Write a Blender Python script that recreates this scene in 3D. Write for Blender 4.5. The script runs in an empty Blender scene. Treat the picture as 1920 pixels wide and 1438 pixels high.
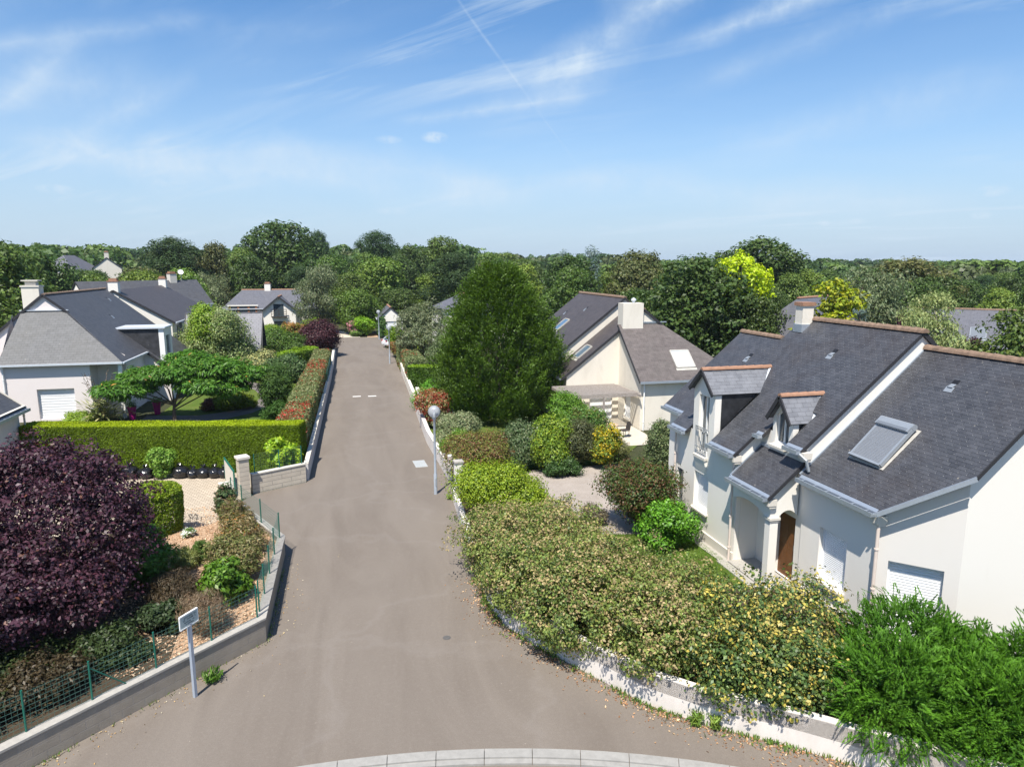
import bpy, bmesh, math, random
import numpy as np
from mathutils import Vector, Matrix
from mathutils.geometry import tessellate_polygon

scene = bpy.context.scene
COL = scene.collection
R = math.radians

# ------------------------------------------------------------------ camera
PITCH, YAW, CAMH = R(9.8), R(13.7), 10.0
fw = Vector((math.sin(YAW)*math.cos(PITCH), math.cos(YAW)*math.cos(PITCH), -math.sin(PITCH)))
rt = Vector((math.cos(YAW), -math.sin(YAW), 0.0))
upv = rt.cross(fw)
cam_data = bpy.data.cameras.new('camera')
cam_data.sensor_width = 36.0
cam_data.lens = 24.0
cam_data.clip_start = 0.1
cam_data.clip_end = 5000.0
cam = bpy.data.objects.new('camera', cam_data)
COL.objects.link(cam)
m = Matrix((rt, upv, -fw)).transposed().to_4x4()
m.translation = Vector((0, 0, CAMH))
cam.matrix_world = m
scene.camera = cam

# ------------------------------------------------------------------ exposure
scene.view_settings.view_transform = 'Standard'
scene.view_settings.look = 'None'
scene.view_settings.gamma = 1.0
scene.view_settings.exposure = 0.80
scene.cycles.use_denoising = True
scene.cycles.max_bounces = 8
scene.cycles.transparent_max_bounces = 12
scene.cycles.sample_clamp_indirect = 6.0

# ------------------------------------------------------------------ sky and sun
SUN_EL, SUN_AZ = R(60.5), R(211)           # azimuth clockwise from +Y: behind the camera, to its left
world = bpy.data.worlds.new("World")
scene.world = world
world.use_nodes = True

class NT:
    """small helper for building node trees"""
    def __init__(s, tree):
        s.t = tree
        tree.nodes.clear()
    def n(s, kind, **kw):
        nd = s.t.nodes.new(kind)
        for k, v in kw.items():
            if k.startswith('i_'):
                key = k[2:]
                key = int(key) if key.isdigit() else key.replace('_', ' ')
                nd.inputs[key].default_value = v
            else:
                setattr(nd, k, v)
        return nd
    def l(s, a, b):
        s.t.links.new(a, b)
    def math(s, op, a, b=None, clamp=False):
        nd = s.t.nodes.new('ShaderNodeMath'); nd.operation = op; nd.use_clamp = clamp
        for i, v in enumerate((a, b)):
            if v is None: continue
            if isinstance(v, (int, float)): nd.inputs[i].default_value = v
            else: s.l(v, nd.inputs[i])
        return nd.outputs[0]
    def ramp(s, fac, stops, interp='LINEAR'):
        nd = s.t.nodes.new('ShaderNodeValToRGB'); nd.color_ramp.interpolation = interp
        e = nd.color_ramp.elements
        while len(e) < len(stops): e.new(0.5)
        for i, (p, c) in enumerate(stops):
            e[i].position = p
            e[i].color = (c, c, c, 1) if isinstance(c, (int, float)) else (*c[:3], 1)
        s.l(fac, nd.inputs[0])
        return nd.outputs[0]
    def noise(s, vec, scale, detail=4, rough=0.55, distort=0.0):
        nd = s.t.nodes.new('ShaderNodeTexNoise')
        nd.inputs['Scale'].default_value = scale; nd.inputs['Detail'].default_value = detail
        nd.inputs['Roughness'].default_value = rough; nd.inputs['Distortion'].default_value = distort
        if vec is not None: s.l(vec, nd.inputs['Vector'])
        return nd.outputs['Fac']
    def mix(s, fac, a, b, mode='MIX'):
        nd = s.t.nodes.new('ShaderNodeMix'); nd.data_type = 'RGBA'; nd.blend_type = mode
        for i, v in ((0, fac), (6, a), (7, b)):
            if isinstance(v, (int, float)): nd.inputs[i].default_value = v
            elif isinstance(v, (tuple, list)): nd.inputs[i].default_value = (*v[:3], 1)
            else: s.l(v, nd.inputs[i])
        return nd.outputs[2]

def build_world():
    N = NT(world.node_tree)
    out = N.n('ShaderNodeOutputWorld')
    bg = N.n('ShaderNodeBackground')
    bg.inputs['Strength'].default_value = 0.10
    sky = N.n('ShaderNodeTexSky')
    sky.sky_type = 'NISHITA'
    sky.sun_disc = False
    sky.sun_elevation = SUN_EL
    sky.sun_rotation = SUN_AZ
    sky.altitude = 0
    sky.air_density = 0.9
    sky.dust_density = 0.35
    sky.ozone_density = 2.2
    tc = N.n('ShaderNodeTexCoord')
    d = tc.outputs['Generated']
    sep = N.n('ShaderNodeSeparateXYZ'); N.l(d, sep.inputs[0])
    dz = N.math('ADD', N.math('MAXIMUM', sep.outputs[2], 0.0), 0.12)
    px, py = N.math('DIVIDE', sep.outputs[0], dz), N.math('DIVIDE', sep.outputs[1], dz)
    ca, sa = math.cos(R(-48)), math.sin(R(-48))
    u = N.math('ADD', N.math('MULTIPLY', px, ca), N.math('MULTIPLY', py, sa))
    v = N.math('SUBTRACT', N.math('MULTIPLY', py, ca), N.math('MULTIPLY', px, sa))
    def vec(a, su, b, sv, off=0.0):
        c = N.n('ShaderNodeCombineXYZ')
        N.l(N.math('MULTIPLY', a, su), c.inputs[0]); N.l(N.math('MULTIPLY', b, sv), c.inputs[1])
        c.inputs[2].default_value = off
        return c.outputs[0]
    streak = N.ramp(N.noise(vec(u, 0.7, v, 3.0, 1.3), 1.0, 7, 0.62, 0.7), [(0.50, 0), (0.78, 1)])
    patch = N.ramp(N.noise(vec(u, 0.5, v, 0.8, 4.1), 1.0, 3, 0.5, 0.3), [(0.44, 0), (0.66, 1)])
    veil = N.ramp(N.noise(vec(u, 0.45, v, 0.9, 7.7), 1.0, 5, 0.6, 0.8), [(0.38, 0), (0.8, 1)])
    cir = N.math('MULTIPLY', N.math('MULTIPLY', streak, patch), 0.9)
    cir = N.math('ADD', cir, N.math('MULTIPLY', veil, 0.17))
    wobn = N.math('SUBTRACT', N.noise(d, 5.0, 5, 0.65), 0.5)
    texa = N.ramp(N.noise(d, 9, 6, 0.7, 0.5), [(0.3, 0.15), (0.7, 1)])
    texb = N.ramp(N.noise(d, 26, 5, 0.7, 0.5), [(0.3, 0.15), (0.7, 1)])
    # distinct bands of cirrus in the south-east and north part of the sky
    def band(a, b, width, amt, sc):
        # a, b: ends of the band in (az, el) degrees
        def dirv(az, el):
            az, el = R(az), R(el)
            return Vector((math.sin(az)*math.cos(el), math.cos(az)*math.cos(el), math.sin(el)))
        A, B = dirv(*a), dirv(*b)
        nrm = A.cross(B).normalized(); mid = (A+B).normalized(); half = A.angle(B)/2
        dn = N.n('ShaderNodeVectorMath', operation='DOT_PRODUCT'); N.l(d, dn.inputs[0]); dn.inputs[1].default_value = nrm
        dm = N.n('ShaderNodeVectorMath', operation='DOT_PRODUCT'); N.l(d, dm.inputs[0]); dm.inputs[1].default_value = mid
        wob = N.math('MULTIPLY', wobn, width*2.2)
        off = N.math('ABSOLUTE', N.math('ADD', dn.outputs['Value'], wob))
        across = N.math('SUBTRACT', 1.0, N.math('DIVIDE', off, width), True)
        along = N.ramp(dm.outputs['Value'], [(max(0, math.cos(half)), 0), (min(0.99999, math.cos(half*0.55)), 1)])
        tex = texa if sc < 13 else texb
        return N.math('MULTIPLY', N.math('MULTIPLY', N.math('POWER', across, 1.3), along), N.math('MULTIPLY', tex, amt*1.35))
    bands = [((9.0, 20.0), (14.6, 13.4), 0.0032, 0.24, 30), ((15.4, 12.4), (17.4, 9.9), 0.0016, 0.15, 40),
             ((12, 12.5), (24, 17.0), 0.045, 0.28, 9), ((20, 19.5), (34, 24.5), 0.022, 0.55, 12), ((-24, 17.5), (-6, 21.5), 0.05, 0.34, 8), ((-23, 9.0), (-17, 14.5), 0.022, 0.36, 10), ((-18, 8.5), (-10, 13.0), 0.018, 0.42, 12), ((-22, 7.0), (0, 8.8), 0.03, 0.34, 8), ((2, 4.5), (26, 7.2), 0.03, 0.34, 7), ((28, 8.5), (50, 11.5), 0.035, 0.26, 8), ((30, 17.5), (50, 23.5), 0.03, 0.40, 9), ((0, 15), (9, 16.5), 0.02, 0.14, 10), ((-10, 16), (2, 17.5), 0.02, 0.12, 10),
             ((16, 13), (30, 23), 0.05, 0.45, 9), ((22, 18.3), (40, 22.5), 0.018, 0.45, 14),
             ((24.5, 16.0), (48, 19.5), 0.020, 0.50, 12), ((26, 13.0), (52, 18.5), 0.022, 0.30, 12),
             ((4, 10.8), (21, 13.2), 0.013, 0.35, 14), ((-24, 8.2), (6, 5.6), 0.030, 0.50, 8),
             ((-8, 8.6), (16, 5.5), 0.035, 0.38, 7), ((-24, 13.0), (-8, 17.0), 0.018, 0.40, 10),
             ((-24, 10.5), (-12, 12.2), 0.05, 0.36, 9), ((18, 6.5), (48, 4.0), 0.035, 0.35, 6)]
    for b in bands:
        cir = N.math('ADD', cir, band(*b))
    # small fair-weather puffs
    pufft = N.ramp(N.noise(d, 55, 4, 0.7), [(0.36, 0), (0.56, 1)])
    def puff(az, el, ra, re, amt):
        azr, elr = R(az), R(el)
        c = Vector((math.sin(azr)*math.cos(elr), math.cos(azr)*math.cos(elr), math.sin(elr)))
        side = Vector((math.cos(azr), -math.sin(azr), 0))
        s1 = N.n('ShaderNodeVectorMath', operation='DOT_PRODUCT'); N.l(d, s1.inputs[0]); s1.inputs[1].default_value = side
        s0 = N.n('ShaderNodeVectorMath', operation='DOT_PRODUCT'); N.l(d, s0.inputs[0]); s0.inputs[1].default_value = c
        s2 = N.math('SUBTRACT', sep.outputs[2], math.sin(elr))
        dd = N.math('ADD', N.math('POWER', N.math('DIVIDE', s1.outputs['Value'], ra), 2.0), N.math('POWER', N.math('DIVIDE', s2, re), 2.0))
        f = N.math('SUBTRACT', 1.0, dd, True)
        f = N.math('MULTIPLY', f, pufft)
        front = N.math('GREATER_THAN', s0.outputs['Value'], 0.5)
        return N.math('MULTIPLY', N.math('MULTIPLY', f, front), amt)
    for p in [(7.5, 9.95, .020, .0085, .75), (3.9, 9.7, .020, .006, .45), (-19.2, 5.1, .022, .0065, .6), (47.9, 4.9, .022, .0075, .6),
              (47.5, 3.35, .012, .006, .6), (39.9, 3.2, .010, .004, .5), (37.7, 3.1, .010, .004, .5), (4.2, 4.3, .030, .006, .35), (21.0, 3.0, .018, .003, .3)]:
        cir = N.math('ADD', cir, puff(*p))
    cir = N.math('MINIMUM', cir, 0.92)
    low = N.ramp(sep.outputs[2], [(0.0, 0.95), (0.07, 0.75), (0.16, 0.36), (0.30, 0.04), (0.36, 0.0)])
    deep = N.n('ShaderNodeHueSaturation'); deep.inputs['Saturation'].default_value = 1.22; deep.inputs['Value'].default_value = 1.0; N.l(sky.outputs[0], deep.inputs['Color'])
    hazy = N.mix(low, deep.outputs[0], (2.75, 3.6, 4.65))
    col = N.mix(cir, hazy, (4.0, 4.75, 5.5))
    N.l(col, bg.inputs['Color'])
    N.l(bg.outputs[0], out.inputs['Surface'])
build_world()

sun_data = bpy.data.lights.new('sun', 'SUN')
sun_data.energy = 4.4
sun_data.angle = R(0.53)
sun_data.color = (1.0, 0.945, 0.855)
sun = bpy.data.objects.new('sun', sun_data)
COL.objects.link(sun)
to_sun = Vector((math.sin(SUN_AZ)*math.cos(SUN_EL), math.cos(SUN_AZ)*math.cos(SUN_EL), math.sin(SUN_EL)))
sun.rotation_euler = to_sun.to_track_quat('Z', 'Y').to_euler()
sun.location = (0, -20, 60)

# ------------------------------------------------------------------ materials
MATS = {}
def new_mat(name):
    mt = bpy.data.materials.new(name); mt.use_nodes = True
    MATS[name] = mt
    N = NT(mt.node_tree)
    out = N.n('ShaderNodeOutputMaterial'); bs = N.n('ShaderNodeBsdfPrincipled')
    N.l(bs.outputs[0], out.inputs[0])
    return mt, N, bs, out

def plain(name, col, rough=0.6, metal=0.0, spec=0.4, var=0.06, scale=6.0):
    mt, N, bs, out = new_mat(name)
    tc = N.n('ShaderNodeTexCoord')
    f = N.noise(tc.outputs['Object'], scale, 5, 0.6)
    c = N.mix(f, tuple(max(0, x*(1-var*2)) for x in col), tuple(min(1, x*(1+var*2)) for x in col))
    N.l(c, bs.inputs['Base Color'])
    bs.inputs['Roughness'].default_value = rough
    bs.inputs['Metallic'].default_value = metal
    bs.inputs['Specular IOR Level'].default_value = spec
    return mt

def plaster(name, col, stain=(0.45, 0.40, 0.33), amt=0.35, lo=0.55):
    mt, N, bs, out = new_mat(name)
    tc = N.n('ShaderNodeTexCoord')
    mp = N.n('ShaderNodeMapping'); mp.inputs['Scale'].default_value = (1.4, 1.4, 0.45)
    N.l(tc.outputs['Object'], mp.inputs[0])
    big = N.ramp(N.noise(mp.outputs[0], 0.9, 6, 0.65, 0.4), [(lo, 0), (0.85, 1)])
    fine = N.noise(tc.outputs['Object'], 60, 3, 0.6)
    c = N.mix(N.math('MULTIPLY', big, amt), col, stain)
    c = N.mix(N.math('MULTIPLY', fine, 0.10), c, tuple(x*0.8 for x in col))
    N.l(c, bs.inputs['Base Color'])
    bs.inputs['Roughness'].default_value = 0.9
    bs.inputs['Specular IOR Level'].default_value = 0.2
    bp = N.n('ShaderNodeBump'); bp.inputs['Strength'].default_value = 0.25; bp.inputs['Distance'].default_value = 0.01
    N.l(fine, bp.inputs['Height']); N.l(bp.outputs[0], bs.inputs['Normal'])
    return mt

def slate(name, c1, c2, bw=0.30, bh=0.13, hooks=0.0, moss=(0.07, 0.05, 0.035), mossamt=0.5, rough=0.5, joint=0.35):
    """slates in courses; UV is in metres along the eave and up the slope"""
    mt, N, bs, out = new_mat(name)
    uv = N.n('ShaderNodeUVMap'); uv.uv_map = 'UVMap'
    br = N.n('ShaderNodeTexBrick')
    br.offset = 0.5; br.squash = 1.0
    br.inputs['Scale'].default_value = 1.0
    br.inputs['Brick Width'].default_value = bw; br.inputs['Row Height'].default_value = bh
    br.inputs['Mortar Size'].default_value = 0.006; br.inputs['Mortar Smooth'].default_value = 0.3; br.inputs['Bias'].default_value = 0.0
    br.inputs['Color1'].default_value = (*c1, 1); br.inputs['Color2'].default_value = (*c2, 1)
    br.inputs['Mortar'].default_value = (*[x*joint for x in c1], 1)
    N.l(uv.outputs[0], br.inputs['Vector'])
    tc = N.n('ShaderNodeTexCoord')
    big = N.ramp(N.noise(tc.outputs['Object'], 0.45, 5, 0.6, 0.6), [(0.42, 0), (0.72, 1)])
    mid = N.noise(tc.outputs['Object'], 3.0, 5, 0.65)
    c = N.mix(N.math('MULTIPLY', big, mossamt), br.outputs['Color'], moss)
    c = N.mix(N.math('MULTIPLY', N.ramp(mid, [(0.35, 0), (0.7, 1)]), 0.28), c, tuple(min(1, x*1.9) for x in c2))
    # lichen flecks
    vor = N.n('ShaderNodeTexVoronoi'); vor.feature = 'F1'; vor.inputs['Scale'].default_value = 2.6
    N.l(tc.outputs['Object'], vor.inputs['Vector'])
    fl = N.ramp(vor.outputs['Distance'], [(0.035, 1), (0.075, 0)])
    fl = N.math('MULTIPLY', fl, N.ramp(N.noise(tc.outputs['Object'], 0.8, 3), [(0.45, 0), (0.62, 1)]))
    c = N.mix(N.math('MULTIPLY', fl, 0.55), c, (0.42, 0.38, 0.30))
    if hooks > 0:
        sp = N.n('ShaderNodeSeparateXYZ'); N.l(uv.outputs[0], sp.inputs[0])
        row = N.math('FLOOR', N.math('DIVIDE', sp.outputs[1], bh))
        off = N.math('MULTIPLY', N.math('MODULO', row, 2.0), 0.5)
        fu = N.math('FRACT', N.math('ADD', N.math('DIVIDE', sp.outputs[0], bw), off))
        fv = N.math('FRACT', N.math('DIVIDE', sp.outputs[1], bh))
        du = N.math('MULTIPLY', N.math('SUBTRACT', fu, 0.5), bw)
        dv = N.math('MULTIPLY', N.math('SUBTRACT', fv, 0.18), bh)
        r2 = N.math('SQRT', N.math('ADD', N.math('MULTIPLY', du, du), N.math('MULTIPLY', dv, dv)))
        hk = N.math('MULTIPLY', N.math('LESS_THAN', r2, 0.010), hooks)
        hk = N.math('MULTIPLY', hk, N.ramp(N.noise(tc.outputs['Object'], 5, 2), [(0.3, 0.1), (0.62, 1)]))
        c = N.mix(hk, c, (0.62, 0.62, 0.60))
    N.l(c, bs.inputs['Base Color'])
    bs.inputs['Roughness'].default_value = rough
    bs.inputs['Specular IOR Level'].default_value = 0.45
    bp = N.n('ShaderNodeBump'); bp.inputs['Strength'].default_value = 0.5; bp.inputs['Distance'].default_value = 0.012
    h = N.math('ADD', N.math('MULTIPLY', br.outputs['Fac'], -0.6), N.math('MULTIPLY', mid, 0.5))
    N.l(h, bp.inputs['Height']); N.l(bp.outputs[0], bs.inputs['Normal'])
    return mt

def leaf_material(name, rough=0.45, trans=0.25, spec=0.4):
    """leaf colour comes with each leaf (young, old, flowering, dry, some with sun or shade painted in); light through the leaf"""
    mt = bpy.data.materials.new(name); mt.use_nodes = True; MATS[name] = mt
    N = NT(mt.node_tree)
    out = N.n('ShaderNodeOutputMaterial'); bs = N.n('ShaderNodeBsdfPrincipled')
    at = N.n('ShaderNodeAttribute'); at.attribute_name = 'leaf_colour'
    oi = N.n('ShaderNodeObjectInfo')
    h0 = N.n('ShaderNodeHueSaturation')
    N.l(at.outputs['Color'], h0.inputs['Color'])
    N.l(N.math('ADD', N.math('MULTIPLY', oi.outputs['Random'], 0.35), 1.2), h0.inputs['Value'])
    N.l(N.math('ADD', N.math('MULTIPLY', N.math('FRACT', N.math('MULTIPLY', oi.outputs['Random'], 7.3)), 0.024), 0.488), h0.inputs['Hue'])
    N.l(h0.outputs[0], bs.inputs['Base Color'])
    bs.inputs['Roughness'].default_value = rough; bs.inputs['Specular IOR Level'].default_value = spec
    tr = N.n('ShaderNodeBsdfTranslucent')
    hs = N.n('ShaderNodeHueSaturation'); hs.inputs['Value'].default_value = 1.5; hs.inputs['Saturation'].default_value = 1.1
    N.l(h0.outputs[0], hs.inputs['Color']); N.l(hs.outputs[0], tr.inputs['Color'])
    mx = N.n('ShaderNodeMixShader'); mx.inputs[0].default_value = trans
    N.l(bs.outputs[0], mx.inputs[1]); N.l(tr.outputs[0], mx.inputs[2])
    N.l(mx.outputs[0], out.inputs[0])
    return mt

leaf_material('leaf', 0.50, 0.24, 0.35)
leaf_material('glossy_leaf', 0.46, 0.18, 0.4)
leaf_material('needle_leaf', 0.6, 0.22, 0.25)
leaf_material('purple_leaf', 0.48, 0.12, 0.35)
plain('bark', (0.10, 0.075, 0.055), 0.9, var=0.25, scale=20)
plain('pale_bark', (0.30, 0.26, 0.21), 0.85, var=0.2, scale=18)
plain('twig', (0.16, 0.12, 0.08), 0.9, var=0.2, scale=30)
plaster('white_plaster', (0.79, 0.755, 0.69), amt=0.18, lo=0.6)
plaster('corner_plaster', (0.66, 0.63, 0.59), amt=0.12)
plaster('cream_plaster', (0.72, 0.67, 0.58), stain=(0.42, 0.37, 0.30), amt=0.45, lo=0.5)
plaster('pinkish_plaster', (0.74, 0.68, 0.66), amt=0.15)
plaster('stone_trim', (0.62, 0.58, 0.51), amt=0.3)
plaster('wall_plaster', (0.70, 0.65, 0.60), stain=(0.30, 0.26, 0.21), amt=0.5, lo=0.48)
plaster('wall_plaster_grey', (0.52, 0.50, 0.49), stain=(0.28, 0.26, 0.24), amt=0.45, lo=0.48)
slate('slate_dark', (0.043, 0.045, 0.052), (0.064, 0.066, 0.074), bw=0.24, bh=0.115, hooks=0.40, moss=(0.050, 0.038, 0.030), mossamt=0.55, rough=0.40, joint=0.2)
slate('slate_dormer', (0.13, 0.135, 0.15), (0.16, 0.165, 0.18), bh=0.15, moss=(0.14, 0.14, 0.14), mossamt=0.2, rough=0.45)
slate('slate_cheek', (0.034, 0.036, 0.042), (0.045, 0.047, 0.054), moss=(0.04, 0.04, 0.045), mossamt=0.2)
slate('slate_brown', (0.085, 0.070, 0.066), (0.115, 0.098, 0.092), bw=0.3, bh=0.17, moss=(0.075, 0.068, 0.060), mossamt=0.5, rough=0.6)
slate('slate_brown_dark', (0.052, 0.045, 0.046), (0.070, 0.060, 0.060), bw=0.3, bh=0.17, moss=(0.045, 0.04, 0.038), mossamt=0.5, rough=0.55)
slate('slate_pale', (0.074, 0.076, 0.080), (0.092, 0.094, 0.098), bw=0.32, bh=0.18, moss=(0.10, 0.095, 0.084), mossamt=0.4, rough=0.6)
slate('slate_lilac', (0.15, 0.15, 0.17), (0.17, 0.17, 0.19), bw=0.32, bh=0.2, moss=(0.16, 0.16, 0.17), mossamt=0.3, rough=0.6)
slate('slate_mid', (0.050, 0.052, 0.060), (0.068, 0.070, 0.078), bw=0.3, bh=0.18, moss=(0.06, 0.056, 0.054), mossamt=0.4, rough=0.55)
slate('slate_far', (0.085, 0.088, 0.105), (0.10, 0.102, 0.12), bw=0.5, bh=0.3, moss=(0.10, 0.095, 0.095), mossamt=0.3, rough=0.6)
plain('terracotta', (0.30, 0.165, 0.105), 0.8, var=0.22, scale=5)
plain('old_terracotta', (0.20, 0.135, 0.095), 0.9, var=0.45, scale=7)
plain('zinc', (0.42, 0.47, 0.53), 0.42, metal=0.55, var=0.08)
plain('zinc_dark', (0.08, 0.10, 0.13), 0.5, metal=0.3)
plain('bright_zinc', (0.62, 0.66, 0.71), 0.45, metal=0.25)
plain('downpipe_paint', (0.66, 0.56, 0.49), 0.5)
plain('dark_verge', (0.028, 0.028, 0.032), 0.6)
plain('white_paint', (0.82, 0.82, 0.80), 0.4)
plain('white_shutter', (0.78, 0.79, 0.80), 0.45, var=0.02)
plain('grey_shutter', (0.20, 0.22, 0.245), 0.4, metal=0.3)
plain('light_grey_metal', (0.33, 0.36, 0.39), 0.42, metal=0.4)
plain('roller_zinc', (0.235, 0.25, 0.275), 0.5, metal=0.2)
plain('flashing', (0.42, 0.40, 0.36), 0.6, var=0.15)
plain('door_wood', (0.15, 0.058, 0.016), 0.45, var=0.2, scale=12)
plain('window_wood', (0.34, 0.14, 0.06), 0.6)
plain('dark_void', (0.012, 0.012, 0.014), 0.5)
plain('green_metal', (0.012, 0.12, 0.085), 0.45)
plain('wire_green', (0.06, 0.14, 0.115), 0.5)
plain('post_blue_grey', (0.38, 0.43, 0.50), 0.4, metal=0.2)
plain('lamp_post_grey', (0.44, 0.49, 0.55), 0.4, metal=0.3)
plain('sign_face', (0.42, 0.50, 0.49), 0.4, var=0.06, scale=14)
plain('sign_text', (0.10, 0.12, 0.13), 0.6)
plain('black_plastic', (0.012, 0.012, 0.014), 0.22, spec=0.6)
plain('magenta_glaze', (0.40, 0.012, 0.16), 0.35)
plain('pot_soil', (0.05, 0.035, 0.025), 0.95)
plain('rubber', (0.02, 0.02, 0.02), 0.8)
plain('car_white', (0.75, 0.76, 0.78), 0.22, spec=0.6)
plain('tail_red', (0.35, 0.01, 0.01), 0.25)
plain('old_wood', (0.30, 0.265, 0.24), 0.85, var=0.3, scale=9)
plain('teak', (0.50, 0.36, 0.24), 0.6, var=0.12, scale=14)
plain('dark_wicker', (0.05, 0.042, 0.038), 0.7)
plain('concrete', (0.36, 0.34, 0.305), 0.9, var=0.16, scale=9)
plain('kerb_concrete', (0.29, 0.28, 0.26), 0.9, var=0.14, scale=7)
plain('cast_iron', (0.10, 0.095, 0.09), 0.7)
plain('pale_cover', (0.34, 0.36, 0.365), 0.8, var=0.14, scale=10)
plain('road_paint', (0.62, 0.60, 0.57), 0.8, var=0.25, scale=12)
plain('stone', (0.33, 0.26, 0.19), 0.9, var=0.3, scale=8)

def glass_mat():
    mt, N, bs, out = new_mat('window_glass')
    bs.inputs['Base Color'].default_value = (0.05, 0.07, 0.085, 1)
    bs.inputs['Roughness'].default_value = 0.04
    bs.inputs['Specular IOR Level'].default_value = 0.9
    mt, N, bs, out = new_mat('skylight_glass')
    bs.inputs['Base Color'].default_value = (0.10, 0.16, 0.22, 1)
    bs.inputs['Roughness'].default_value = 0.03
    bs.inputs['Specular IOR Level'].default_value = 1.0
    bs.inputs['Coat Weight'].default_value = 1.0
    bs.inputs['Coat Roughness'].default_value = 0.02
    mt, N, bs, out = new_mat('blind_glass')
    bs.inputs['Base Color'].default_value = (0.46, 0.50, 0.51, 1)
    bs.inputs['Roughness'].default_value = 0.08
    bs.inputs['Specular IOR Level'].default_value = 0.7
    mt, N, bs, out = new_mat('lamp_glass')
    N.t.nodes.remove(bs)
    tr = N.n('ShaderNodeBsdfTransparent'); tr.inputs[0].default_value = (0.86, 0.88, 0.90, 1)
    df = N.n('ShaderNodeBsdfPrincipled'); df.inputs['Base Color'].default_value = (0.62, 0.64, 0.67, 1); df.inputs['Roughness'].default_value = 0.08
    mx = N.n('ShaderNodeMixShader'); mx.inputs[0].default_value = 0.42
    N.l(tr.outputs[0], mx.inputs[1]); N.l(df.outputs[0], mx.inputs[2]); N.l(mx.outputs[0], out.inputs[0])
glass_mat()

def blockwork(name, c1, c2, bw, bh, mortar=0.012, joint=(0.30, 0.27, 0.235)):
    mt, N, bs, out = new_mat(name)
    uv = N.n('ShaderNodeUVMap'); uv.uv_map = 'UVMap'
    br = N.n('ShaderNodeTexBrick'); br.offset = 0.5
    br.inputs['Scale'].default_value = 1.0
    br.inputs['Brick Width'].default_value = bw; br.inputs['Row Height'].default_value = bh
    br.inputs['Mortar Size'].default_value = mortar; br.inputs['Mortar Smooth'].default_value = 0.2
    br.inputs['Color1'].default_value = (*c1, 1); br.inputs['Color2'].default_value = (*c2, 1); br.inputs['Mortar'].default_value = (*joint, 1)
    N.l(uv.outputs[0], br.inputs['Vector'])
    tc = N.n('ShaderNodeTexCoord')
    f = N.noise(tc.outputs['Object'], 2.5, 6, 0.65)
    c = N.mix(N.ramp(f, [(0.4, 0), (0.75, 0.45)]), br.outputs['Color'], tuple(x*0.55 for x in c1))
    N.l(c, bs.inputs['Base Color']); bs.inputs['Roughness'].default_value = 0.92; bs.inputs['Specular IOR Level'].default_value = 0.2
    bp = N.n('ShaderNodeBump'); bp.inputs['Strength'].default_value = 0.5; bp.inputs['Distance'].default_value = 0.01
    N.l(N.math('SUBTRACT', N.noise(tc.outputs['Object'], 40, 3), br.outputs['Fac']), bp.inputs['Height']); N.l(bp.outputs[0], bs.inputs['Normal'])
    return mt
blockwork('block_wall', (0.34, 0.295, 0.24), (0.305, 0.265, 0.215), 0.5, 0.2)
blockwork('pillar_block', (0.55, 0.49, 0.40), (0.50, 0.44, 0.36), 0.9, 0.2)
blockwork('paver', (0.52, 0.44, 0.34), (0.44, 0.37, 0.285), 0.22, 0.16, 0.014, (0.21, 0.17, 0.13))

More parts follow.
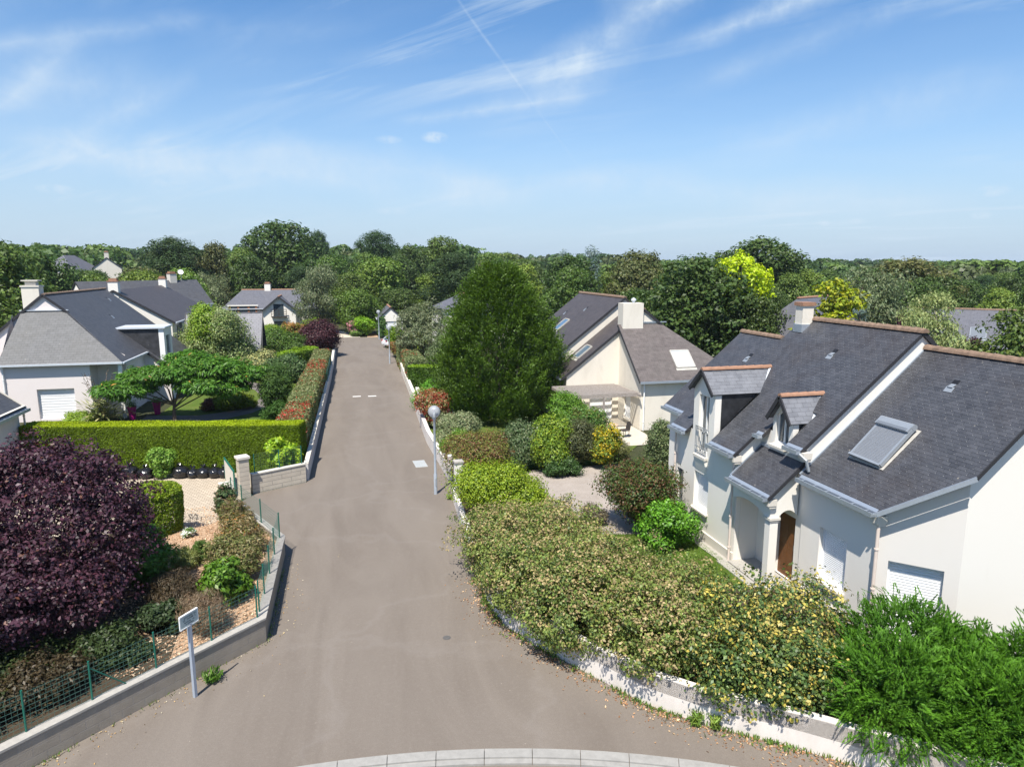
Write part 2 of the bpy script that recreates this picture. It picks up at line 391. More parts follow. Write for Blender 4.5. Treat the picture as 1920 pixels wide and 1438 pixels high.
def ground_mats():
    # worn asphalt, streaked along the street
    mt, N, bs, out = new_mat('asphalt')
    tc = N.n('ShaderNodeTexCoord')
    mp = N.n('ShaderNodeMapping'); mp.inputs['Scale'].default_value = (0.55, 0.10, 1)
    N.l(tc.outputs['Object'], mp.inputs[0])
    lane = N.ramp(N.noise(mp.outputs[0], 1.2, 5, 0.6, 1.2), [(0.36, 0), (0.64, 1)])
    pat = N.ramp(N.noise(tc.outputs['Object'], 0.22, 6, 0.62, 0.8), [(0.35, 0), (0.68, 1)])
    fine = N.noise(tc.outputs['Object'], 38, 5, 0.85)
    grit = N.noise(tc.outputs['Object'], 11, 6, 0.8)
    c = N.mix(lane, (0.1583, 0.1328, 0.1104), (0.1985, 0.1694, 0.1420))
    c = N.mix(N.math('MULTIPLY', pat, 0.5), c, (0.2096, 0.1823, 0.1546))
    c = N.mix(N.ramp(fine, [(0.34, 0.65), (0.58, 0)]), c, (0.1156, 0.0969, 0.0810))
    c = N.mix(N.ramp(grit, [(0.5, 0), (0.75, 0.4)]), c, (0.2481, 0.2157, 0.1803))
    # scattered pale grit and leaf bits
    vor = N.n('ShaderNodeTexVoronoi'); vor.inputs['Scale'].default_value = 2.2; N.l(tc.outputs['Object'], vor.inputs['Vector'])
    c = N.mix(N.math('MULTIPLY', N.ramp(vor.outputs['Distance'], [(0.02, 1), (0.045, 0)]), 0.5), c, (0.3864, 0.3312, 0.2760))
    # long cracks sealed with dust
    v2 = N.n('ShaderNodeTexVoronoi'); v2.feature = 'DISTANCE_TO_EDGE'; v2.inputs['Scale'].default_value = 0.16
    wv = N.n('ShaderNodeVectorMath', operation='ADD'); N.l(tc.outputs['Object'], wv.inputs[0])
    nz = N.n('ShaderNodeTexNoise'); nz.inputs['Scale'].default_value = 0.7; nz.inputs['Detail'].default_value = 6; N.l(tc.outputs['Object'], nz.inputs['Vector'])
    sc = N.n('ShaderNodeVectorMath', operation='SCALE'); sc.inputs['Scale'].default_value = 2.4; N.l(nz.outputs['Color'], sc.inputs[0]); N.l(sc.outputs[0], wv.inputs[1])
    N.l(wv.outputs[0], v2.inputs['Vector'])
    c = N.mix(N.math('MULTIPLY', N.ramp(v2.outputs['Distance'], [(0.002, 1), (0.03, 0)]), 0.10), c, (0.2760, 0.2530, 0.2346))
    N.l(c, bs.inputs['Base Color']); bs.inputs['Roughness'].default_value = 0.88; bs.inputs['Specular IOR Level'].default_value = 0.25
    bp = N.n('ShaderNodeBump'); bp.inputs['Strength'].default_value = 0.35; bp.inputs['Distance'].default_value = 0.006
    N.l(fine, bp.inputs['Height']); N.l(bp.outputs[0], bs.inputs['Normal'])

    def soft(name, cols, scale, rough=0.95, fs=40, bump=0.02):
        mt, N, bs, out = new_mat(name)
        tc = N.n('ShaderNodeTexCoord')
        a = N.noise(tc.outputs['Object'], scale, 6, 0.65, 0.4); f = N.noise(tc.outputs['Object'], fs, 4, 0.75)
        c = N.mix(N.ramp(a, [(0.35, 0), (0.65, 1)]), cols[0], cols[1])
        c = N.mix(N.ramp(f, [(0.35, 0), (0.7, 0.75)]), c, cols[2])
        N.l(c, bs.inputs['Base Color']); bs.inputs['Roughness'].default_value = rough; bs.inputs['Specular IOR Level'].default_value = 0.15
        bp = N.n('ShaderNodeBump'); bp.inputs['Strength'].default_value = 0.7; bp.inputs['Distance'].default_value = bump
        N.l(f, bp.inputs['Height']); N.l(bp.outputs[0], bs.inputs['Normal'])
    soft('earth', ((0.045, 0.055, 0.022), (0.075, 0.07, 0.035), (0.03, 0.035, 0.018)), 0.25, fs=6)
    soft('lawn_green', ((0.075, 0.125, 0.018), (0.13, 0.155, 0.035), (0.05, 0.09, 0.014)), 0.9, fs=30)
    soft('mulch', ((0.40, 0.27, 0.175), (0.30, 0.195, 0.12), (0.55, 0.40, 0.28)), 1.6, fs=22, bump=0.03)
    soft('gravel_soft', ((0.33, 0.285, 0.25), (0.25, 0.21, 0.18), (0.42, 0.38, 0.34)), 0.8, fs=26)
    soft('pale_gravel', ((0.52, 0.47, 0.38), (0.46, 0.40, 0.32), (0.6, 0.55, 0.46)), 0.8, fs=24)
    soft('garden_path', ((0.16, 0.14, 0.13), (0.20, 0.18, 0.165), (0.12, 0.11, 0.10)), 0.6, fs=30)
    soft('dark_soil', ((0.06, 0.045, 0.03), (0.09, 0.065, 0.04), (0.035, 0.027, 0.02)), 1.2, fs=20)
ground_mats()

# ------------------------------------------------------------------ mesh helpers
WORLD_LOC = {}
def wloc(o):
    return WORLD_LOC.get(o.name, Vector((0, 0, 0))) if o is not None else Vector((0, 0, 0))

class MB:
    """collects faces in world coordinates; build() links them as one mesh object"""
    def __init__(s):
        s.v, s.f, s.uv, s.marks = [], [], [], []
    def face(s, pts, uvs=None):
        i = len(s.v)
        s.v += [tuple(p) for p in pts]
        s.f.append(tuple(range(i, i+len(pts))))
        s.uv += list(uvs) if uvs is not None else [(0, 0)]*len(pts)
    def box(s, c, size, rz=0.0, uvscale=1.0):
        cx, cy, cz = c; a, b, d = size[0]/2, size[1]/2, size[2]/2
        co, si = math.cos(rz), math.sin(rz)
        def P(x, y, z): return (cx+x*co-y*si, cy+x*si+y*co, cz+z)
        for q, w, h in (([(-a,-b,-d),(a,-b,-d),(a,-b,d),(-a,-b,d)], 2*a, 2*d), ([(a,-b,-d),(a,b,-d),(a,b,d),(a,-b,d)], 2*b, 2*d),
                  ([(a,b,-d),(-a,b,-d),(-a,b,d),(a,b,d)], 2*a, 2*d), ([(-a,b,-d),(-a,-b,-d),(-a,-b,d),(-a,b,d)], 2*b, 2*d),
                  ([(-a,-b,d),(a,-b,d),(a,b,d),(-a,b,d)], 2*a, 2*b), ([(-a,b,-d),(a,b,-d),(a,-b,-d),(-a,-b,-d)], 2*a, 2*b)):
            s.face([P(*p) for p in q], [(0, 0), (w, 0), (w, h), (0, h)])
    def bar(s, p0, p1, w, h=None, up=(0, 0, 1)):
        """box from p0 to p1, w across and h along up"""
        h = w if h is None else h
        p0, p1 = Vector(p0), Vector(p1); d = (p1-p0).normalized(); upv_ = Vector(up)
        if abs(d.dot(upv_)) > 0.98: upv_ = Vector((1, 0, 0))
        sd = d.cross(upv_).normalized()*w/2; u = sd.cross(d).normalized()*h/2
        c = [p0-sd-u, p0+sd-u, p0+sd+u, p0-sd+u, p1-sd-u, p1+sd-u, p1+sd+u, p1-sd+u]
        for q in ((0,1,2,3),(5,4,7,6),(1,5,6,2),(4,0,3,7),(3,2,6,7),(4,5,1,0)):
            s.face([c[i] for i in q])
    def tube(s, pts, rad, n=8, caps=True):
        pts = [Vector(p) for p in pts]
        rads = rad if isinstance(rad, (list, tuple)) else [rad]*len(pts)
        rings = []
        for i, p in enumerate(pts):
            d = (pts[min(i+1, len(pts)-1)]-pts[max(i-1, 0)]).normalized()
            a = Vector((1, 0, 0)) if abs(d.x) < 0.9 else Vector((0, 1, 0))
            e1 = d.cross(a).normalized(); e2 = d.cross(e1)
            rings.append([p+(e1*math.cos(2*math.pi*k/n)+e2*math.sin(2*math.pi*k/n))*rads[i] for k in range(n)])
        for i in range(len(pts)-1):
            for k in range(n):
                s.face([rings[i][k], rings[i][(k+1) % n], rings[i+1][(k+1) % n], rings[i+1][k]])
        if caps:
            s.face(rings[0][::-1]); s.face(rings[-1])
    def lathe(s, c, prof, n=16, caps=True):
        cx, cy, cz = c
        rings = [[(cx+r*math.cos(2*math.pi*k/n), cy+r*math.sin(2*math.pi*k/n), cz+z) for k in range(n)] for r, z in prof]
        for i in range(len(prof)-1):
            for k in range(n):
                s.face([rings[i][k], rings[i][(k+1) % n], rings[i+1][(k+1) % n], rings[i+1][k]])
        if caps:
            s.face(rings[0][::-1]); s.face(rings[-1])
    def slab(s, pts, t, udir=None):
        """planar polygon pts (seen from its outer side, counter-clockwise) with thickness t inwards"""
        pts = [Vector(p) for p in pts]
        nrm = Vector((0, 0, 0))
        for i in range(len(pts)):
            a, b = pts[i], pts[(i+1) % len(pts)]
            nrm += Vector(((a.y-b.y)*(a.z+b.z), (a.z-b.z)*(a.x+b.x), (a.x-b.x)*(a.y+b.y)))
        nrm.normalize()
        if nrm.z < -1e-3:
            pts.reverse(); nrm = -nrm
        u = Vector(udir) if udir else Vector((0, 0, 1)).cross(nrm)
        if u.length < 1e-4: u = Vector((1, 0, 0))
        u = (u-nrm*u.dot(nrm)).normalized(); v = nrm.cross(u)
        o = pts[0]
        s.face(pts, [((p-o).dot(u)+20, (p-o).dot(v)+20) for p in pts])
        low = [p-nrm*t for p in pts]
        s.face(low[::-1])
        for i in range(len(pts)):
            j = (i+1) % len(pts)
            s.face([pts[i], low[i], low[j], pts[j]])
    def build_each(s, name, mat, parent=None, size=None):
        """one mesh object per piece: pieces start at the marks, or every `size` faces"""
        cuts = list(range(0, len(s.f), size)) if size else sorted(set([0]+s.marks))
        cuts.append(len(s.f)); last = None
        for a, b in zip(cuts[:-1], cuts[1:]):
            if b <= a: continue
            q = MB(); i0 = s.f[a][0]; i1 = s.f[b-1][-1]+1
            q.v = s.v[i0:i1]; q.uv = s.uv[i0:i1]; q.f = [tuple(k-i0 for k in f) for f in s.f[a:b]]
            last = q.build(name, mat, parent)
        return last
    def build(s, name, mat, parent=None, smooth=False):
        off = wloc(parent)
        me = bpy.data.meshes.new(name)
        me.from_pydata([(x-off.x, y-off.y, z-off.z) for x, y, z in s.v], [], s.f)
        uvl = me.uv_layers.new(name='UVMap')
        uvl.data.foreach_set('uv', np.array(s.uv, dtype=np.float32).ravel())
        mt = MATS[mat] if isinstance(mat, str) else mat
        me.materials.append(mt)
        if smooth:
            bm = bmesh.new(); bm.from_mesh(me); bmesh.ops.remove_doubles(bm, verts=bm.verts, dist=1e-5)
            for fc in bm.faces: fc.smooth = True
            bm.to_mesh(me); bm.free()
            me.set_sharp_from_angle(angle=R(40))
        o = bpy.data.objects.new(name, me)
        COL.objects.link(o)
        if parent is not None:
            o.parent = parent
            WORLD_LOC[o.name] = off.copy()
        return o

def tag(o, label=None, cat=None, group=None, kind=None):
    if label: o['label'] = label
    if cat: o['category'] = cat
    if group: o['group'] = group
    if kind: o['kind'] = kind
    return o

def thing(name, label, cat, loc=(0, 0, 0), group=None):
    o = bpy.data.objects.new(name, None)
    o.empty_display_size = 0.3
    COL.objects.link(o)
    o.location = loc
    WORLD_LOC[o.name] = Vector(loc)
    return tag(o, label, cat, group)

def copy_thing(root, loc, label, rz=0.0, sc=None, group=None):
    r = root.copy(); COL.objects.link(r)
    r.location = loc; r.rotation_euler = (0, 0, rz)
    if sc is not None: r.scale = sc if isinstance(sc, tuple) else (sc, sc, sc)
    r['label'] = label
    if group: r['group'] = group
    WORLD_LOC[r.name] = Vector(loc)
    for ch in list(root.children):
        c = ch.copy(); COL.objects.link(c); c.parent = r
        for g in list(ch.children):
            d = g.copy(); COL.objects.link(d); d.parent = c
    return r

def sheet(name, pts, z, mat, kind='structure'):
    mb = MB(); mb.face([(x, y, z) for x, y in pts], [(x, y) for x, y in pts])
    o = mb.build(name, mat)
    return tag(o, kind=kind)

# ------------------------------------------------------------------ foliage engine (numpy)
def sm(P, f, seed):
    """smooth 3-D wobble in [-1, 1]"""
    rs = np.random.RandomState(seed)
    out = np.zeros(len(P))
    for k in range(5):
        w = rs.normal(size=3)*f*(1+0.5*k); ph = rs.uniform(0, 6.28)
        out += np.sin(P @ w+ph)/(1+0.6*k)
    return out/2.4

def unit(a):
    return a/np.maximum(np.linalg.norm(a, axis=1, keepdims=True), 1e-9)

def leaf_mesh(name, P, N, L, W, col, rng, mat='leaf', parent=None, T=None, fold=0.25, jitter=0.35):
    """one quad leaf at each point P: normal N, length L, width W, colour col (n,3)"""
    n = len(P)
    off = wloc(parent)
    P = P-np.array(off)[None]
    N = unit(N)
    if T is None: T = rng.normal(size=(n, 3))
    T = unit(T-N*np.sum(T*N, axis=1, keepdims=True))
    B = np.cross(N, T)
    s = rng.uniform(1-jitter, 1+jitter, (n, 1))
    L = np.broadcast_to(np.asarray(L, float).reshape(-1, 1), (n, 1))*s; W = np.broadcast_to(np.asarray(W, float).reshape(-1, 1), (n, 1))*s
    V = np.empty((n, 4, 3))
    V[:, 0] = P-T*L/2
    V[:, 1] = P-T*L*0.05+B*W/2+N*W*fold
    V[:, 2] = P+T*L/2
    V[:, 3] = P-T*L*0.05-B*W/2+N*W*fold
    me = bpy.data.meshes.new(name)
    me.vertices.add(n*4); me.loops.add(n*4); me.polygons.add(n)
    me.vertices.foreach_set('co', V.astype(np.float32).ravel())
    me.loops.foreach_set('vertex_index', np.arange(n*4, dtype=np.int32))
    me.polygons.foreach_set('loop_start', np.arange(0, n*4, 4, dtype=np.int32))
    me.polygons.foreach_set('loop_total', np.full(n, 4, dtype=np.int32))
    me.update()
    at = me.attributes.new('leaf_colour', 'FLOAT_COLOR', 'FACE')
    c4 = np.ones((n, 4), dtype=np.float32); c4[:, :3] = np.clip(col, 0.002, 0.95)
    at.data.foreach_set('color', c4.ravel())
    me.materials.append(MATS[mat])
    o = bpy.data.objects.new(name, me)
    COL.objects.link(o)
    if parent is not None:
        o.parent = parent; WORLD_LOC[o.name] = off.copy()
    return o

def tint(rng, n, base, var=0.22, alts=(), clump=None, warm=0.12):
    """leaf colours: base varied leaf by leaf; alts = [(fraction, colour)], patchy when clump (0..1 per leaf) is given"""
    c = np.tile(np.array(base, float), (n, 1))
    sel = rng.uniform(size=n) if clump is None else np.clip(0.55*clump+0.45*rng.uniform(size=n), 0, 1)
    if clump is not None:
        order = np.argsort(np.argsort(sel))/max(1, n-1); sel = order
    lo = 0.0
    for fr, ac in alts:
        mk = (sel >= lo) & (sel < lo+fr)
        c[mk] = np.array(ac)
        lo += fr
    c *= rng.uniform(1-var, 1+var, (n, 1))
    c[:, 0] *= rng.uniform(1-warm, 1+warm, n)
    return c

def lobes_points(rng, lobes, nclump, per, cr, shell=0.16, up=0.35, under=0.45, inner=0.12, flat=0.75, shoots=0.0):
    """leaf clumps on the skins of several ellipsoids: positions, normals, clump number, outward"""
    L = np.array(lobes, float)
    area = (L[:, 3]*L[:, 4]+L[:, 4]*L[:, 5]+L[:, 3]*L[:, 5])
    C, O = [], []
    tries = 0
    while len(C) < nclump and tries < nclump*40:
        tries += 1
        k = rng.choice(len(L), p=area/area.sum())
        d = rng.normal(size=3); d /= np.linalg.norm(d)
        if d[2] < -0.25 and rng.uniform() > under: continue
        rr = 1-abs(rng.normal())*shell
        if rng.uniform() < inner: rr = rng.uniform(0.35, 0.85)
        if shoots and d[2] > -0.2 and rng.uniform() < shoots: rr = 1+abs(rng.normal())*0.16
        p = L[k, :3]+d*L[k, 3:6]*rr
        q = (p[None]-L[:, :3])/L[:, 3:6]
        ins = np.linalg.norm(q, axis=1); ins[k] = 9
        if ins.min() < 0.72 and rng.uniform() < 0.85: continue
        o = d/L[k, 3:6]; o /= np.linalg.norm(o)
        C.append(p); O.append(o)
    C, O = np.array(C), np.array(O)
    n = len(C)
    crs = cr*rng.uniform(0.6, 1.35, n)
    g = rng.normal(size=(n*per, 3)); g /= np.maximum(np.linalg.norm(g, axis=1, keepdims=True), 1e-6)
    g *= rng.uniform(0.25, 1, (n*per, 1))**0.5
    idx = np.repeat(np.arange(n), per)
    P = C[idx]+g*crs[idx][:, None]*np.array([1, 1, flat])
    N = 0.75*g+0.45*O[idx]+np.array([0, 0, up])+0.45*rng.normal(size=(n*per, 3))
    return P, N, idx, O[idx]

def plume_leaves(rng, C, A, length, per, wide=0.42):
    """feathery sprays: leaflets on both sides of an axis A that starts at C"""
    n = len(C); A = unit(A)
    S = unit(np.cross(A, rng.normal(size=A.shape)))
    Nf = np.cross(A, S)
    idx = np.repeat(np.arange(n), per)
    t = np.tile(np.linspace(0, 1, per), n)[:, None]; sg = np.tile(np.where(np.arange(per) % 2 == 0, 1.0, -1.0), n)[:, None]
    Ls = (length*rng.uniform(.6, 1.3, (n, 1)))[idx]
    droop = np.array([0, 0, -0.18])
    w = wide*Ls*(1-0.75*t)*0.5
    P = C[idx]+A[idx]*Ls*t+S[idx]*sg*w+droop*Ls*t*t
    T = A[idx]*0.8+S[idx]*sg*(0.75-0.45*t)+0.12*rng.normal(size=P.shape)
    N = Nf[idx]+np.array([0, 0, .3])+0.3*rng.normal(size=P.shape)
    return P, N, T, idx, t[:, 0]

def branch_mesh(name, base, tips, r0, rng, mat, parent, trunk_top, n=7, bend=0.15):
    """tapered trunk with limbs that run out to the tips"""
    mb = MB()
    b = Vector(base); t = Vector(trunk_top)
    mid = b.lerp(t, 0.5)+Vector((rng.uniform(-1, 1), rng.uniform(-1, 1), 0))*bend*(t-b).length*0.3
    flare = b+Vector((0, 0, 0.12*(t-b).length))
    mb.tube([b, flare, mid, t], [r0*1.35, r0*0.95, r0*0.8, r0*0.55], n)
    for tp in tips:
        tp = Vector(tp)
        st = b.lerp(t, rng.uniform(0.55, 0.98))
        m1 = st.lerp(tp, 0.5)+Vector((rng.uniform(-1, 1), rng.uniform(-1, 1), rng.uniform(0.0, 1)))*bend*(tp-st).length
        rr = r0*rng.uniform(0.28, 0.5)
        mb.tube([st, m1, tp], [rr, rr*0.6, rr*0.18], 5, caps=False)
    return mb.build(name, mat, parent, smooth=True)

def tree(name, label, loc, lobes, nclump, per, cr, leaf, col, rng, alts=(), group=None, cat='tree', mat='leaf', trunk_h=None, r0=0.15,
         bark='bark', ntips=9, T=None, up=0.35, under=0.45, inner=0.12, var=0.22, flat=0.75, shell=0.16, warm=0.12, shoots=0.06, crown='crown', trunk='trunk'):
    """a tree: Empty > trunk, crown.  lobes are relative to loc"""
    root = thing(name, label, cat, loc, group)
    off = np.array(loc)
    L = [(l[0]+off[0], l[1]+off[1], l[2]+off[2], l[3], l[4], l[5]) for l in lobes]
    P, N, idx, O = lobes_points(rng, L, nclump, per, cr, up=up, under=under, inner=inner, flat=flat, shell=shell, shoots=shoots)
    cl = rng.uniform(size=idx.max()+1)[idx]
    c = tint(rng, len(P), col, var, alts, clump=cl, warm=warm)
    c *= (0.82+0.36*cl)[:, None]
    Tv = None
    if T == 'hang':
        Tv = np.tile([0, 0, -1.0], (len(P), 1))+0.35*rng.normal(size=(len(P), 3)); N = O+0.5*rng.normal(size=(len(P), 3))
    elif T == 'rise':
        Tv = 0.6*O+np.array([0, 0, 1.0])+0.4*rng.normal(size=(len(P), 3))
    elif T == 'out':
        Tv = O+np.array([0, 0, -0.25])+0.4*rng.normal(size=(len(P), 3))
    leaf_mesh(crown, P, N, leaf[0], leaf[1], c, rng, mat, root, Tv)
    top = max(l[2] for l in L)
    th = trunk_h if trunk_h is not None else (top-off[2])*0.8
    tips = []
    for k in range(ntips):
        l = L[k % len(L)]
        d = rng.normal(size=3); d /= np.linalg.norm(d); d[2] = abs(d[2])*0.6
        tips.append((l[0]+d[0]*l[3]*0.8, l[1]+d[1]*l[4]*0.8, l[2]+d[2]*l[5]*0.7))
    branch_mesh(trunk, loc, tips, r0, rng, bark, root, (off[0]+rng.uniform(-.2, .2), off[1]+rng.uniform(-.2, .2), off[2]+th))
    return root

def shrub(name, label, loc, lobes, nclump, per, cr, leaf, col, rng, cat='shrub', **kw):
    kw.setdefault('r0', 0.035); kw.setdefault('ntips', 7); kw.setdefault('trunk_h', 0.35); kw.setdefault('bark', 'twig')
    kw.setdefault('under', 0.7); kw.setdefault('shoots', 0.16); kw.setdefault('shell', 0.22)
    return tree(name, label, loc, lobes, nclump, per, cr, leaf, col, rng, cat=cat, crown='foliage', trunk='stem', **kw)

def blob(rng, r, rz, z, n=4, spread=0.5):
    """overlapping lobes of uneven size that make an irregular crown"""
    out = [(0, 0, z-rz*0.05, r*0.66, r*0.66, rz*0.72)]
    n = n+2
    for k in range(n):
        a = 2*math.pi*(k+rng.uniform(-.4, .4))/n
        q = r*spread*rng.uniform(0.75, 1.35)
        s = rng.uniform(0.28, 0.58)
        out.append((q*math.cos(a), q*math.sin(a), z+rz*rng.uniform(-0.45, 0.55), r*s, r*s, rz*s*rng.uniform(0.8, 1.25)))
    for k in range(2):
        a = rng.uniform(0, 6.28); q = r*rng.uniform(0.1, 0.45); s = rng.uniform(0.22, 0.36)
        out.append((q*math.cos(a), q*math.sin(a), z+rz*rng.uniform(0.55, 0.8), r*s, r*s, rz*s))
    return out

def box_hedge_points(rng, n, path, w, z0, z1, amp=0.05, freq=1.2, seed=0, rnd=0.12, top_bias=1.0, depth=0.10, w0=None):
    """points on the skin of a hedge that follows path (xy polyline), half width w; returns P, N"""
    pts = np.array(path, float)
    seg = np.diff(pts, axis=0); ln = np.linalg.norm(seg, axis=1); cum = np.concatenate([[0], np.cumsum(ln)])
    tot = cum[-1]; h = z1-z0
    per_side = h+w*top_bias*2+h
    s = rng.uniform(0, tot, n)
    endn = int(n*(2*w*h*2)/(per_side*tot+2*w*h*2))
    k = np.clip(np.searchsorted(cum, s, side='right')-1, 0, len(seg)-1)
    f = ((s-cum[k])/ln[k])[:, None]
    c = pts[k]+seg[k]*f
    # smooth tangent
    nt = unit(seg)
    kn = np.clip(k+1, 0, len(seg)-1); kp = np.clip(k-1, 0, len(seg)-1)
    tg = np.where(f > 0.5, nt[k]*(1.5-f)+nt[kn]*(f-0.5), nt[k]*(0.5+f)+nt[kp]*(0.5-f))
    tg = unit(tg); sd = np.stack([tg[:, 1], -tg[:, 0]], axis=1)       # right-hand side
    a = rng.uniform(0, per_side, n)
    u = np.zeros(n); z = np.zeros(n); nu = np.zeros(n); nz = np.zeros(n); nt_ = np.zeros(n)
    m1 = a < h; m3 = a > h+2*w*top_bias; m2 = ~(m1 | m3)
    u[m1] = -w; z[m1] = z0+a[m1]; nu[m1] = -1
    u[m2] = -w+(a[m2]-h)/top_bias; z[m2] = z1; nz[m2] = 1
    u[m3] = w; z[m3] = z1-(a[m3]-h-2*w*top_bias); nu[m3] = 1
    # rounded shoulders
    e = np.clip((np.abs(u)-(w-rnd))/rnd, 0, 1)*np.clip((z-(z1-rnd))/rnd, 0, 1)
    u -= np.sign(u)*rnd*0.3*e; z -= rnd*0.3*e
    nz = nz+0.7*e; nu = nu+np.sign(u)*0.7*e
    if endn > 0:
        e_i = rng.choice(n, endn, replace=False)
        at0 = rng.uniform(size=endn) < 0.5
        c[e_i[at0]] = pts[0]; c[e_i[~at0]] = pts[-1]
        tg[e_i[at0]] = nt[0]; tg[e_i[~at0]] = nt[-1]
        sd[e_i] = np.stack([tg[e_i][:, 1], -tg[e_i][:, 0]], axis=1)
        u[e_i] = rng.uniform(-w, w, endn); z[e_i] = rng.uniform(z0, z1, endn)
        nu[e_i] = 0; nz[e_i] = 0; nt_[e_i] = np.where(at0, -1, 1)
    P = np.concatenate([c+sd*u[:, None], z[:, None]], axis=1)
    N = np.concatenate([sd*nu[:, None]+tg*nt_[:, None], nz[:, None]], axis=1); N = unit(N)
    P = P+N*(amp*sm(P, freq, seed)[:, None])-N*(np.abs(rng.normal(size=(n, 1)))*depth)
    return P, N

# ================================================================== THE SETTING
def lerp2(a, b, t): return (a[0]+(b[0]-a[0])*t, a[1]+(b[1]-a[1])*t)

sheet('ground', [(-900, -300), (900, -300), (900, 1500), (-900, 1500)], -0.03, 'earth')
road_pts = [(-40, -30), (40, -30), (40, -14), (17.0, 4.15), (11.6, 8.8), (9.7, 10.4), (8.9, 11.1), (7.3, 12.3), (6.5, 13.1), (5.4, 14.8), (4.53, 16.25), (4.0, 17.4), (3.8, 18.5), (4.05, 24.8),
            (4.4, 28.8), (6.5, 29.0), (6.5, 30.8), (4.42, 31.0), (4.24, 38.0), (4.75, 53.1), (5.17, 80.7), (5.7, 98.4), (-0.2, 98.6), (-6, 99), (-6, 91), (-1.27, 90.5),
            (-1.27, 87.7), (-1.47, 61.1), (-1.82, 43.6), (-2.06, 32.1), (-4.3, 30.9), (-5.1, 28.9), (-4.75, 28.4), (-2.42, 24.2), (-2.45, 18.1), (-7.6, 13.2), (-14, 8.2), (-40, -1)]
sheet('road', road_pts, 0.0, 'asphalt')
sheet('paved_driveway', [(-4.55, 30.95), (-5.05, 28.75), (-5.0, 26.5), (-5.4, 26.1), (-8.5, 25.6), (-16, 27), (-16, 36.4), (-9, 35.3), (-4.4, 34.2)], 0.006, 'paver')
sheet('gravel_yard', [(6.4, 30.9), (6.4, 29.0), (7.0, 24.2), (8.2, 23.0), (9.9, 22.6), (12.6, 22.3), (12.6, 27), (13.2, 31.5), (9, 31.5)], 0.012, 'gravel_soft')
sheet('grass_patch', [(6.4, 21.0), (7.5, 19.6), (9.9, 18.0), (12.2, 17.6), (12.4, 22.2), (9.9, 22.7), (8.2, 23.2), (7.0, 24.2)], 0.016, 'lawn_green')
sheet('shrub_bed', [(4.0, 18.5), (4.7, 16.3), (6.55, 13.2), (8.95, 11.15), (11.65, 8.85), (17.0, 4.25), (19, 9.0), (14.6, 12.8), (13.2, 14.2), (13.2, 17.3), (12.2, 17.5), (9.9, 17.9), (7.4, 19.5), (6.3, 20.9), (6.9, 24.1), (6.3, 28.8), (4.5, 28.6), (4.2, 24.8)], 0.10, 'dark_soil')
sheet('terrace', [(12.2, 17.45), (13.4, 17.45), (13.4, 25.6), (12.9, 25.6), (12.0, 22.0)], 0.05, 'concrete')
sheet('garden_soil', [(-2.52, 18.1), (-2.52, 24), (-7, 26.0), (-16, 27.0), (-22, 22), (-22, 4), (-13.9, 8.5), (-7.6, 13.35)], 0.44, 'dark_soil')
sheet('front_garden', [(-2.5, 18.15), (-2.5, 23.9), (-4.8, 28.5), (-5.0, 26.55), (-5.4, 26.15), (-6.6, 25.8), (-6.3, 23.5), (-5.9, 21.5), (-5.3, 19.6), (-4.6, 18.2), (-4.5, 16.4)], 0.45, 'mulch')
sheet('side_garden', [(-2.1, 34.0), (-1.95, 43.6), (-1.6, 61.1), (-1.5, 88), (-30, 88), (-45, 60), (-30, 40), (-15.2, 37.3)], 0.28, 'earth')
sheet('lawn', [(-3.6, 36.5), (-3.3, 55), (-3.2, 60), (-9.5, 63), (-11.8, 60), (-12.2, 48.5), (-13, 47), (-12, 43), (-12, 38.6)], 0.30, 'lawn_green')
sheet('garden_path', [(-12.9, 45.6), (-11.6, 44.8), (-8.2, 45.4), (-6.3, 47.4), (-5.3, 50.5), (-5.0, 54.5), (-6.2, 58.0), (-9.0, 62.2), (-11, 62.4), (-8.6, 59.0), (-7.2, 56.5), (-6.4, 53.6), (-6.5, 50.5), (-7.4, 48.6), (-9.6, 47.4), (-12.9, 48.2)], 0.305, 'garden_path')
sheet('right_garden', [(4.5, 31.2), (9.0, 31.6), (13.2, 31.6), (16.9, 36), (17, 41), (13.2, 44), (13, 60), (5.0, 58)], 0.014, 'lawn_green')
sheet('patio', [(12.4, 34.6), (17.3, 34.6), (17.3, 41.4), (12.4, 41.4)], 0.02, 'pale_gravel')
sheet('curved_path', [(5.0, 40.6), (6.5, 43.5), (8.2, 46.5), (9.8, 49), (8.2, 50.2), (6.8, 47.8), (5.2, 45.2)], 0.02, 'garden_path')
sheet('gravel_drive', [(-1.0, 98.7), (2.0, 98.7), (1.2, 103), (-0.4, 108), (-3.5, 113), (-5.5, 111), (-3.0, 104)], 0.006, 'pale_gravel')
sheet('dirt_track', [(2.9, 98.4), (4.4, 98.3), (4.5, 106), (3.2, 106)], 0.006, 'mulch')

# kerb of the round island: stones with open joints, a flat channel inside
def kerb():
    cx, cy, r = -1.33, -5.90, 18.80
    mb = MB()
    rng_ = random.Random(4)
    a = R(-10)
    while a < R(190):
        a2 = a+1.0/r; j = 0.007/r
        n = 4
        for (ra, rb, zt) in ((r-0.25, r, 0.075), (r-0.40, r-0.256, 0.045)):
            top = [(cx+rr*math.cos(q), cy+rr*math.sin(q), zt+rng_.uniform(-.002, .002)) for rr, qs in ((ra, [a+j+(a2-a-2*j)*i/n for i in range(n+1)]), (rb, [a2-j-(a2-a-2*j)*i/n for i in range(n+1)])) for q in qs]
            mb.slab(top[::-1], zt+0.02)
        a = a2
    o = mb.build('kerb', 'kerb_concrete'); tag(o, kind='structure')
kerb()

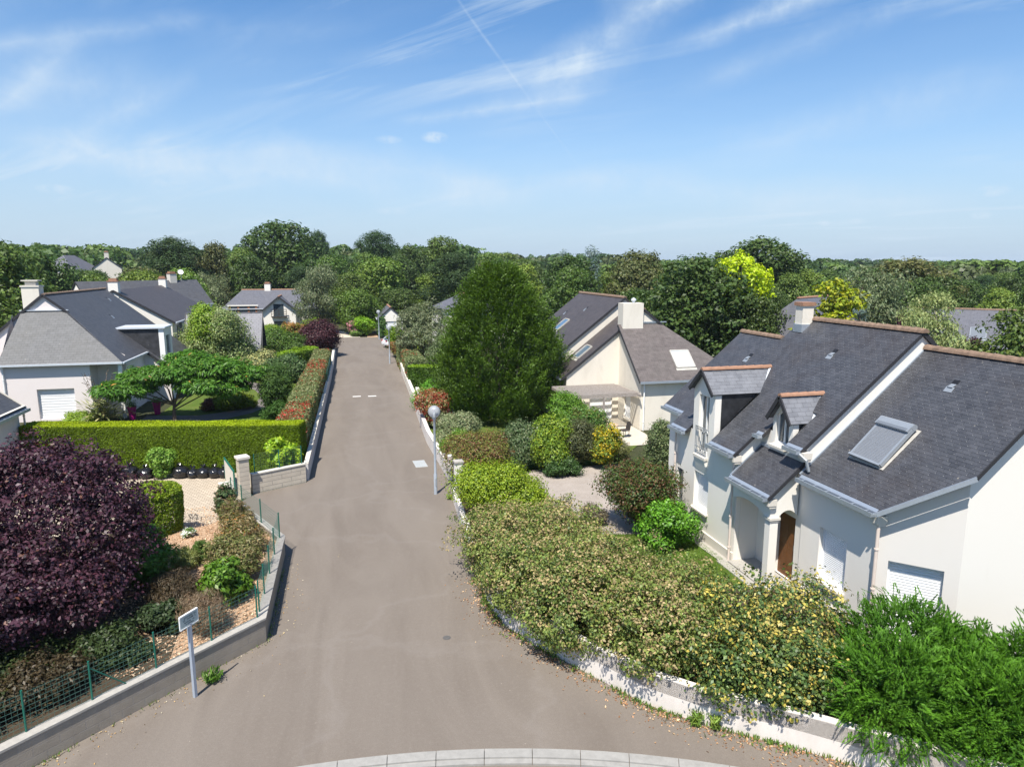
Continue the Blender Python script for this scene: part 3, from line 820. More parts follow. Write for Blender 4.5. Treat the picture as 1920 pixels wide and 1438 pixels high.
def offset_path(path, d):
    out = []
    P = [Vector((p[0], p[1])) for p in path]
    for i in range(len(P)):
        a = (P[i]-P[i-1]).normalized() if i > 0 else None
        b = (P[i+1]-P[i]).normalized() if i < len(P)-1 else None
        if a is None: a = b
        if b is None: b = a
        na, nb = Vector((a.y, -a.x)), Vector((b.y, -b.x))
        mm = (na+nb); mm = mm/max(0.35, mm.dot(na)) if mm.length > 1e-6 else na
        out.append((P[i].x+mm.x*d, P[i].y+mm.y*d))
    return out

def wall_run(mb, path, t, z0, z1, ztops=None):
    """wall along path, thickness t centred; ztops gives a top height per point"""
    l, r = offset_path(path, -t/2), offset_path(path, t/2)
    zt = ztops or [z1]*len(path)
    s = 0.0
    for i in range(len(path)-1):
        d = math.hypot(path[i+1][0]-path[i][0], path[i+1][1]-path[i][1])
        a, b = zt[i], zt[i+1]
        for q in ((r[i], r[i+1]), (l[i+1], l[i])):
            z_ = (a, b) if q[0] is r[i] else (b, a)
            mb.face([(*q[0], z0), (*q[1], z0), (*q[1], z_[1]), (*q[0], z_[0])], [(s, z0), (s+d, z0), (s+d, z_[1]), (s, z_[0])])
        mb.face([(*r[i], a), (*r[i+1], b), (*l[i+1], b), (*l[i], a)], [(s, 0), (s+d, 0), (s+d, t), (s, t)])
        s += d
    for i, e in ((0, 1), (-1, -1)):
        q = (l[i], r[i]) if e == 1 else (r[i], l[i])
        mb.face([(*q[0], z0), (*q[1], z0), (*q[1], zt[i]), (*q[0], zt[i])], [(0, z0), (t, z0), (t, zt[i]), (0, zt[i])])

def garden_wall(name, label, path, t, h, mat, cap=None, capw=0.06, caph=0.05, z0=-0.05, cat='wall', ztops=None):
    root = thing(name, label, cat, (path[0][0], path[0][1], 0))
    mb = MB(); wall_run(mb, path, t, z0, h, ztops); mb.build('wall_body', mat, root)
    if cap:
        mc = MB(); wall_run(mc, path, t+capw*2, h+0.002, h+caph, [z+caph for z in ztops] if ztops else None)
        if ztops:   # underside follows the stepped top
            mc = MB(); wall_run(mc, path, t+capw*2, min(ztops)+0.002, h, [z+caph for z in ztops])
        mc.build('coping', cap, root)
    return root

def pillar(name, label, x, y, w, h, mat, capmat, rz=0.0, capo=0.05, caph=0.10):
    root = thing(name, label, 'gate pillar', (x, y, 0))
    mb = MB(); mb.box((x, y, h/2-0.02), (w, w, h+0.04), rz); mb.build('shaft', mat, root)
    mc = MB(); mc.box((x, y, h+caph/2+0.002), (w+2*capo, w+2*capo, caph), rz)
    z = h+caph+0.002; a = w/2+capo; co, si = math.cos(rz), math.sin(rz)
    q = [(x+px*co-py*si, y+px*si+py*co, z) for px, py in ((-a, -a), (a, -a), (a, a), (-a, a))]
    for i in range(4): mc.face([q[i], q[(i+1) % 4], (x, y, z+0.05)])
    mc.build('cap', capmat, root)
    return root

LW = [(-14.0, 8.45), (-7.68, 13.3), (-2.52, 18.12), (-2.48, 23.85), (-4.82, 28.55)]
garden_wall('retaining_wall', 'low concrete block retaining wall with flat coping along the left kerbside garden', LW, 0.20, 0.64, 'block_wall', 'concrete', 0.03, 0.055)
garden_wall('angled_wall', 'short angled cream block wall under green mesh between tall pillar and road', [(-4.35, 31.12), (-2.13, 32.28)], 0.20, 0.84, 'pillar_block', 'stone_trim', 0.03, 0.06)
garden_wall('roadside_wall', 'long low grey rendered wall under the red tipped hedge on the left of the road', [(-2.07, 32.42), (-1.86, 43.6), (-1.52, 61.1), (-1.45, 68.0)], 0.18, 0.80, 'wall_plaster_grey', 'stone_trim', 0.015, 0.04)
garden_wall('white_roadside_wall', 'low white rendered wall at the far left of the road before the dark purple shrub', [(-1.44, 68.3), (-1.35, 86.0)], 0.2, 0.85, 'white_plaster', 'stone_trim', 0.02, 0.04)
pillar('gate_pillar', 'tall cream block gate pillar with capstone beside the angled wall', -4.62, 30.75, 0.42, 1.72, 'pillar_block', 'stone_trim', R(25))
pillar('low_gate_pillar', 'shorter cream block gate pillar nearest the paved driveway and ivy shrub', -5.02, 28.75, 0.42, 1.15, 'pillar_block', 'stone_trim', R(12))
garden_wall('curved_wall', 'low white rendered wall curving under the big flowering hedge on the right', [(4.32, 28.4), (4.14, 24.8), (3.92, 20.5), (3.93, 18.5), (4.13, 17.45), (4.66, 16.3), (5.52, 14.8), (6.52, 13.2), (7.35, 12.35), (8.9, 11.15), (9.72, 10.45), (11.6, 8.85), (17.0, 4.2)], 0.2, 0.76, 'wall_plaster', 'wall_plaster', 0.0, 0.02,
            ztops=[0.42, 0.45, 0.6, 0.74, 0.78, 0.78, 0.78, 0.78, 0.78, 0.78, 0.78, 0.78, 0.78])
garden_wall('cream_wall', 'long low cream wall under shrubs on the right of the road behind the lamp', [(4.52, 31.3), (4.34, 38.0), (4.5, 44.0), (4.66, 49.4)], 0.2, 0.70, 'wall_plaster', 'wall_plaster', 0.015, 0.03)
garden_wall('far_cream_wall', 'low cream wall on the right of the road under the far photinia hedge', [(4.70, 50.0), (4.87, 57.5), (5.12, 68.0), (5.2, 71.6)], 0.2, 0.75, 'cream_plaster', 'cream_plaster', 0.015, 0.03)
garden_wall('wall_end', 'taller cream end piece of wall standing by the bright green bush at the road edge', [(4.72, 44.2), (4.93, 49.8)], 0.22, 1.15, 'wall_plaster', 'wall_plaster', 0.015, 0.03)
pillar('white_gate_pillar', 'white rendered gate pillar with grey capstone behind the nearest street lamp', 4.62, 29.05, 0.34, 1.38, 'white_plaster', 'concrete', R(4), 0.04, 0.08)
pillar('slim_gate_pillar', 'slim cream pillar at the end of the low cream wall behind the white pillar', 4.55, 31.0, 0.22, 1.12, 'wall_plaster', 'wall_plaster', R(4), 0.02, 0.05)

def swing_gate():
    root = thing('metal_gate', 'grey metal gate standing open between white pillar and lime shrub', 'gate', (4.85, 29.0, 0))
    a, b = Vector((4.84, 28.95, 0)), Vector((5.55, 26.35, 0))
    mb = MB()
    mb.bar(a+Vector((0, 0, 0.12)), a+Vector((0, 0, 1.25)), 0.05); mb.bar(b+Vector((0, 0, 0.12)), b+Vector((0, 0, 1.05)), 0.05)
    mb.bar(a+Vector((0, 0, 1.22)), b+Vector((0, 0, 1.02)), 0.05); mb.bar(a+Vector((0, 0, 0.15)), b+Vector((0, 0, 0.15)), 0.05)
    mb.build('gate_frame', 'light_grey_metal', root)
    mb = MB()
    for k in range(1, 16):
        p = a.lerp(b, k/16); h = 1.22-0.2*k/16
        mb.bar(p+Vector((0, 0, 0.16)), p+Vector((0, 0, h)), 0.018)
    mb.build('gate_bars', 'light_grey_metal', root)
swing_gate()

def leaf_green_panel():
    # solid green gate leaf standing open between the two cream pillars
    root = thing('panel_gate', 'green edged beige panel gate standing open between the two cream pillars', 'gate', (-5.0, 30.6, 0))
    a, b = Vector((-5.0, 30.75, 0)), Vector((-5.75, 33.1, 0))
    mb = MB(); mb.bar(a+Vector((0, 0, 0.62)), b+Vector((0, 0, 0.62)), 0.04, 1.0); mb.build('panel', 'stone_trim', root)
    mb = MB(); mb.bar(a+Vector((0, 0, 1.15)), b+Vector((0, 0, 1.15)), 0.06, 0.06); mb.bar(a+Vector((0, 0, 0.1)), a+Vector((0, 0, 1.2)), 0.06); mb.bar(b+Vector((0, 0, 0.1)), b+Vector((0, 0, 1.2)), 0.06); mb.build('gate_frame', 'green_metal', root)
leaf_green_panel()

# ------------------------------------------------------------------ mesh fences
def mesh_fence(name, label, posts, h, step=0.10, base=0.69, stays=()):
    root = thing(name, label, 'fence', (posts[0][0], posts[0][1], base))
    for x, y in posts:
        mb = MB(); mb.tube([(x, y, base-0.05), (x, y, base+h+0.04)], 0.022, 7); mb.build('post', 'green_metal', root)
    mb = MB()
    for (x0, y0), (x1, y1) in zip(posts[:-1], posts[1:]):
        d = math.hypot(x1-x0, y1-y0)
        for k in range(int(h/step)+1):
            z = base+0.04+k*step
            mb.bar((x0, y0, z), (x1, y1, z), 0.006)
        nv = max(2, int(d/0.10))
        for k in range(1, nv):
            p = lerp2((x0, y0), (x1, y1), k/nv)
            mb.bar((*p, base+0.02), (*p, base+h), 0.0035)
    mb.build('wire_mesh', 'wire_green', root)
    for a, b in stays:
        mb = MB(); mb.tube([a, b], 0.016, 6); mb.build('stay', 'green_metal', root)
    return root
mesh_fence('mesh_fence', 'green wire mesh fence along the front of the garden behind the white sign', [(-13, 9.35), (-8.6, 12.75), (-6.62, 14.42), (-5.68, 15.25), (-4.64, 16.22), (-3.6, 17.2), (-2.62, 18.14)], 0.88,
           stays=[((-5.68, 15.25, 1.45), (-5.15, 15.72, 0.70))])
mesh_fence('mesh_fence', 'green wire mesh fence on the wall beside the road next to the dry shrubs', [(-2.60, 18.45), (-2.58, 19.5), (-2.57, 20.85), (-2.56, 22.3), (-2.52, 23.72), (-3.3, 25.35), (-4.2, 27.2), (-4.75, 28.35)], 0.88)
mesh_fence('mesh_fence', 'green wire mesh fence on top of the short angled wall', [(-4.2, 31.2), (-3.2, 31.75), (-2.25, 32.2)], 0.82, base=0.9)
mesh_fence('mesh_fence', 'green mesh fence on the far left roadside wall beside the hedge', [(-1.62, 56.0), (-1.55, 60.0), (-1.52, 64.0), (-1.5, 67.8)], 0.9, base=0.84, step=0.15)

# ------------------------------------------------------------------ street furniture
def street_lamp(loc, label):
    x, y, z = loc
    root = thing('street_lamp', label, 'street lamp', loc, 'globe street lamps along the road')
    mb = MB(); mb.lathe((x, y, 0), [(0.075, 0), (0.075, 0.9), (0.055, 0.98), (0.048, 3.36), (0.075, 3.40), (0.085, 3.50)], 14); mb.build('pole', 'lamp_post_grey', root, smooth=True)
    mb = MB(); mb.box((x+0.02, y-0.078, 0.55), (0.07, 0.012, 0.35)); mb.build('hatch', 'light_grey_metal', root)
    mb = MB()
    prof = [(0.27*math.sin(math.pi*k/14)+0.0, 3.74-0.27*math.cos(math.pi*k/14)) for k in range(1, 14)]
    mb.lathe((x, y, 0), [(0.075, 3.50)]+prof[1:-1]+[(0.06, 4.005)], 24); g = mb.build('globe', 'lamp_glass', root, smooth=True)
    mb = MB(); mb.lathe((x, y, 0), [(0.05, 3.5), (0.05, 3.6), (0.03, 3.68), (0.028, 3.80), (0.012, 3.84)], 12); mb.build('bulb', 'white_paint', g, smooth=True)
    mb = MB(); mb.lathe((x, y, 0), [(0.11, 3.86), (0.10, 3.90), (0.02, 3.94)], 16); mb.build('reflector', 'bright_zinc', g, smooth=True)
    return root
lamp0 = street_lamp((3.59, 29.04, 0), 'nearest globe street lamp on a grey pole by the white gate pillar')
copy_thing(lamp0, (4.29, 70.9, 0), 'globe street lamp farther down the road in front of the white car')
copy_thing(lamp0, (4.42, 95.2, 0), 'farthest globe street lamp standing by the white gable garage')

def street_sign():
    x, y = -3.79, 15.94
    root = thing('street_sign', 'white framed sign plate with small lettering on a grey post by the block wall', 'sign', (x, y, 0))
    mb = MB(); mb.box((x, y, 0.92), (0.075, 0.075, 1.9), R(-38)); mb.build('post', 'post_blue_grey', root)
    c = Vector((x-0.02, y, 1.98)); u = Vector((math.cos(R(56)), math.sin(R(56)), 0)); nn = Vector((u.y, -u.x, 0))
    w, h = 0.50, 0.31
    mb = MB(); q = nn*0.045
    def P(a, b, d=0.0): return c+u*a+Vector((0, 0, b))+nn*d
    mb.bar(P(-w/2, 0, 0.03), P(w/2, 0, 0.03), 0.03, h); pl = mb.build('plate', 'sign_face', root)
    mb = MB()
    for a0, b0, a1, b1 in ((-w/2-0.012, h/2, w/2+0.012, h/2), (-w/2-0.012, -h/2, w/2+0.012, -h/2)):
        mb.bar(P(a0, b0, 0.032), P(a1, b1, 0.032), 0.045, 0.025)
    for a0 in (-w/2, w/2):
        mb.bar(P(a0, -h/2+0.013, 0.032), P(a0, h/2-0.013, 0.032), 0.045, 0.025, up=tuple(nn))
    mb.build('frame', 'white_paint', root)
    # lines of lettering: small strokes (the words cannot be read in the photograph)
    mb = MB(); rg = random.Random(5)
    for k, (b, a0, a1, s) in enumerate(((0.085, -0.14, 0.20, 0.030), (0.03, -0.17, 0.20, 0.034), (-0.03, -0.19, 0.14, 0.026), (-0.085, -0.10, 0.12, 0.026))):
        a = a0
        while a < a1:
            wd = s*rg.uniform(0.45, 0.8)
            st = rg.choice((0, 1, 2, 3))
            if rg.random() > 0.14:
                mb.bar(P(a, b-s/2, 0.049), P(a, b+s/2, 0.049), 0.005, 0.003, up=tuple(nn))
                if st in (0, 1): mb.bar(P(a, b+s/2, 0.049), P(a+wd, b+s/2, 0.049), 0.003, 0.005)
                if st in (1, 2): mb.bar(P(a, b-s/2, 0.049), P(a+wd, b-s/2, 0.049), 0.003, 0.005)
                if st in (0, 2, 3): mb.bar(P(a, b, 0.049), P(a+wd*0.8, b, 0.049), 0.003, 0.005)
                if st == 3: mb.bar(P(a+wd, b-s/2, 0.049), P(a+wd, b+s/2, 0.049), 0.005, 0.003, up=tuple(nn))
            a += wd+s*0.35
    mb.build('lettering', 'sign_text', pl)
street_sign()

def flat_cover(name, label, cat, c, sx, sy, z, mat, rz=0.0, rnd=False, mat2=None):
    root = thing(name, label, cat, (c[0], c[1], 0))
    mb = MB()
    if rnd:
        mb.lathe((c[0], c[1], 0), [(sx, 0.002), (sx, z)], 24); mb.build('rim', mat, root)
        mb = MB(); mb.lathe((c[0], c[1], 0), [(sx*0.8, z+0.001), (sx*0.78, z+0.004)], 24); mb.build('lid', mat2 or mat, root)
    else:
        mb.box((c[0], c[1], z/2+0.002), (sx, sy, z), rz); mb.build('rim', mat, root)
        for k in (-1, 1):
            mb = MB(); mb.box((c[0]+math.sin(-rz)*k*sy*0.245, c[1]+math.cos(rz)*k*sy*0.245, z+0.004), (sx*0.96, sy*0.46, 0.004), rz); mb.build('lid', mat2 or mat, root)
flat_cover('inspection_cover', 'pale concrete double inspection cover set in the road beside the nearest lamp', 'cover', (3.42, 33.9), 0.62, 1.25, 0.006, 'concrete', R(3), mat2='pale_cover')
flat_cover('water_valve_cover', 'small round iron valve cover set in the asphalt near the front', 'cover', (2.34, 17.11), 0.11, 0.11, 0.006, 'cast_iron', rnd=True)
for k, (x, y) in enumerate(((0.62, 53.35), (1.78, 53.2))):
    mb = MB(); mb.box((x, y, 0.006), (0.62, 0.34, 0.004), R(2)); o = mb.build('road_marking', 'road_paint')
    tag(o, ['left faded white paint dash across the road', 'right faded white paint dash across the road'][k], 'road marking', 'white dashes on the road')

# ================================================================== HOUSES
def panel(mb, A, B, outline, holes=(), reveal=0.18, inward=None):
    """wall from A to B (xy); outline and holes are (s, z) polygons, s in metres from A; reveals go inward"""
    A, B = Vector((*A, 0)), Vector((*B, 0)); u = (B-A).normalized()
    inw = Vector((-u.y, u.x, 0)) if inward is None else Vector((*inward, 0)).normalized()
    def P(s, z, d=0.0): return A+u*s+Vector((0, 0, z))+inw*d
    polys = [[Vector((s, z, 0)) for s, z in outline]]+[[Vector((s, z, 0)) for s, z in h] for h in holes]
    flat = [p for q in polys for p in q]
    for t in tessellate_polygon(polys):
        mb.face([P(flat[i].x, flat[i].y) for i in t])
    for h in holes:
        for i in range(len(h)):
            a, b = h[i], h[(i+1) % len(h)]
            mb.face([P(*a), P(*b), P(*b, reveal), P(*a, reveal)])
    return P

def rect(s0, s1, z0, z1): return [(s0, z0), (s1, z0), (s1, z1), (s0, z1)]

def fill(P, poly, d, name, mat, parent):
    mb = MB(); mb.face([P(s, z, d) for s, z in poly]); mb.face([P(s, z, d+0.03) for s, z in poly][::-1])
    return mb.build(name, mat, parent)

def roller_shutter(P, s0, s1, z0, z1, d, parent, name='shutter', mat='white_shutter', step=0.055):
    """closed roller shutter: bowed horizontal slats in one mesh, side rails and a bottom bar"""
    mb = MB(); n = max(3, int((z1-z0)/step)); st = (z1-z0)/n
    for k in range(n):
        za = z0+k*st
        prof = [(za, d), (za+st*0.25, d-0.010), (za+st*0.7, d-0.011), (za+st*0.93, d-0.002), (za+st, d)]
        for (a, da), (b, db) in zip(prof[:-1], prof[1:]):
            mb.face([P(s0+0.03, a, da), P(s1-0.03, a, da), P(s1-0.03, b, db), P(s0+0.03, b, db)])
    o = mb.build(name, mat, parent)
    mb = MB()
    for s in (s0+0.02, s1-0.02): mb.bar(P(s, z0, d-0.012), P(s, z1, d-0.012), 0.05, 0.05, up=tuple(P(1, 0)-P(0, 0)))
    mb.bar(P(s0+0.02, z0+0.02, d-0.012), P(s1-0.02, z0+0.02, d-0.012), 0.045, 0.05)
    mb.build('shutter_rail', mat, o)
    return o

def sill(P, s0, s1, z, parent, out=0.10, d=0.18, h=0.06, mat='stone_trim'):
    mb = MB(); a, b = s0-0.06, s1+0.06
    top = [P(a, z, -out), P(b, z, -out), P(b, z+0.025, 0.0), P(b-0.06, z+0.03, d), P(a+0.06, z+0.03, d), P(a, z+0.025, 0.0)]
    mb.face(top)
    bot = [p-Vector((0, 0, h)) for p in top]
    for i in range(6): mb.face([top[i], bot[i], bot[(i+1) % 6], top[(i+1) % 6]])
    mb.face(bot[::-1])
    return mb.build('sill', mat, parent)

def gutter(mb, mbd, p0, p1, out, w=0.15, h=0.12, brackets=0.55, strip=0.10, updir=None):
    """box gutter along an eave: channel, front lip, brackets (mb), dark bed (mbd)"""
    mb.marks.append(len(mb.f))
    if mbd is not None: mbd.marks.append(len(mbd.f))
    p0, p1 = Vector(p0), Vector(p1); o = Vector(out).normalized(); d = (p1-p0).normalized()
    Z = Vector((0, 0, 1))
    mb.bar(p0+o*(w/2)-Z*h*0.95, p1+o*(w/2)-Z*h*0.95, w, 0.012)
    mb.bar(p0+o*w-Z*h*0.5, p1+o*w-Z*h*0.5, 0.028, h)
    mb.bar(p0+o*0.008-Z*h*0.45, p1+o*0.008-Z*h*0.45, 0.016, h*0.9)
    if mbd is not None: mbd.bar(p0+o*(w/2)-Z*h*0.86, p1+o*(w/2)-Z*h*0.86, w-0.04, 0.01)
    L = (p1-p0).length; n = max(1, int(L/brackets))
    for k in range(n+1):
        c = p0.lerp(p1, (k+0.5)/(n+1))
        mb.bar(c+o*0.0-Z*0.015, c+o*w-Z*0.015, 0.03, 0.014)
    for c in (p0+d*0.008, p1-d*0.008):
        mb.bar(c+o*(w/2)-Z*h*0.95, c+o*(w/2)-Z*0.01, 0.012, w, up=tuple(o))
    if strip and updir is not None:
        us = Vector(updir).normalized(); nn = d.cross(us)
        if nn.z < 0: nn = -nn
        mb.face([p0+nn*0.006, p1+nn*0.006, p1+us*strip+nn*0.006, p0+us*strip+nn*0.006])

def ridge_tiles(mb, p0, p1, r=0.12, step=0.38):
    mb.marks.append(len(mb.f))
    p0, p1 = Vector(p0), Vector(p1); L = (p1-p0).length; n = max(1, round(L/step)); d = (p1-p0)/n; dn = d.normalized()
    sd = dn.cross(Vector((0, 0, 1))).normalized(); up_ = sd.cross(dn)
    for k in range(n):
        a, b = p0+d*k, p0+d*(k+1.06)
        ra, rb = r*1.0, r*1.13
        pa = [a+sd*ra*math.cos(t)+up_*(ra*math.sin(t)-0.05) for t in [math.pi*i/6 for i in range(7)]]
        pb = [b+sd*rb*math.cos(t)+up_*(rb*math.sin(t)-0.045) for t in [math.pi*i/6 for i in range(7)]]
        for i in range(6): mb.face([pa[i], pb[i], pb[i+1], pa[i+1]])
        mb.face(pb[::-1]); mb.face(pa)

def downpipe(x, y, z0, z1, parent, mat='downpipe_paint', r=0.045):
    mb = MB(); mb.tube([(x, y, z0), (x, y, z1)], r, 10)
    z = z0+0.6
    while z < z1:
        mb.lathe((x, y, z), [(r*1.35, -0.02), (r*1.35, 0.02)], 10); z += 1.1
    return mb.build('downpipe', mat, parent, smooth=False)

def slope_frame(o, u, s):
    """frame on a roof: origin, along-eave unit u, up-slope unit s"""
    o, u, s = Vector(o), Vector(u).normalized(), Vector(s).normalized()
    n = u.cross(s)
    if n.z < 0: n = -n
    return lambda a, b, h=0.0: o+u*a+s*b+n*h

def skylight(F, w, h, parent, pane='skylight_glass', frame='flashing'):
    """roof window: frame bars standing off the roof, pane, flashing apron; F(a, b, height)"""
    mb = MB(); t = 0.07
    up_ = F(0, 0, 1)-F(0, 0, 0)
    for a0, b0, a1, b1 in ((0, 0, w, 0), (0, h, w, h), (0, 0, 0, h), (w, 0, w, h)):
        mb.bar(F(a0, b0, 0.04), F(a1, b1, 0.04), t, 0.09, up=tuple(up_))
    fr = mb.build('skylight', frame, parent)
    mb = MB(); mb.slab([F(0.02, 0.02, 0.06), F(w-0.02, 0.02, 0.06), F(w-0.02, h-0.02, 0.06), F(0.02, h-0.02, 0.06)], 0.02); mb.build('pane', pane, fr)
    mb = MB(); mb.slab([F(-0.08, -0.22, 0.012), F(w+0.08, -0.22, 0.012), F(w+0.08, -0.04, 0.03), F(-0.08, -0.04, 0.03)], 0.01); mb.build('flashing', frame, fr)
    return fr

def roof_vent(F, parent):
    mb = MB()
    mb.slab([F(0, 0, 0.012), F(0.26, 0, 0.012), F(0.26, 0.18, 0.03), F(0, 0.18, 0.03)], 0.01)
    mb.slab([F(0.05, 0.14, 0.06), F(0.21, 0.14, 0.06), F(0.21, 0.30, 0.02), F(0.05, 0.30, 0.02)], 0.015)
    o = mb.build('roof_vent', 'light_grey_metal', parent)
    mb = MB(); mb.slab([F(0.05, 0.30, 0.014), F(0.24, 0.30, 0.014), F(0.24, 0.46, 0.014), F(0.05, 0.46, 0.014)], 0.008); mb.build('vent_mouth', 'dark_void', o)

def chimney(name, c, sx, sy, z0, z1, parent, mat='cream_plaster', capmat='terracotta', pot=True, caph=0.08, rz=0.0):
    mb = MB(); mb.box((c[0], c[1], (z0+z1)/2), (sx, sy, z1-z0), rz); ch = mb.build(name, mat, parent)
    mb = MB(); mb.box((c[0], c[1], z1+caph/2+0.002), (sx+0.1, sy+0.1, caph), rz)
    mb.build('chimney_cap', capmat, ch)
    if pot:
        mb = MB()
        mb.box((c[0], c[1], z1+caph+0.10), (sx*0.8, sy*0.75, 0.2), rz); mb.build('chimney_pot', capmat, ch)
    return ch

# ------------------------------------------------------------------ right-hand house with the dark slate roof
def right_house():
    H = thing('house', 'big white house with dark slate roof, two gabled dormers and a shuttered roof window', 'house', (16.5, 18.5, 0))
    S = 0.87
    zp = lambda x: 4.6+S*(x-13.1)
    SG = 0.9
    zg = lambda x: 3.75+SG*(x-13.05)
    RX, GX = 17.05, 17.25
    W = MB()
    wn = []
    def wnd(name='window'):
        e = bpy.data.objects.new(name, None); COL.objects.link(e); e.parent = H; WORLD_LOC[e.name] = wloc(H).copy(); return e
    e_ = 0.10          # roof thickness taken off the wall tops
    # left wall, with the tall window of the big dormer cut through its top
    s0 = 19.5
    def S_(y): return y-s0
    o1 = [(0, -0.1), (4.3, -0.1), (4.3, zp(12.5)-e_), (S_(22.62), zp(12.5)-e_), (S_(22.62), 5.62), (S_(21.88), 6.28), (S_(21.14), 5.62), (S_(21.14), zp(12.5)-e_), (0, zp(12.5)-e_)]
    tall = rect(S_(21.52), S_(22.24), 3.22, 5.38)
    low = rect(S_(21.33), S_(22.36), 1.12, 2.46)
    side = rect(S_(23.2), S_(23.72), 0.4, 2.2)
    P1 = panel(W, (12.5, 19.5), (12.5, 23.8), o1, [tall, low, side], 0.20, (1, 0))
    panel(W, (12.95, 23.8), (12.95, 25.35), [(0, -0.1), (1.55, -0.1), (1.55, zp(12.95)-e_), (0, zp(12.95)-e_)], [], 0.2, (1, 0))
    panel(W, (12.5, 23.8), (12.95, 23.8), [(0, -0.1), (0.45, -0.1), (0.45, zp(12.95)-e_), (0, zp(12.5)-e_)])
    panel(W, (12.5, 19.5), (13.4, 19.5), [(0, -0.1), (0.9, -0.1), (0.9, zp(13.4)-e_), (0, zp(12.5)-e_)])
    # far gable end
    panel(W, (12.95, 25.35), (20.5, 25.35), [(0, -0.1), (7.5, -0.1), (7.5, 3.4), (3.25, 7.2), (0, zp(12.95)-e_)])
    # recessed wall behind the porch, with small dormer
    s1 = 17.2
    o3 = [(0, -0.1), (2.3, -0.1), (2.3, zp(13.35)-e_), (18.98-s1, zp(13.35)-e_), (18.98-s1, 5.26), (18.47-s1, 5.88), (17.96-s1, 5.26), (17.96-s1, zp(13.35)-e_), (0, zp(13.35)-e_)]
    dw = [(18.16-s1, 4.40), (18.82-s1, 4.40), (18.82-s1, 5.28), (18.47-s1, 5.66), (18.16-s1, 5.28)]
    door = rect(17.52-s1, 18.42-s1, 0.12, 2.25)
    P3 = panel(W, (13.35, 17.2), (13.35, 19.5), o3, [dw, door], 0.16, (1, 0))
    # gable between the two roofs
    panel(W, (13.3, 17.2), (20.8, 17.2), [(0, -0.1), (7.5, -0.1), (7.5, zp(RX)-S*3.75-e_), (RX-13.3, zp(RX)-e_-0.02), (0, zp(13.3)-e_)])
    # garage wing: facade, chamfer, gable end
    win4 = rect(15.22-14.13, 16.35-14.13, 0.95, 2.45)
    P4 = panel(W, (13.3, 14.13), (13.3, 17.2), [(0, -0.1), (3.07, -0.1), (3.07, zg(13.3)-e_), (0, zg(13.3)-e_)], [win4], 0.20, (1, 0))
    cx1, cy1 = 14.60, 12.83
    cl = math.hypot(cx1-13.3, 14.13-cy1)
    win5 = rect(cl-1.57, cl-0.33, 0.4, 2.43)
    W5 = MB()
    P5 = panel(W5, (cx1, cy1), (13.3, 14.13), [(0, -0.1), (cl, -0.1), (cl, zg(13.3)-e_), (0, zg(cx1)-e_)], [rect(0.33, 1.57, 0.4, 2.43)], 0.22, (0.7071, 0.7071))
    panel(W, (14.60, 12.83), (20.9, 12.83), [(0, -0.1), (6.3, -0.1), (6.3, zg(GX)-SG*3.65-e_), (GX-14.6, zg(GX)-e_-0.02), (0, zg(14.6)-e_)])
    # back and right sides close the body
    panel(W, (20.9, 12.83), (20.9, 25.35), [(0, -0.1), (12.52, -0.1), (12.52, 3.6), (0, 3.6)])
    W.build('wall', 'white_plaster', H)
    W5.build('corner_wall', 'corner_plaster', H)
    # ---- roofs
    M = MB()
    def q(x, y): return (x, y, zp(x))
    outl = [(17.13, 13.05), (17.86, 13.05), (17.86, 14.1), (19.08, 14.1), (19.08, 13.05), (19.42, 13.05), (19.42, 12.25), (21.02, 12.25), (21.02, 14.2), (22.74, 14.2),
            (22.74, 12.25), (23.92, 12.25), (23.92, 12.73), (25.55, 12.73), (25.55, 16.2), (22.75, 16.2), (22.75, RX), (17.13, RX)]
    M.slab([q(x, y) for y, x in outl][::-1], 0.10, (0, -1, 0))
    M.slab([(RX, 17.13, zp(RX)), (20.9, 17.13, zp(RX)-S*3.85), (20.9, 22.75, zp(RX)-S*3.85), (RX, 22.75, zp(RX))], 0.10, (0, 1, 0))
    M.slab([(16.2, 22.75, zp(16.2)), (20.6, 22.75, zp(16.2)-S*4.4), (20.6, 25.55, zp(16.2)-S*4.4), (16.2, 25.55, zp(16.2))], 0.10, (0, 1, 0))
    roof = M.build('roof', 'slate_dark', H)
    M = MB()
    g = lambda x, y: (x, y, zg(x))
    M.slab([g(13.05, 17.19), g(13.05, 14.02), g(14.47, 12.60), g(GX, 12.60), g(GX, 17.19)], 0.10, (0, -1, 0))
    M.slab([(GX, 12.60, zg(GX)), (21.1, 12.60, zg(GX)-SG*3.85), (21.1, 17.19, zg(GX)-SG*3.85), (GX, 17.19, zg(GX))], 0.10, (0, 1, 0))
    groof = M.build('garage_roof', 'slate_dark', H)
    M = MB()
    zq = lambda x: 3.10+0.9*(x-12.15)
    M.slab([(12.15, 19.49, zq(12.15)), (12.15, 17.28, zq(12.15)), (13.34, 17.28, zq(13.34)), (13.34, 19.49, zq(13.34))], 0.09, (0, -1, 0))
    M.build('porch_roof', 'slate_dark', H)
    # gable triangle above the porch side arch is part of the porch wall
    V = MB()
    for (x0, x1, y, zf) in ((13.05, RX, 17.115, zp), (14.47, GX, 12.58, zg), (12.25, 13.05, 19.40, zp), (12.15, 13.3, 17.26, zq)):
        V.bar((x0, y, zf(x0)-0.055), (x1, y, zf(x1)-0.055), 0.03, 0.10, up=(0, 0, 1))
    V.bar((RX, 17.115, zp(RX)-0.06), (20.9, 17.115, zp(RX)-S*3.85-0.06), 0.035, 0.13)
    V.bar((GX, 12.58, zg(GX)-0.06), (21.1, 12.58, zg(GX)-SG*3.85-0.06), 0.035, 0.13)
    V.build_each('verge', 'dark_verge', H, 6)
    T = MB()
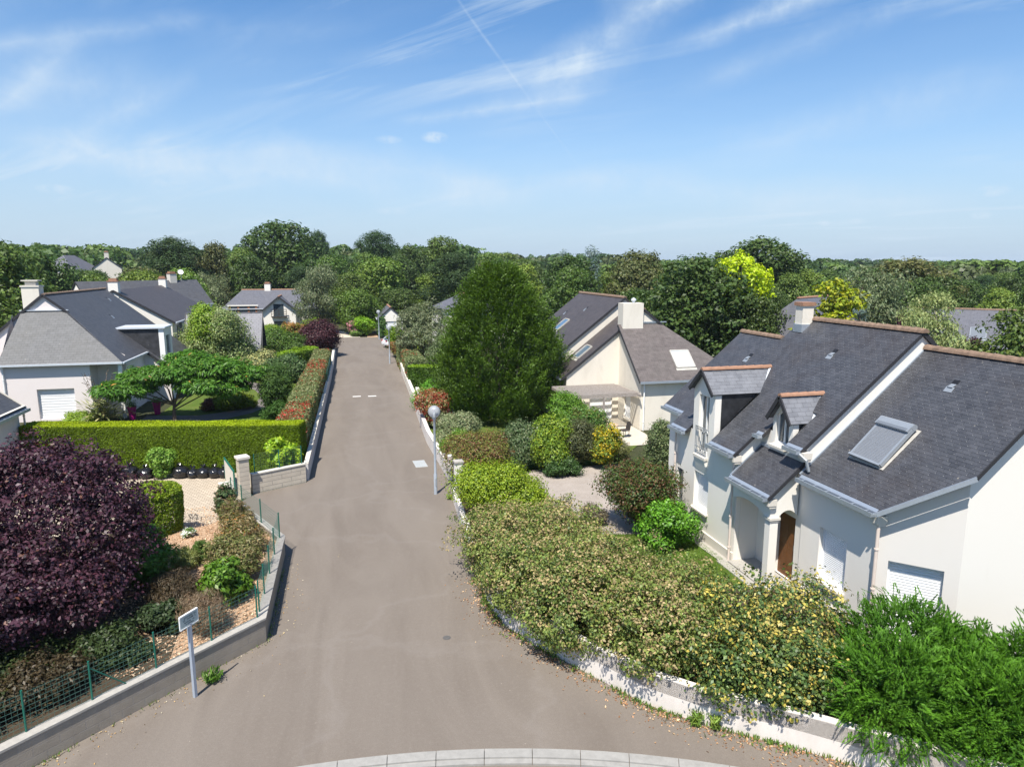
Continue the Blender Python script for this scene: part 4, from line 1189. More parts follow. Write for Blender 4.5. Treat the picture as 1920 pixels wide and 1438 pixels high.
    ridge_tiles(T, (RX, 17.05, zp(RX)), (RX, 22.1, zp(RX)), 0.13); ridge_tiles(T, (GX, 12.6, zg(GX)), (GX, 17.15, zg(GX)), 0.13); ridge_tiles(T, (16.2, 22.8, zp(16.2)), (16.2, 25.5, zp(16.2)), 0.12)
    T.build_each('ridge_tiles', 'old_terracotta', H)
    # zinc strip where the garage roof meets the gable
    Z = MB()
    Z.bar((13.1, 17.17, zg(13.1)+0.02), (GX, 17.17, zg(GX)+0.02), 0.05, 0.04); Z.bar((12.2, 19.46, zq(12.2)+0.02), (13.3, 19.46, zq(13.3)+0.02), 0.04, 0.04)
    Z.bar((13.31, 17.3, zq(13.31)+0.03), (13.31, 19.45, zq(13.31)+0.03), 0.05, 0.10)
    Z.build_each('flashing', 'zinc', H, 6)
    G, D = MB(), MB(); O = (-1, 0, 0); us = (1, 0, S); ug = (1, 0, SG)
    for x, ya, yb, zf, u_ in ((13.05, 17.12, 17.84, zp, us), (13.05, 19.1, 19.42, zp, us), (12.25, 19.44, 21.0, zp, us), (12.25, 22.76, 23.9, zp, us), (12.73, 23.94, 25.5, zp, us),
                              (13.05, 14.02, 17.1, zg, ug), (12.15, 17.3, 19.48, zq, ug)):
        gutter(G, D, (x, ya, zf(x)), (x, yb, zf(x)), O, updir=u_)
    G.marks.append(len(G.f))
    a, b = Vector((13.05, 14.0, zg(13.05))), Vector((14.47, 12.58, zg(14.47)))
    oc = Vector((-1, -1, 0)).normalized()
    G.bar(a+oc*0.10-Vector((0, 0, 0.06)), b+oc*0.10-Vector((0, 0, 0.06)), 0.14, 0.012); G.bar(a+oc*0.17-Vector((0, 0, 0.01)), b+oc*0.17-Vector((0, 0, 0.01)), 0.02, 0.10); G.bar(a+oc*0.02, b+oc*0.02, 0.03, 0.05)
    G.build_each('gutter', 'zinc', H); D.build_each('gutter_bed', 'zinc_dark', H)
    for x, y, za, zb in ((13.16, 14.02, -0.05, 3.45), (12.40, 19.62, -0.05, 3.65), (12.38, 23.70, -0.05, 3.7)): downpipe(x, y, za, zb, H)
    mb = MB(); mb.tube([(13.0, 17.12, 4.45), (13.12, 16.95, 4.30), (13.2, 16.9, 3.97)], 0.045, 8); mb.build('downpipe', 'light_grey_metal', H)
    # kneeler stones at the eave corners
    K = MB()
    for c in ((12.40, 19.53, 3.70), (13.2, 17.12, 4.40), (13.2, 14.08, 3.55), (12.33, 17.42, 2.92)):
        K.box(c, (0.30, 0.26, 0.20)); K.box((c[0]+0.02, c[1], c[2]-0.14), (0.22, 0.22, 0.07))
    K.build_each('kneeler_stone', 'stone_trim', H, 12)
    # plinth
    K = MB(); K.box((12.47, 21.65, 0.16), (0.06, 4.3, 0.42)); K.box((13.27, 15.66, 0.12), (0.06, 3.05, 0.4)); K.build_each('plinth', 'stone_trim', H, 6)
    # ---- windows and door
    w = wnd(); roller_shutter(P1, S_(21.33), S_(22.36), 1.12, 2.46, 0.16, w); sill(P1, S_(21.33), S_(22.36), 1.06, w)
    w = wnd(); fill(P1, side, 0.14, 'pane', 'window_glass', w); sill(P1, S_(23.2), S_(23.72), 0.36, w)
    w = wnd(); roller_shutter(P4, 15.22-14.13, 16.35-14.13, 0.95, 2.45, 0.16, w); sill(P4, 15.22-14.13, 16.35-14.13, 0.89, w, out=0.13)
    w = wnd('garage_door'); roller_shutter(P5, 0.33, 1.57, 0.4, 2.43, 0.20, w, name='door_panel', step=0.075); sill(P5, 0.33, 1.57, 0.34, w)
    dr = fill(P3, door, 0.12, 'door', 'door_wood', H)
    mb = MB()
    for a0, a1, b0, b1 in ((0.1, 0.42, 0.25, 1.0), (0.48, 0.8, 0.25, 1.0), (0.1, 0.42, 1.12, 1.95), (0.48, 0.8, 1.12, 1.95)):
        mb.slab([P3(0.32+a0, 0.12+b0, 0.115), P3(0.32+a1, 0.12+b0, 0.115), P3(0.32+a1, 0.12+b1, 0.115), P3(0.32+a0, 0.12+b1, 0.115)][::-1], 0.02)
    mb.build('door_panel', 'door_wood', dr)
    mb = MB(); mb.tube([P3(0.40, 1.15, 0.06), P3(0.40, 1.32, 0.06)], 0.015, 6); mb.build('handle', 'light_grey_metal', dr)
    # ---- big dormer
    Dm = bpy.data.objects.new('dormer', None); COL.objects.link(Dm); Dm.parent = H; WORLD_LOC[Dm.name] = wloc(H).copy()
    def dormer(Dm, xf, y0, y1, ze, za, ov, xe, xr, xb, cw):
        ym = (y0+y1)/2
        # cheeks: slate with a plastered return at the front
        C, C2 = MB(), MB()
        for y, sg in ((y0, -1), (y1, 1)):
            a = [(xf+cw, y, zp(xf+cw)-0.05), (xb, y, ze-0.02), (xf+cw, y, ze-0.02)]
            C.face(a if sg > 0 else a[::-1])
            b = [(xf, y, min(zp(xf), ze)-0.25), (xf+cw, y, zp(xf+cw)-0.06), (xf+cw, y, ze-0.02), (xf, y, ze-0.02)]
            C2.face(b if sg > 0 else b[::-1])
        C.build_each('cheek', 'slate_cheek', Dm, 1); C2.build_each('cheek_return', 'white_plaster', Dm, 1)
        # two small roof planes with the overhang in front
        M = MB(); yo = 0.09; dz = (za-ze)/(ym-y0); zl = ze-yo*dz
        M.slab([(xf-ov, y0-yo, zl), (xb+0.05, y0-yo, zl), (xr, ym, za), (xf-ov, ym, za)], 0.06, (1, 0, 0))
        M.slab([(xf-ov, ym, za), (xr, ym, za), (xb+0.05, y1+yo, zl), (xf-ov, y1+yo, zl)], 0.06, (1, 0, 0))
        M.build('dormer_roof', 'slate_dormer', Dm)
        B = MB()
        B.bar((xf-ov, y0-yo, zl-0.05), (xf-ov, ym, za-0.05), 0.05, 0.13); B.bar((xf-ov, y1+yo, zl-0.05), (xf-ov, ym, za-0.05), 0.05, 0.13)
        B.build_each('bargeboard', 'dark_verge', Dm, 6)
        T = MB(); ridge_tiles(T, (xf-ov, ym, za+0.02), (xr, ym, za+0.02), 0.10, 0.34); T.build('ridge_tiles', 'terracotta', Dm)
        Z = MB(); Z.bar((xb+0.05, y0-yo, zl+0.03), (xr+0.02, ym, za+0.03), 0.09, 0.03); Z.bar((xb+0.05, y1+yo, zl+0.03), (xr+0.02, ym, za+0.03), 0.09, 0.03); Z.build_each('valley_flashing', 'bright_zinc', Dm, 6)
    dormer(Dm, 12.5, 21.14, 22.62, 5.64, 6.34, 0.18, 12.5, 15.1, 14.28, 0.24)
    fr = fill(P1, tall, 0.16, 'window', 'window_glass', Dm)
    mb = MB()
    for a0, b0, a1, b1 in ((2.04, 3.22, 2.04, 5.38), (2.72, 3.22, 2.72, 5.38), (2.38, 3.22, 2.38, 5.38), (2.02, 3.25, 2.74, 3.25), (2.02, 5.35, 2.74, 5.35), (2.02, 4.0, 2.74, 4.0)):
        mb.bar(P1(a0, b0, 0.145), P1(a1, b1, 0.145), 0.06)
    mb.build('window_frame', 'white_paint', Dm)
    sill(P1, 2.02, 2.74, 3.14, Dm, out=0.14, h=0.10)
    K = MB(); K.slab([P1(2.0, 2.55, -0.001), P1(2.0, 3.04, -0.12), P1(2.76, 3.04, -0.12), P1(2.76, 2.55, -0.001)], 0.01); K.slab([P1(2.0, 2.55, 0), P1(2.0, 3.04, 0), P1(2.0, 3.04, -0.12)], 0.01); K.slab([P1(2.76, 2.55, 0), P1(2.76, 3.04, -0.12), P1(2.76, 3.04, 0)], 0.01); K.build('bracket', 'white_plaster', Dm)
    Rl = MB()
    for z in (3.3, 3.45, 4.12, 4.2): Rl.bar(P1(1.98, z, -0.08), P1(2.78, z, -0.08), 0.025)
    for k in range(8): Rl.bar(P1(2.0+k*0.11, 3.3, -0.08), P1(2.0+k*0.11, 4.2, -0.08), 0.016)
    for s in (1.98, 2.78): Rl.bar(P1(s, 4.16, -0.08), P1(s, 4.16, 0.02), 0.02)
    Rl.build('guard_rail', 'light_grey_metal', Dm)
    Dm2 = bpy.data.objects.new('dormer', None); COL.objects.link(Dm2); Dm2.parent = H; WORLD_LOC[Dm2.name] = wloc(H).copy()
    dormer(Dm2, 13.35, 17.96, 18.98, 5.30, 5.98, 0.20, 13.35, 14.72, 13.9, 0.20)
    fill(P3, dw, 0.13, 'window', 'window_glass', Dm2)
    sill(P3, dw[0][0], dw[1][0], 4.33, Dm2, out=0.2, h=0.08)
    mb = MB()
    pts = dw+[dw[0]]
    for a, b in zip(pts[:-1], pts[1:]): mb.bar(P3(*a, 0.115), P3(*b, 0.115), 0.05)
    mb.bar(P3(1.29, 4.4, 0.115), P3(1.29, 5.6, 0.115), 0.05); mb.build('window_frame', 'white_paint', Dm2)
    # ---- porch: arched front and side, corner column, steps
    def arch(s_a, s_b, z0, zs, rise, n=10):
        pts = [(s_a, z0), (s_b, z0)]
        for k in range(n+1):
            t = k/n; s = s_b+(s_a-s_b)*t
            pts.append((s, zs+rise*(1-(2*t-1)**2)))
        return pts
    Wp = MB()
    PF = panel(Wp, (12.36, 17.42), (12.36, 19.5), [(0, 2.40), (0.3, 2.40)]+[(0.30+1.76*k/10, 2.40+0.17*(1-(2*k/10-1)**2)) for k in range(1, 10)]+[(2.06, 2.40), (2.06, 0.0), (2.08, 0.0), (2.08, zq(12.36)-0.09), (0, zq(12.36)-0.09)], [], 0.1, (1, 0))
    panel(Wp, (12.66, 17.42), (12.66, 19.5), [(0, 2.40), (0.3, 2.40)]+[(0.30+1.76*k/10, 2.40+0.17*(1-(2*k/10-1)**2)) for k in range(1, 10)]+[(2.06, 2.40), (2.06, 0.0), (2.08, 0.0), (2.08, zq(12.66)-0.09), (0, zq(12.66)-0.09)], [], 0.1, (1, 0))
    ar = [(0.30, 2.40)]+[(0.30+1.76*k/10, 2.40+0.17*(1-(2*k/10-1)**2)) for k in range(1, 10)]+[(2.06, 2.40)]
    for (sa, za), (sb, zb) in zip(ar[:-1], ar[1:]): Wp.face([(12.36, 17.42+sa, za), (12.36, 17.42+sb, zb), (12.66, 17.42+sb, zb), (12.66, 17.42+sa, za)])
    sd = [(0, 2.40), (0.3, 2.40)]+[(0.3+0.64*k/8, 2.42+0.18*(1-(2*k/8-1)**2)) for k in range(1, 8)]+[(0.94, 2.40), (0.94, zq(13.3)-0.09), (0, zq(12.36)-0.09)]
    panel(Wp, (12.36, 17.42), (13.3, 17.42), sd); panel(Wp, (12.36, 17.66), (13.3, 17.66), sd)
    ar = [(0.3, 2.40)]+[(0.3+0.64*k/8, 2.42+0.18*(1-(2*k/8-1)**2)) for k in range(1, 8)]+[(0.94, 2.40)]
    for (sa, za), (sb, zb) in zip(ar[:-1], ar[1:]): Wp.face([(12.36+sa, 17.42, za), (12.36+sb, 17.42, zb), (12.36+sb, 17.66, zb), (12.36+sa, 17.66, za)])
    Wp.build('porch_wall', 'white_plaster', H)
    Cm = MB(); Cm.box((12.51, 17.55, 1.16), (0.28, 0.26, 2.34)); col = Cm.build('column', 'white_plaster', H)
    Cm = MB(); Cm.box((12.51, 17.55, 2.36), (0.38, 0.36, 0.08)); Cm.box((12.51, 17.55, 2.29), (0.33, 0.31, 0.06)); Cm.build('capital', 'stone_trim', col)
    St = MB(); St.box((12.85, 18.4, 0.06), (1.1, 2.2, 0.12)); St.box((12.2, 18.4, 0.0), (0.4, 2.6, 0.14)); St.build('porch_step', 'concrete', H)
    Lm = MB(); Lm.box((13.30, 18.85, 1.95), (0.1, 0.12, 0.22)); Lm.build('porch_lamp', 'dark_void', H)
    # ---- roof furniture
    chimney('chimney', (16.72, 22.32), 0.46, 0.42, 6.9, 8.52, H, 'cream_plaster', 'terracotta', pot=False, caph=0.13)
    mb = MB(); mb.box((16.72, 22.32, zp(16.72)-0.06), (0.54, 0.5, 0.3)); mb.build('flashing', 'zinc', H)
    F = slope_frame((15.74, 19.52, zp(15.74)), (0, 1, 0), (1, 0, S)); roof_vent(F, H)
    F = slope_frame((15.05, 23.36, zp(15.05)), (0, 1, 0), (1, 0, S)); roof_vent(F, H)
    F = slope_frame((16.15, 15.12, zg(16.15)), (0, 1, 0), (1, 0, SG)); roof_vent(F, H)
    # roof window with closed grey roller shutter, standing proud of the slates
    F = slope_frame((13.98, 14.98, zg(13.98)), (0, 1, 0), (1, 0, SG))
    w_, h_ = 1.12, 1.36
    mb = MB(); nrm = F(0, 0, 1)-F(0, 0, 0)
    for a0, b0, a1, b1 in ((0, 0, 0, h_), (w_, 0, w_, h_), (0, 0, w_, 0)): mb.bar(F(a0, b0, 0.10), F(a1, b1, 0.16), 0.07, 0.10, up=tuple(nrm))
    sk = mb.build('roof_window', 'light_grey_metal', H)
    mb = MB(); n = 26
    for k in range(n):
        b0 = 0.05+(h_-0.25)*k/n; b1 = 0.05+(h_-0.25)*(k+1)/n; t0 = 0.13+0.06*k/n
        mb.face([F(0.03, b0, t0), F(w_-0.03, b0, t0), F(w_-0.03, (b0+b1)/2, t0+0.012), F(0.03, (b0+b1)/2, t0+0.012)][::-1]); mb.face([F(0.03, (b0+b1)/2, t0+0.012), F(w_-0.03, (b0+b1)/2, t0+0.012), F(w_-0.03, b1, t0), F(0.03, b1, t0)][::-1])
    mb.build('shutter', 'roller_zinc', sk)
    mb = MB(); mb.bar(F(-0.03, h_-0.07, 0.20), F(w_+0.03, h_-0.07, 0.20), 0.26, 0.16, up=tuple(nrm)); mb.tube([F(-0.04, h_+0.04, 0.19), F(w_+0.04, h_+0.04, 0.19)], 0.09, 12); mb.build('shutter_box', 'light_grey_metal', sk)
    mb = MB(); mb.bar(F(0.02, h_-0.15, 0.285), F(w_-0.02, h_-0.15, 0.285), 0.09, 0.01, up=tuple(nrm)); mb.build('box_slot', 'grey_shutter', sk)
    mb = MB(); mb.slab([F(-0.10, -0.06, 0.02), F(w_+0.08, -0.06, 0.02), F(w_+0.08, h_+0.1, 0.02), F(-0.10, h_+0.1, 0.02)], 0.01); mb.build('flashing', 'flashing', sk)
    mb = MB(); mb.slab([F(0, 0, 0.10), F(w_, 0, 0.10), F(w_, h_, 0.14), F(0, h_, 0.14)], 0.07); mb.build('curb', 'dark_void', sk)
    return H
right_house()

def sub(name, parent):
    e = bpy.data.objects.new(name, None); COL.objects.link(e); e.parent = parent; WORLD_LOC[e.name] = wloc(parent).copy()
    return e

# ------------------------------------------------------------------ brown-roofed house in the middle
def middle_house():
    H = thing('house', 'cream house with brown slate roof, thick gable chimney and pergola behind the conical tree', 'house', (18, 44, 0))
    S = 0.78
    AX, AY = 19.0, 41.5
    za = 7.2
    zl = lambda x: za-S*abs(x-AX)
    W = MB()
    # front gable at Y=41.5
    Pg = panel(W, (13.75, AY), (24.2, AY), [(0, -0.2), (10.45, -0.2), (10.45, zl(24.2)-0.1), (AX-13.75, za-0.12), (0, zl(13.75)-0.1)], [rect(1.6, 3.2, -0.1, 2.1)], 0.2, (0, 1))
    # projecting room: left side wall (sloping top), front wall
    zh = lambda y: 3.05+0.85*(y-37.75)
    Ps = panel(W, (17.35, AY), (17.35, 38.0), [(0, -0.2), (3.5, -0.2), (3.5, zh(38.0)-0.08), (0, zh(AY)-0.08)], [rect(1.0, 2.05, 0.35, 1.85)], 0.18, (1, 0))
    Pf = panel(W, (17.35, 38.0), (23.4, 38.0), [(0, -0.2), (6.05, -0.2), (6.05, 3.1), (0, 3.1)], [], 0.2, (0, 1))
    panel(W, (23.4, 38.0), (23.4, AY), [(0, -0.2), (3.5, -0.2), (3.5, 3.8), (0, 3.1)])
    panel(W, (13.75, AY), (13.75, 44.0), [(0, -0.2), (2.5, -0.2), (2.5, zl(13.75)-0.1), (0, zl(13.75)-0.1)])
    # taller rear block
    BX, BY, zb = 18.7, 44.0, 7.85
    zr = lambda x: zb-S*abs(x-BX)
    panel(W, (13.3, BY), (24.1, BY), [(0, -0.2), (10.8, -0.2), (10.8, zr(24.1)-0.1), (BX-13.3, zb-0.12), (0, zr(13.3)-0.1)])
    panel(W, (13.3, 44.0), (13.3, 53.2), [(0, -0.2), (9.2, -0.2), (9.2, zr(13.3)-0.1), (0, zr(13.3)-0.1)])
    panel(W, (24.1, 44.0), (24.1, 53.2), [(0, -0.2), (9.2, -0.2), (9.2, 3.5), (0, 3.5)])
    W.build('wall', 'cream_plaster', H)
    M = MB()
    M.slab([(13.4, AY-0.08, zl(13.4)), (AX, AY-0.08, za), (AX, BY, za), (13.4, BY, zl(13.4))], 0.1, (0, -1, 0))
    M.slab([(AX, AY-0.08, za), (24.5, AY-0.08, zl(24.5)), (24.5, BY, zl(24.5)), (AX, BY, za)], 0.1, (0, 1, 0))
    M.slab([(13.0, BY-0.08, zr(13.0)), (BX, BY-0.08, zb), (BX, 53.2, zb), (13.0, 53.2, zr(13.0))], 0.1, (0, -1, 0))
    M.slab([(BX, BY-0.08, zb), (24.4, BY-0.08, zr(24.4)), (24.4, 53.2, zr(24.4)), (BX, 53.2, zb)], 0.1, (0, 1, 0))
    M.build('roof', 'slate_brown_dark', H)
    M = MB()
    # hipped roof over the projecting room, rising to the gable
    yt = AY-0.02
    M.slab([(17.2, 37.75, 3.05), (23.75, 37.75, 3.05), (23.0, 38.9, zh(38.9)), (20.25, yt, zh(yt)), (17.2, yt, zh(yt))], 0.1, (1, 0, 0))
    M.build('lean_to_roof', 'slate_brown', H)
    V = MB()
    V.bar((13.4, AY-0.10, zl(13.4)-0.06), (AX, AY-0.10, za-0.06), 0.04, 0.14); V.bar((AX, AY-0.10, za-0.06), (24.5, AY-0.10, zl(24.5)-0.06), 0.04, 0.14)
    V.bar((13.0, BY-0.10, zr(13.0)-0.06), (BX, BY-0.10, zb-0.06), 0.04, 0.14); V.bar((17.18, 37.75, 3.0), (17.18, yt, zh(yt)-0.05), 0.04, 0.14)
    V.build_each('verge', 'dark_verge', H, 6)
    T = MB(); ridge_tiles(T, (BX, BY-0.05, zb), (BX, 53.2, zb), 0.13, 0.4); ridge_tiles(T, (AX, AY-0.05, za), (AX, BY-0.1, za), 0.13, 0.4); T.build_each('ridge_tiles', 'old_terracotta', H)
    # chimney built on the gable
    Cm = MB(); Cm.box((18.12, AY+0.1, 6.65), (1.42, 0.85, 1.9)); ch = Cm.build('chimney', 'cream_plaster', H)
    Cm = MB(); Cm.lathe((18.3, AY+0.1, 7.6), [(0.09, 0), (0.09, 0.12), (0.17, 0.14), (0.17, 0.22), (0.05, 0.32)], 12); Cm.build('cowl', 'bright_zinc', ch, smooth=True)
    Cm = MB(); Cm.box((18.15, AY-0.35, 5.86), (1.4, 0.1, 0.08)); Cm.bar((18.85, AY-0.04, 6.33), (20.6, AY-0.04, 6.33), 0.06, 0.07); Cm.build('flashing', 'zinc', H)
    G, D = MB(), MB(); gutter(G, D, (17.2, 37.75, 3.05), (23.6, 37.75, 3.05), (0, -1, 0)); gutter(G, D, (13.0, BY, zr(13.0)), (13.0, 53.1, zr(13.0)), (-1, 0, 0)); gutter(G, D, (13.4, AY, zl(13.4)), (13.4, 43.8, zl(13.4)), (-1, 0, 0))
    G.build_each('gutter', 'zinc', H); D.build_each('gutter_bed', 'zinc_dark', H)
    downpipe(17.55, 37.9, -0.1, 2.95, H, 'white_paint')
    # windows
    w = sub('sliding_door', H); roller_shutter(Pg, 1.6, 3.2, -0.1, 2.1, 0.15, w, step=0.06)
    w = sub('window', H); roller_shutter(Ps, 1.0, 2.05, 0.35, 1.85, 0.14, w); sill(Ps, 1.0, 2.05, 0.30, w)
    F = slope_frame((19.98, 38.52, zh(38.52)), (1, 0, 0), (0, 1, 0.85)); skylight(F, 1.25, 1.42, H, 'blind_glass')
    F = slope_frame((14.82, 43.35, zl(14.82)), (0, -1, 0), (1, 0, S)); skylight(F, 1.0, 1.22, H)
    F = slope_frame((15.35, 49.6, zr(15.35)), (0, -1, 0), (1, 0, S)); skylight(F, 1.0, 1.2, H)
    F = slope_frame((17.2, 48.0, zr(17.2)), (0, 1, 0), (1, 0, S)); roof_vent(F, H)
    F = slope_frame((16.6, 51.0, zr(16.6)), (0, 1, 0), (1, 0, S)); roof_vent(F, H)
    # pergola of weathered battens
    Pm = sub('pergola', H)
    B = MB()
    n = 15
    for k in range(n):
        y = 38.1+k*0.232
        B.bar((12.7, y, 2.32), (17.0 if k > 3 else 17.25, y, 2.32), 0.10, 0.06)
    B.build('battens', 'old_wood', Pm)
    B = MB(); B.bar((12.75, 38.0, 2.22), (12.75, 41.4, 2.22), 0.1, 0.14); B.bar((17.2, 37.6, 2.22), (17.2, 41.4, 2.22), 0.08, 0.14); B.bar((12.6, 38.05, 2.20), (17.2, 38.05, 2.20), 0.08, 0.14); B.build_each('beam', 'old_wood', Pm, 6)
    for x in (12.78, 15.0):
        B = MB(); B.bar((x, 38.05, 0), (x, 38.05, 2.2), 0.1); B.build('pergola_post', 'old_wood', Pm)
middle_house()

def garden_set():
    root = thing('garden_table', 'round pale wooden garden table on the patio beside the pergola', 'table', (14.75, 36.8, 0.02))
    mb = MB(); mb.lathe((14.75, 36.8, 0.02), [(0.62, 0.70), (0.65, 0.71), (0.65, 0.745), (0.62, 0.75)], 28); mb.build('tabletop', 'teak', root, smooth=False)
    for k in range(4):
        a = R(45+90*k); mb = MB(); mb.tube([(14.75+0.42*math.cos(a), 36.8+0.42*math.sin(a), 0.02), (14.75+0.36*math.cos(a), 36.8+0.36*math.sin(a), 0.72)], 0.025, 6); mb.build('leg', 'dark_wicker', root)
    def chair(x, y, rz, label):
        r = thing('garden_chair', label, 'chair', (x, y, 0.02), 'chairs around the garden table')
        co, si = math.cos(rz), math.sin(rz)
        def P(a, b, z): return (x+a*co-b*si, y+a*si+b*co, 0.02+z)
        mb = MB(); mb.box((x, y, 0.02+0.43), (0.46, 0.46, 0.05), rz); mb.build('seat', 'dark_wicker', r)
        mb = MB(); mb.slab([P(-0.22, 0.22, 0.46), P(0.22, 0.22, 0.46), P(0.20, 0.30, 0.86), P(0, 0.31, 0.92), P(-0.20, 0.30, 0.86)], 0.03); mb.build('backrest', 'dark_wicker', r)
        for a in (-0.2, 0.2):
            for b in (-0.2, 0.2):
                mb = MB(); mb.tube([P(a, b, 0), P(a*0.95, b*0.95, 0.42)], 0.016, 6); mb.build('leg', 'dark_wicker', r)
    chair(15.72, 36.5, R(-80), 'dark garden chair with its back to the window wall')
    chair(14.55, 37.75, R(5), 'dark garden chair on the far side of the round table')
garden_set()

# ------------------------------------------------------------------ left house with the wide pale front roof
def left_house():
    H = thing('house', 'white house on the left with pale slate front roof, garage door and flat topped dormer', 'house', (-17.4, 53, 0.3))
    S = 0.84
    RX_, zrd = -18.98, 8.15
    zz = lambda x: zrd-S*abs(x-RX_)
    GY = 50.5
    FY = 48.0
    zf = lambda y: 3.93+1.145*(y-47.75)
    W = MB()
    Pf = panel(W, (-20.85, FY), (-15.9, FY), [(0, 0.1), (4.95, 0.1), (4.95, 4.05), (0, 4.05)], [rect(1.85, 3.95, 0.42, 2.33)], 0.22, (0, 1))
    panel(W, (-15.9, FY), (-15.9, 49.4), [(0, 0.1), (1.4, 0.1), (1.4, 4.8), (0, 4.05)])
    panel(W, (-15.9, 49.4), (-14.2, 49.4), [(0, 0.1), (1.7, 0.1), (1.7, 4.2), (0, 5.2)])
    panel(W, (-20.85, 50.5), (-20.85, FY), [(0, 0.1), (2.5, 0.1), (2.5, 4.0), (0, 6.9)])
    Pe = panel(W, (-14.2, 49.4), (-14.2, 54.0), [(0, 0.1), (4.6, 0.1), (4.6, zz(-14.2)-0.1), (0, zz(-14.2)-0.1)], [], 0.2, (-1, 0))
    panel(W, (-14.2, 53.6), (-12.55, 53.6), [(0, 0.1), (1.65, 0.1), (1.65, zz(-12.55)-0.1), (0, zz(-14.2)-0.1)])
    panel(W, (-12.55, 53.6), (-12.55, 62.4), [(0, 0.1), (8.8, 0.1), (8.8, zz(-12.55)-0.1), (0, zz(-12.55)-0.1)])
    panel(W, (-26.6, GY), (-14.3, GY), [(0, 0.1), (12.3, 0.1), (12.3, zz(-14.3)-0.1), (26.6+RX_, zrd-0.12), (0, zz(-26.6)-0.1)])
    panel(W, (-26.6, 62.4), (-26.6, GY), [(0, 0.1), (11.9, 0.1), (11.9, zz(-26.6)-0.1), (0, zz(-26.6)-0.1)])
    W.build('wall', 'pinkish_plaster', H)
    mb = MB(); mb.box((-14.15, 48.0, 2.0), (0.2, 0.2, 3.7)); mb.build('corner_post', 'white_paint', H)
    M = MB()
    M.slab([(-20.95, 47.75, zf(47.75)), (-13.93, 47.75, zf(47.75)), (-17.70, GY-0.02, zf(GY)), (-20.30, GY-0.02, zf(GY))], 0.1, (1, 0, 0))
    M.build('front_roof', 'slate_pale', H)
    M = MB()
    tz = zf(GY)
    M.slab([(-13.93, 47.75, zz(-13.93)), (-13.93, 53.45, zz(-13.93)), (-12.3, 53.45, zz(-12.3)), (-12.3, 62.5, zz(-12.3)), (RX_, 62.5, zrd), (RX_, GY-0.10, zrd), (-17.70, GY-0.10, zz(-17.70))], 0.1, (0, 1, 0))
    M.slab([(-26.9, GY-0.1, zz(-26.9)), (RX_, GY-0.1, zrd), (RX_, 62.5, zrd), (-26.9, 62.5, zz(-26.9))], 0.1, (0, -1, 0))
    M.build('roof', 'slate_mid', H)
    V = MB()
    V.bar((-17.6, GY-0.12, zz(-17.6)-0.05), (RX_, GY-0.12, zrd-0.05), 0.05, 0.16); V.bar((-26.9, GY-0.12, zz(-26.9)-0.05), (RX_, GY-0.12, zrd-0.05), 0.05, 0.16)
    V.bar((-13.93, 53.43, zz(-13.93)-0.05), (-12.3, 53.43, zz(-12.3)-0.05), 0.05, 0.16)
    V.build_each('verge', 'dark_verge', H, 6)
    G = MB()
    G.bar((-20.95, 47.68, 3.9), (-13.9, 47.68, 3.9), 0.13, 0.11); G.bar((-13.86, 47.7, 3.88), (-13.86, 53.4, 3.88), 0.12, 0.10); G.bar((-12.22, 53.5, zz(-12.3)-0.04), (-12.22, 62.5, zz(-12.3)-0.04), 0.12, 0.10)
    G.build_each('gutter', 'bright_zinc', H, 6)
    Z = MB(); Z.bar((-20.4, GY-0.05, tz+0.05), (-17.6, GY-0.05, tz+0.05), 0.14, 0.05); Z.build('flashing', 'bright_zinc', H)
    T = MB(); ridge_tiles(T, (RX_, GY, zrd), (RX_, 62.5, zrd), 0.12, 0.42); T.build_each('ridge_tiles', 'old_terracotta', H)
    ch = chimney('chimney', (-19.72, 50.95), 1.0, 0.75, 6.9, 8.62, H, 'cream_plaster', 'stone_trim', pot=False, caph=0.10)
    mb = MB(); mb.box((-19.72, 50.95, 8.86), (0.62, 0.45, 0.26)); mb.box((-19.72, 50.95, 9.03), (0.95, 0.7, 0.07)); mb.build('chimney_pot', 'stone_trim', ch)
    # flat-topped dormer looking to the street
    D = sub('dormer', H)
    mb = MB(); xf = -12.85
    for y in (54.05, 56.25):
        a = [(xf-0.35, y, zz(xf-0.35)-0.05), (xf-0.35, y, 5.5), (-15.8, y, 5.5)]
        mb.face(a); 
    mb.build_each('cheek', 'slate_mid', D, 1)
    mb = MB(); mb.box((xf-0.175, 54.07, 4.2), (0.35, 0.06, 2.7)); mb.build('corner_board', 'white_paint', D)
    Wd = MB(); Pd = panel(Wd, (xf, 54.04), (xf, 56.28), [(0, 2.6), (2.24, 2.6), (2.24, 5.5), (0, 5.5)], [rect(0.55, 1.75, 3.05, 4.95)], 0.15, (-1, 0)); Wd.build('dormer_face', 'white_plaster', D)
    fill(Pd, rect(0.55, 1.75, 3.05, 4.95), 0.12, 'window', 'window_glass', D)
    mb = MB(); mb.bar((-16.1, 55.15, 5.56), (xf+0.12, 55.15, 5.56), 2.5, 0.11); mb.build('dormer_roof', 'bright_zinc', D)
    # garage door, house window
    w = sub('garage_door', H); roller_shutter(Pf, 1.85, 3.95, 0.42, 2.33, 0.20, w, name='door_panel', step=0.16)
    downpipe(-20.7, 47.9, 0.2, 3.85, H, 'white_paint', 0.05)
    F = slope_frame((-16.6, 56.0, zz(-16.6)), (0, 1, 0), (-1, 0, S)); roof_vent(F, H)
    F = slope_frame((-17.9, 60.0, zz(-17.9)), (0, 1, 0), (-1, 0, S)); roof_vent(F, H)
left_house()

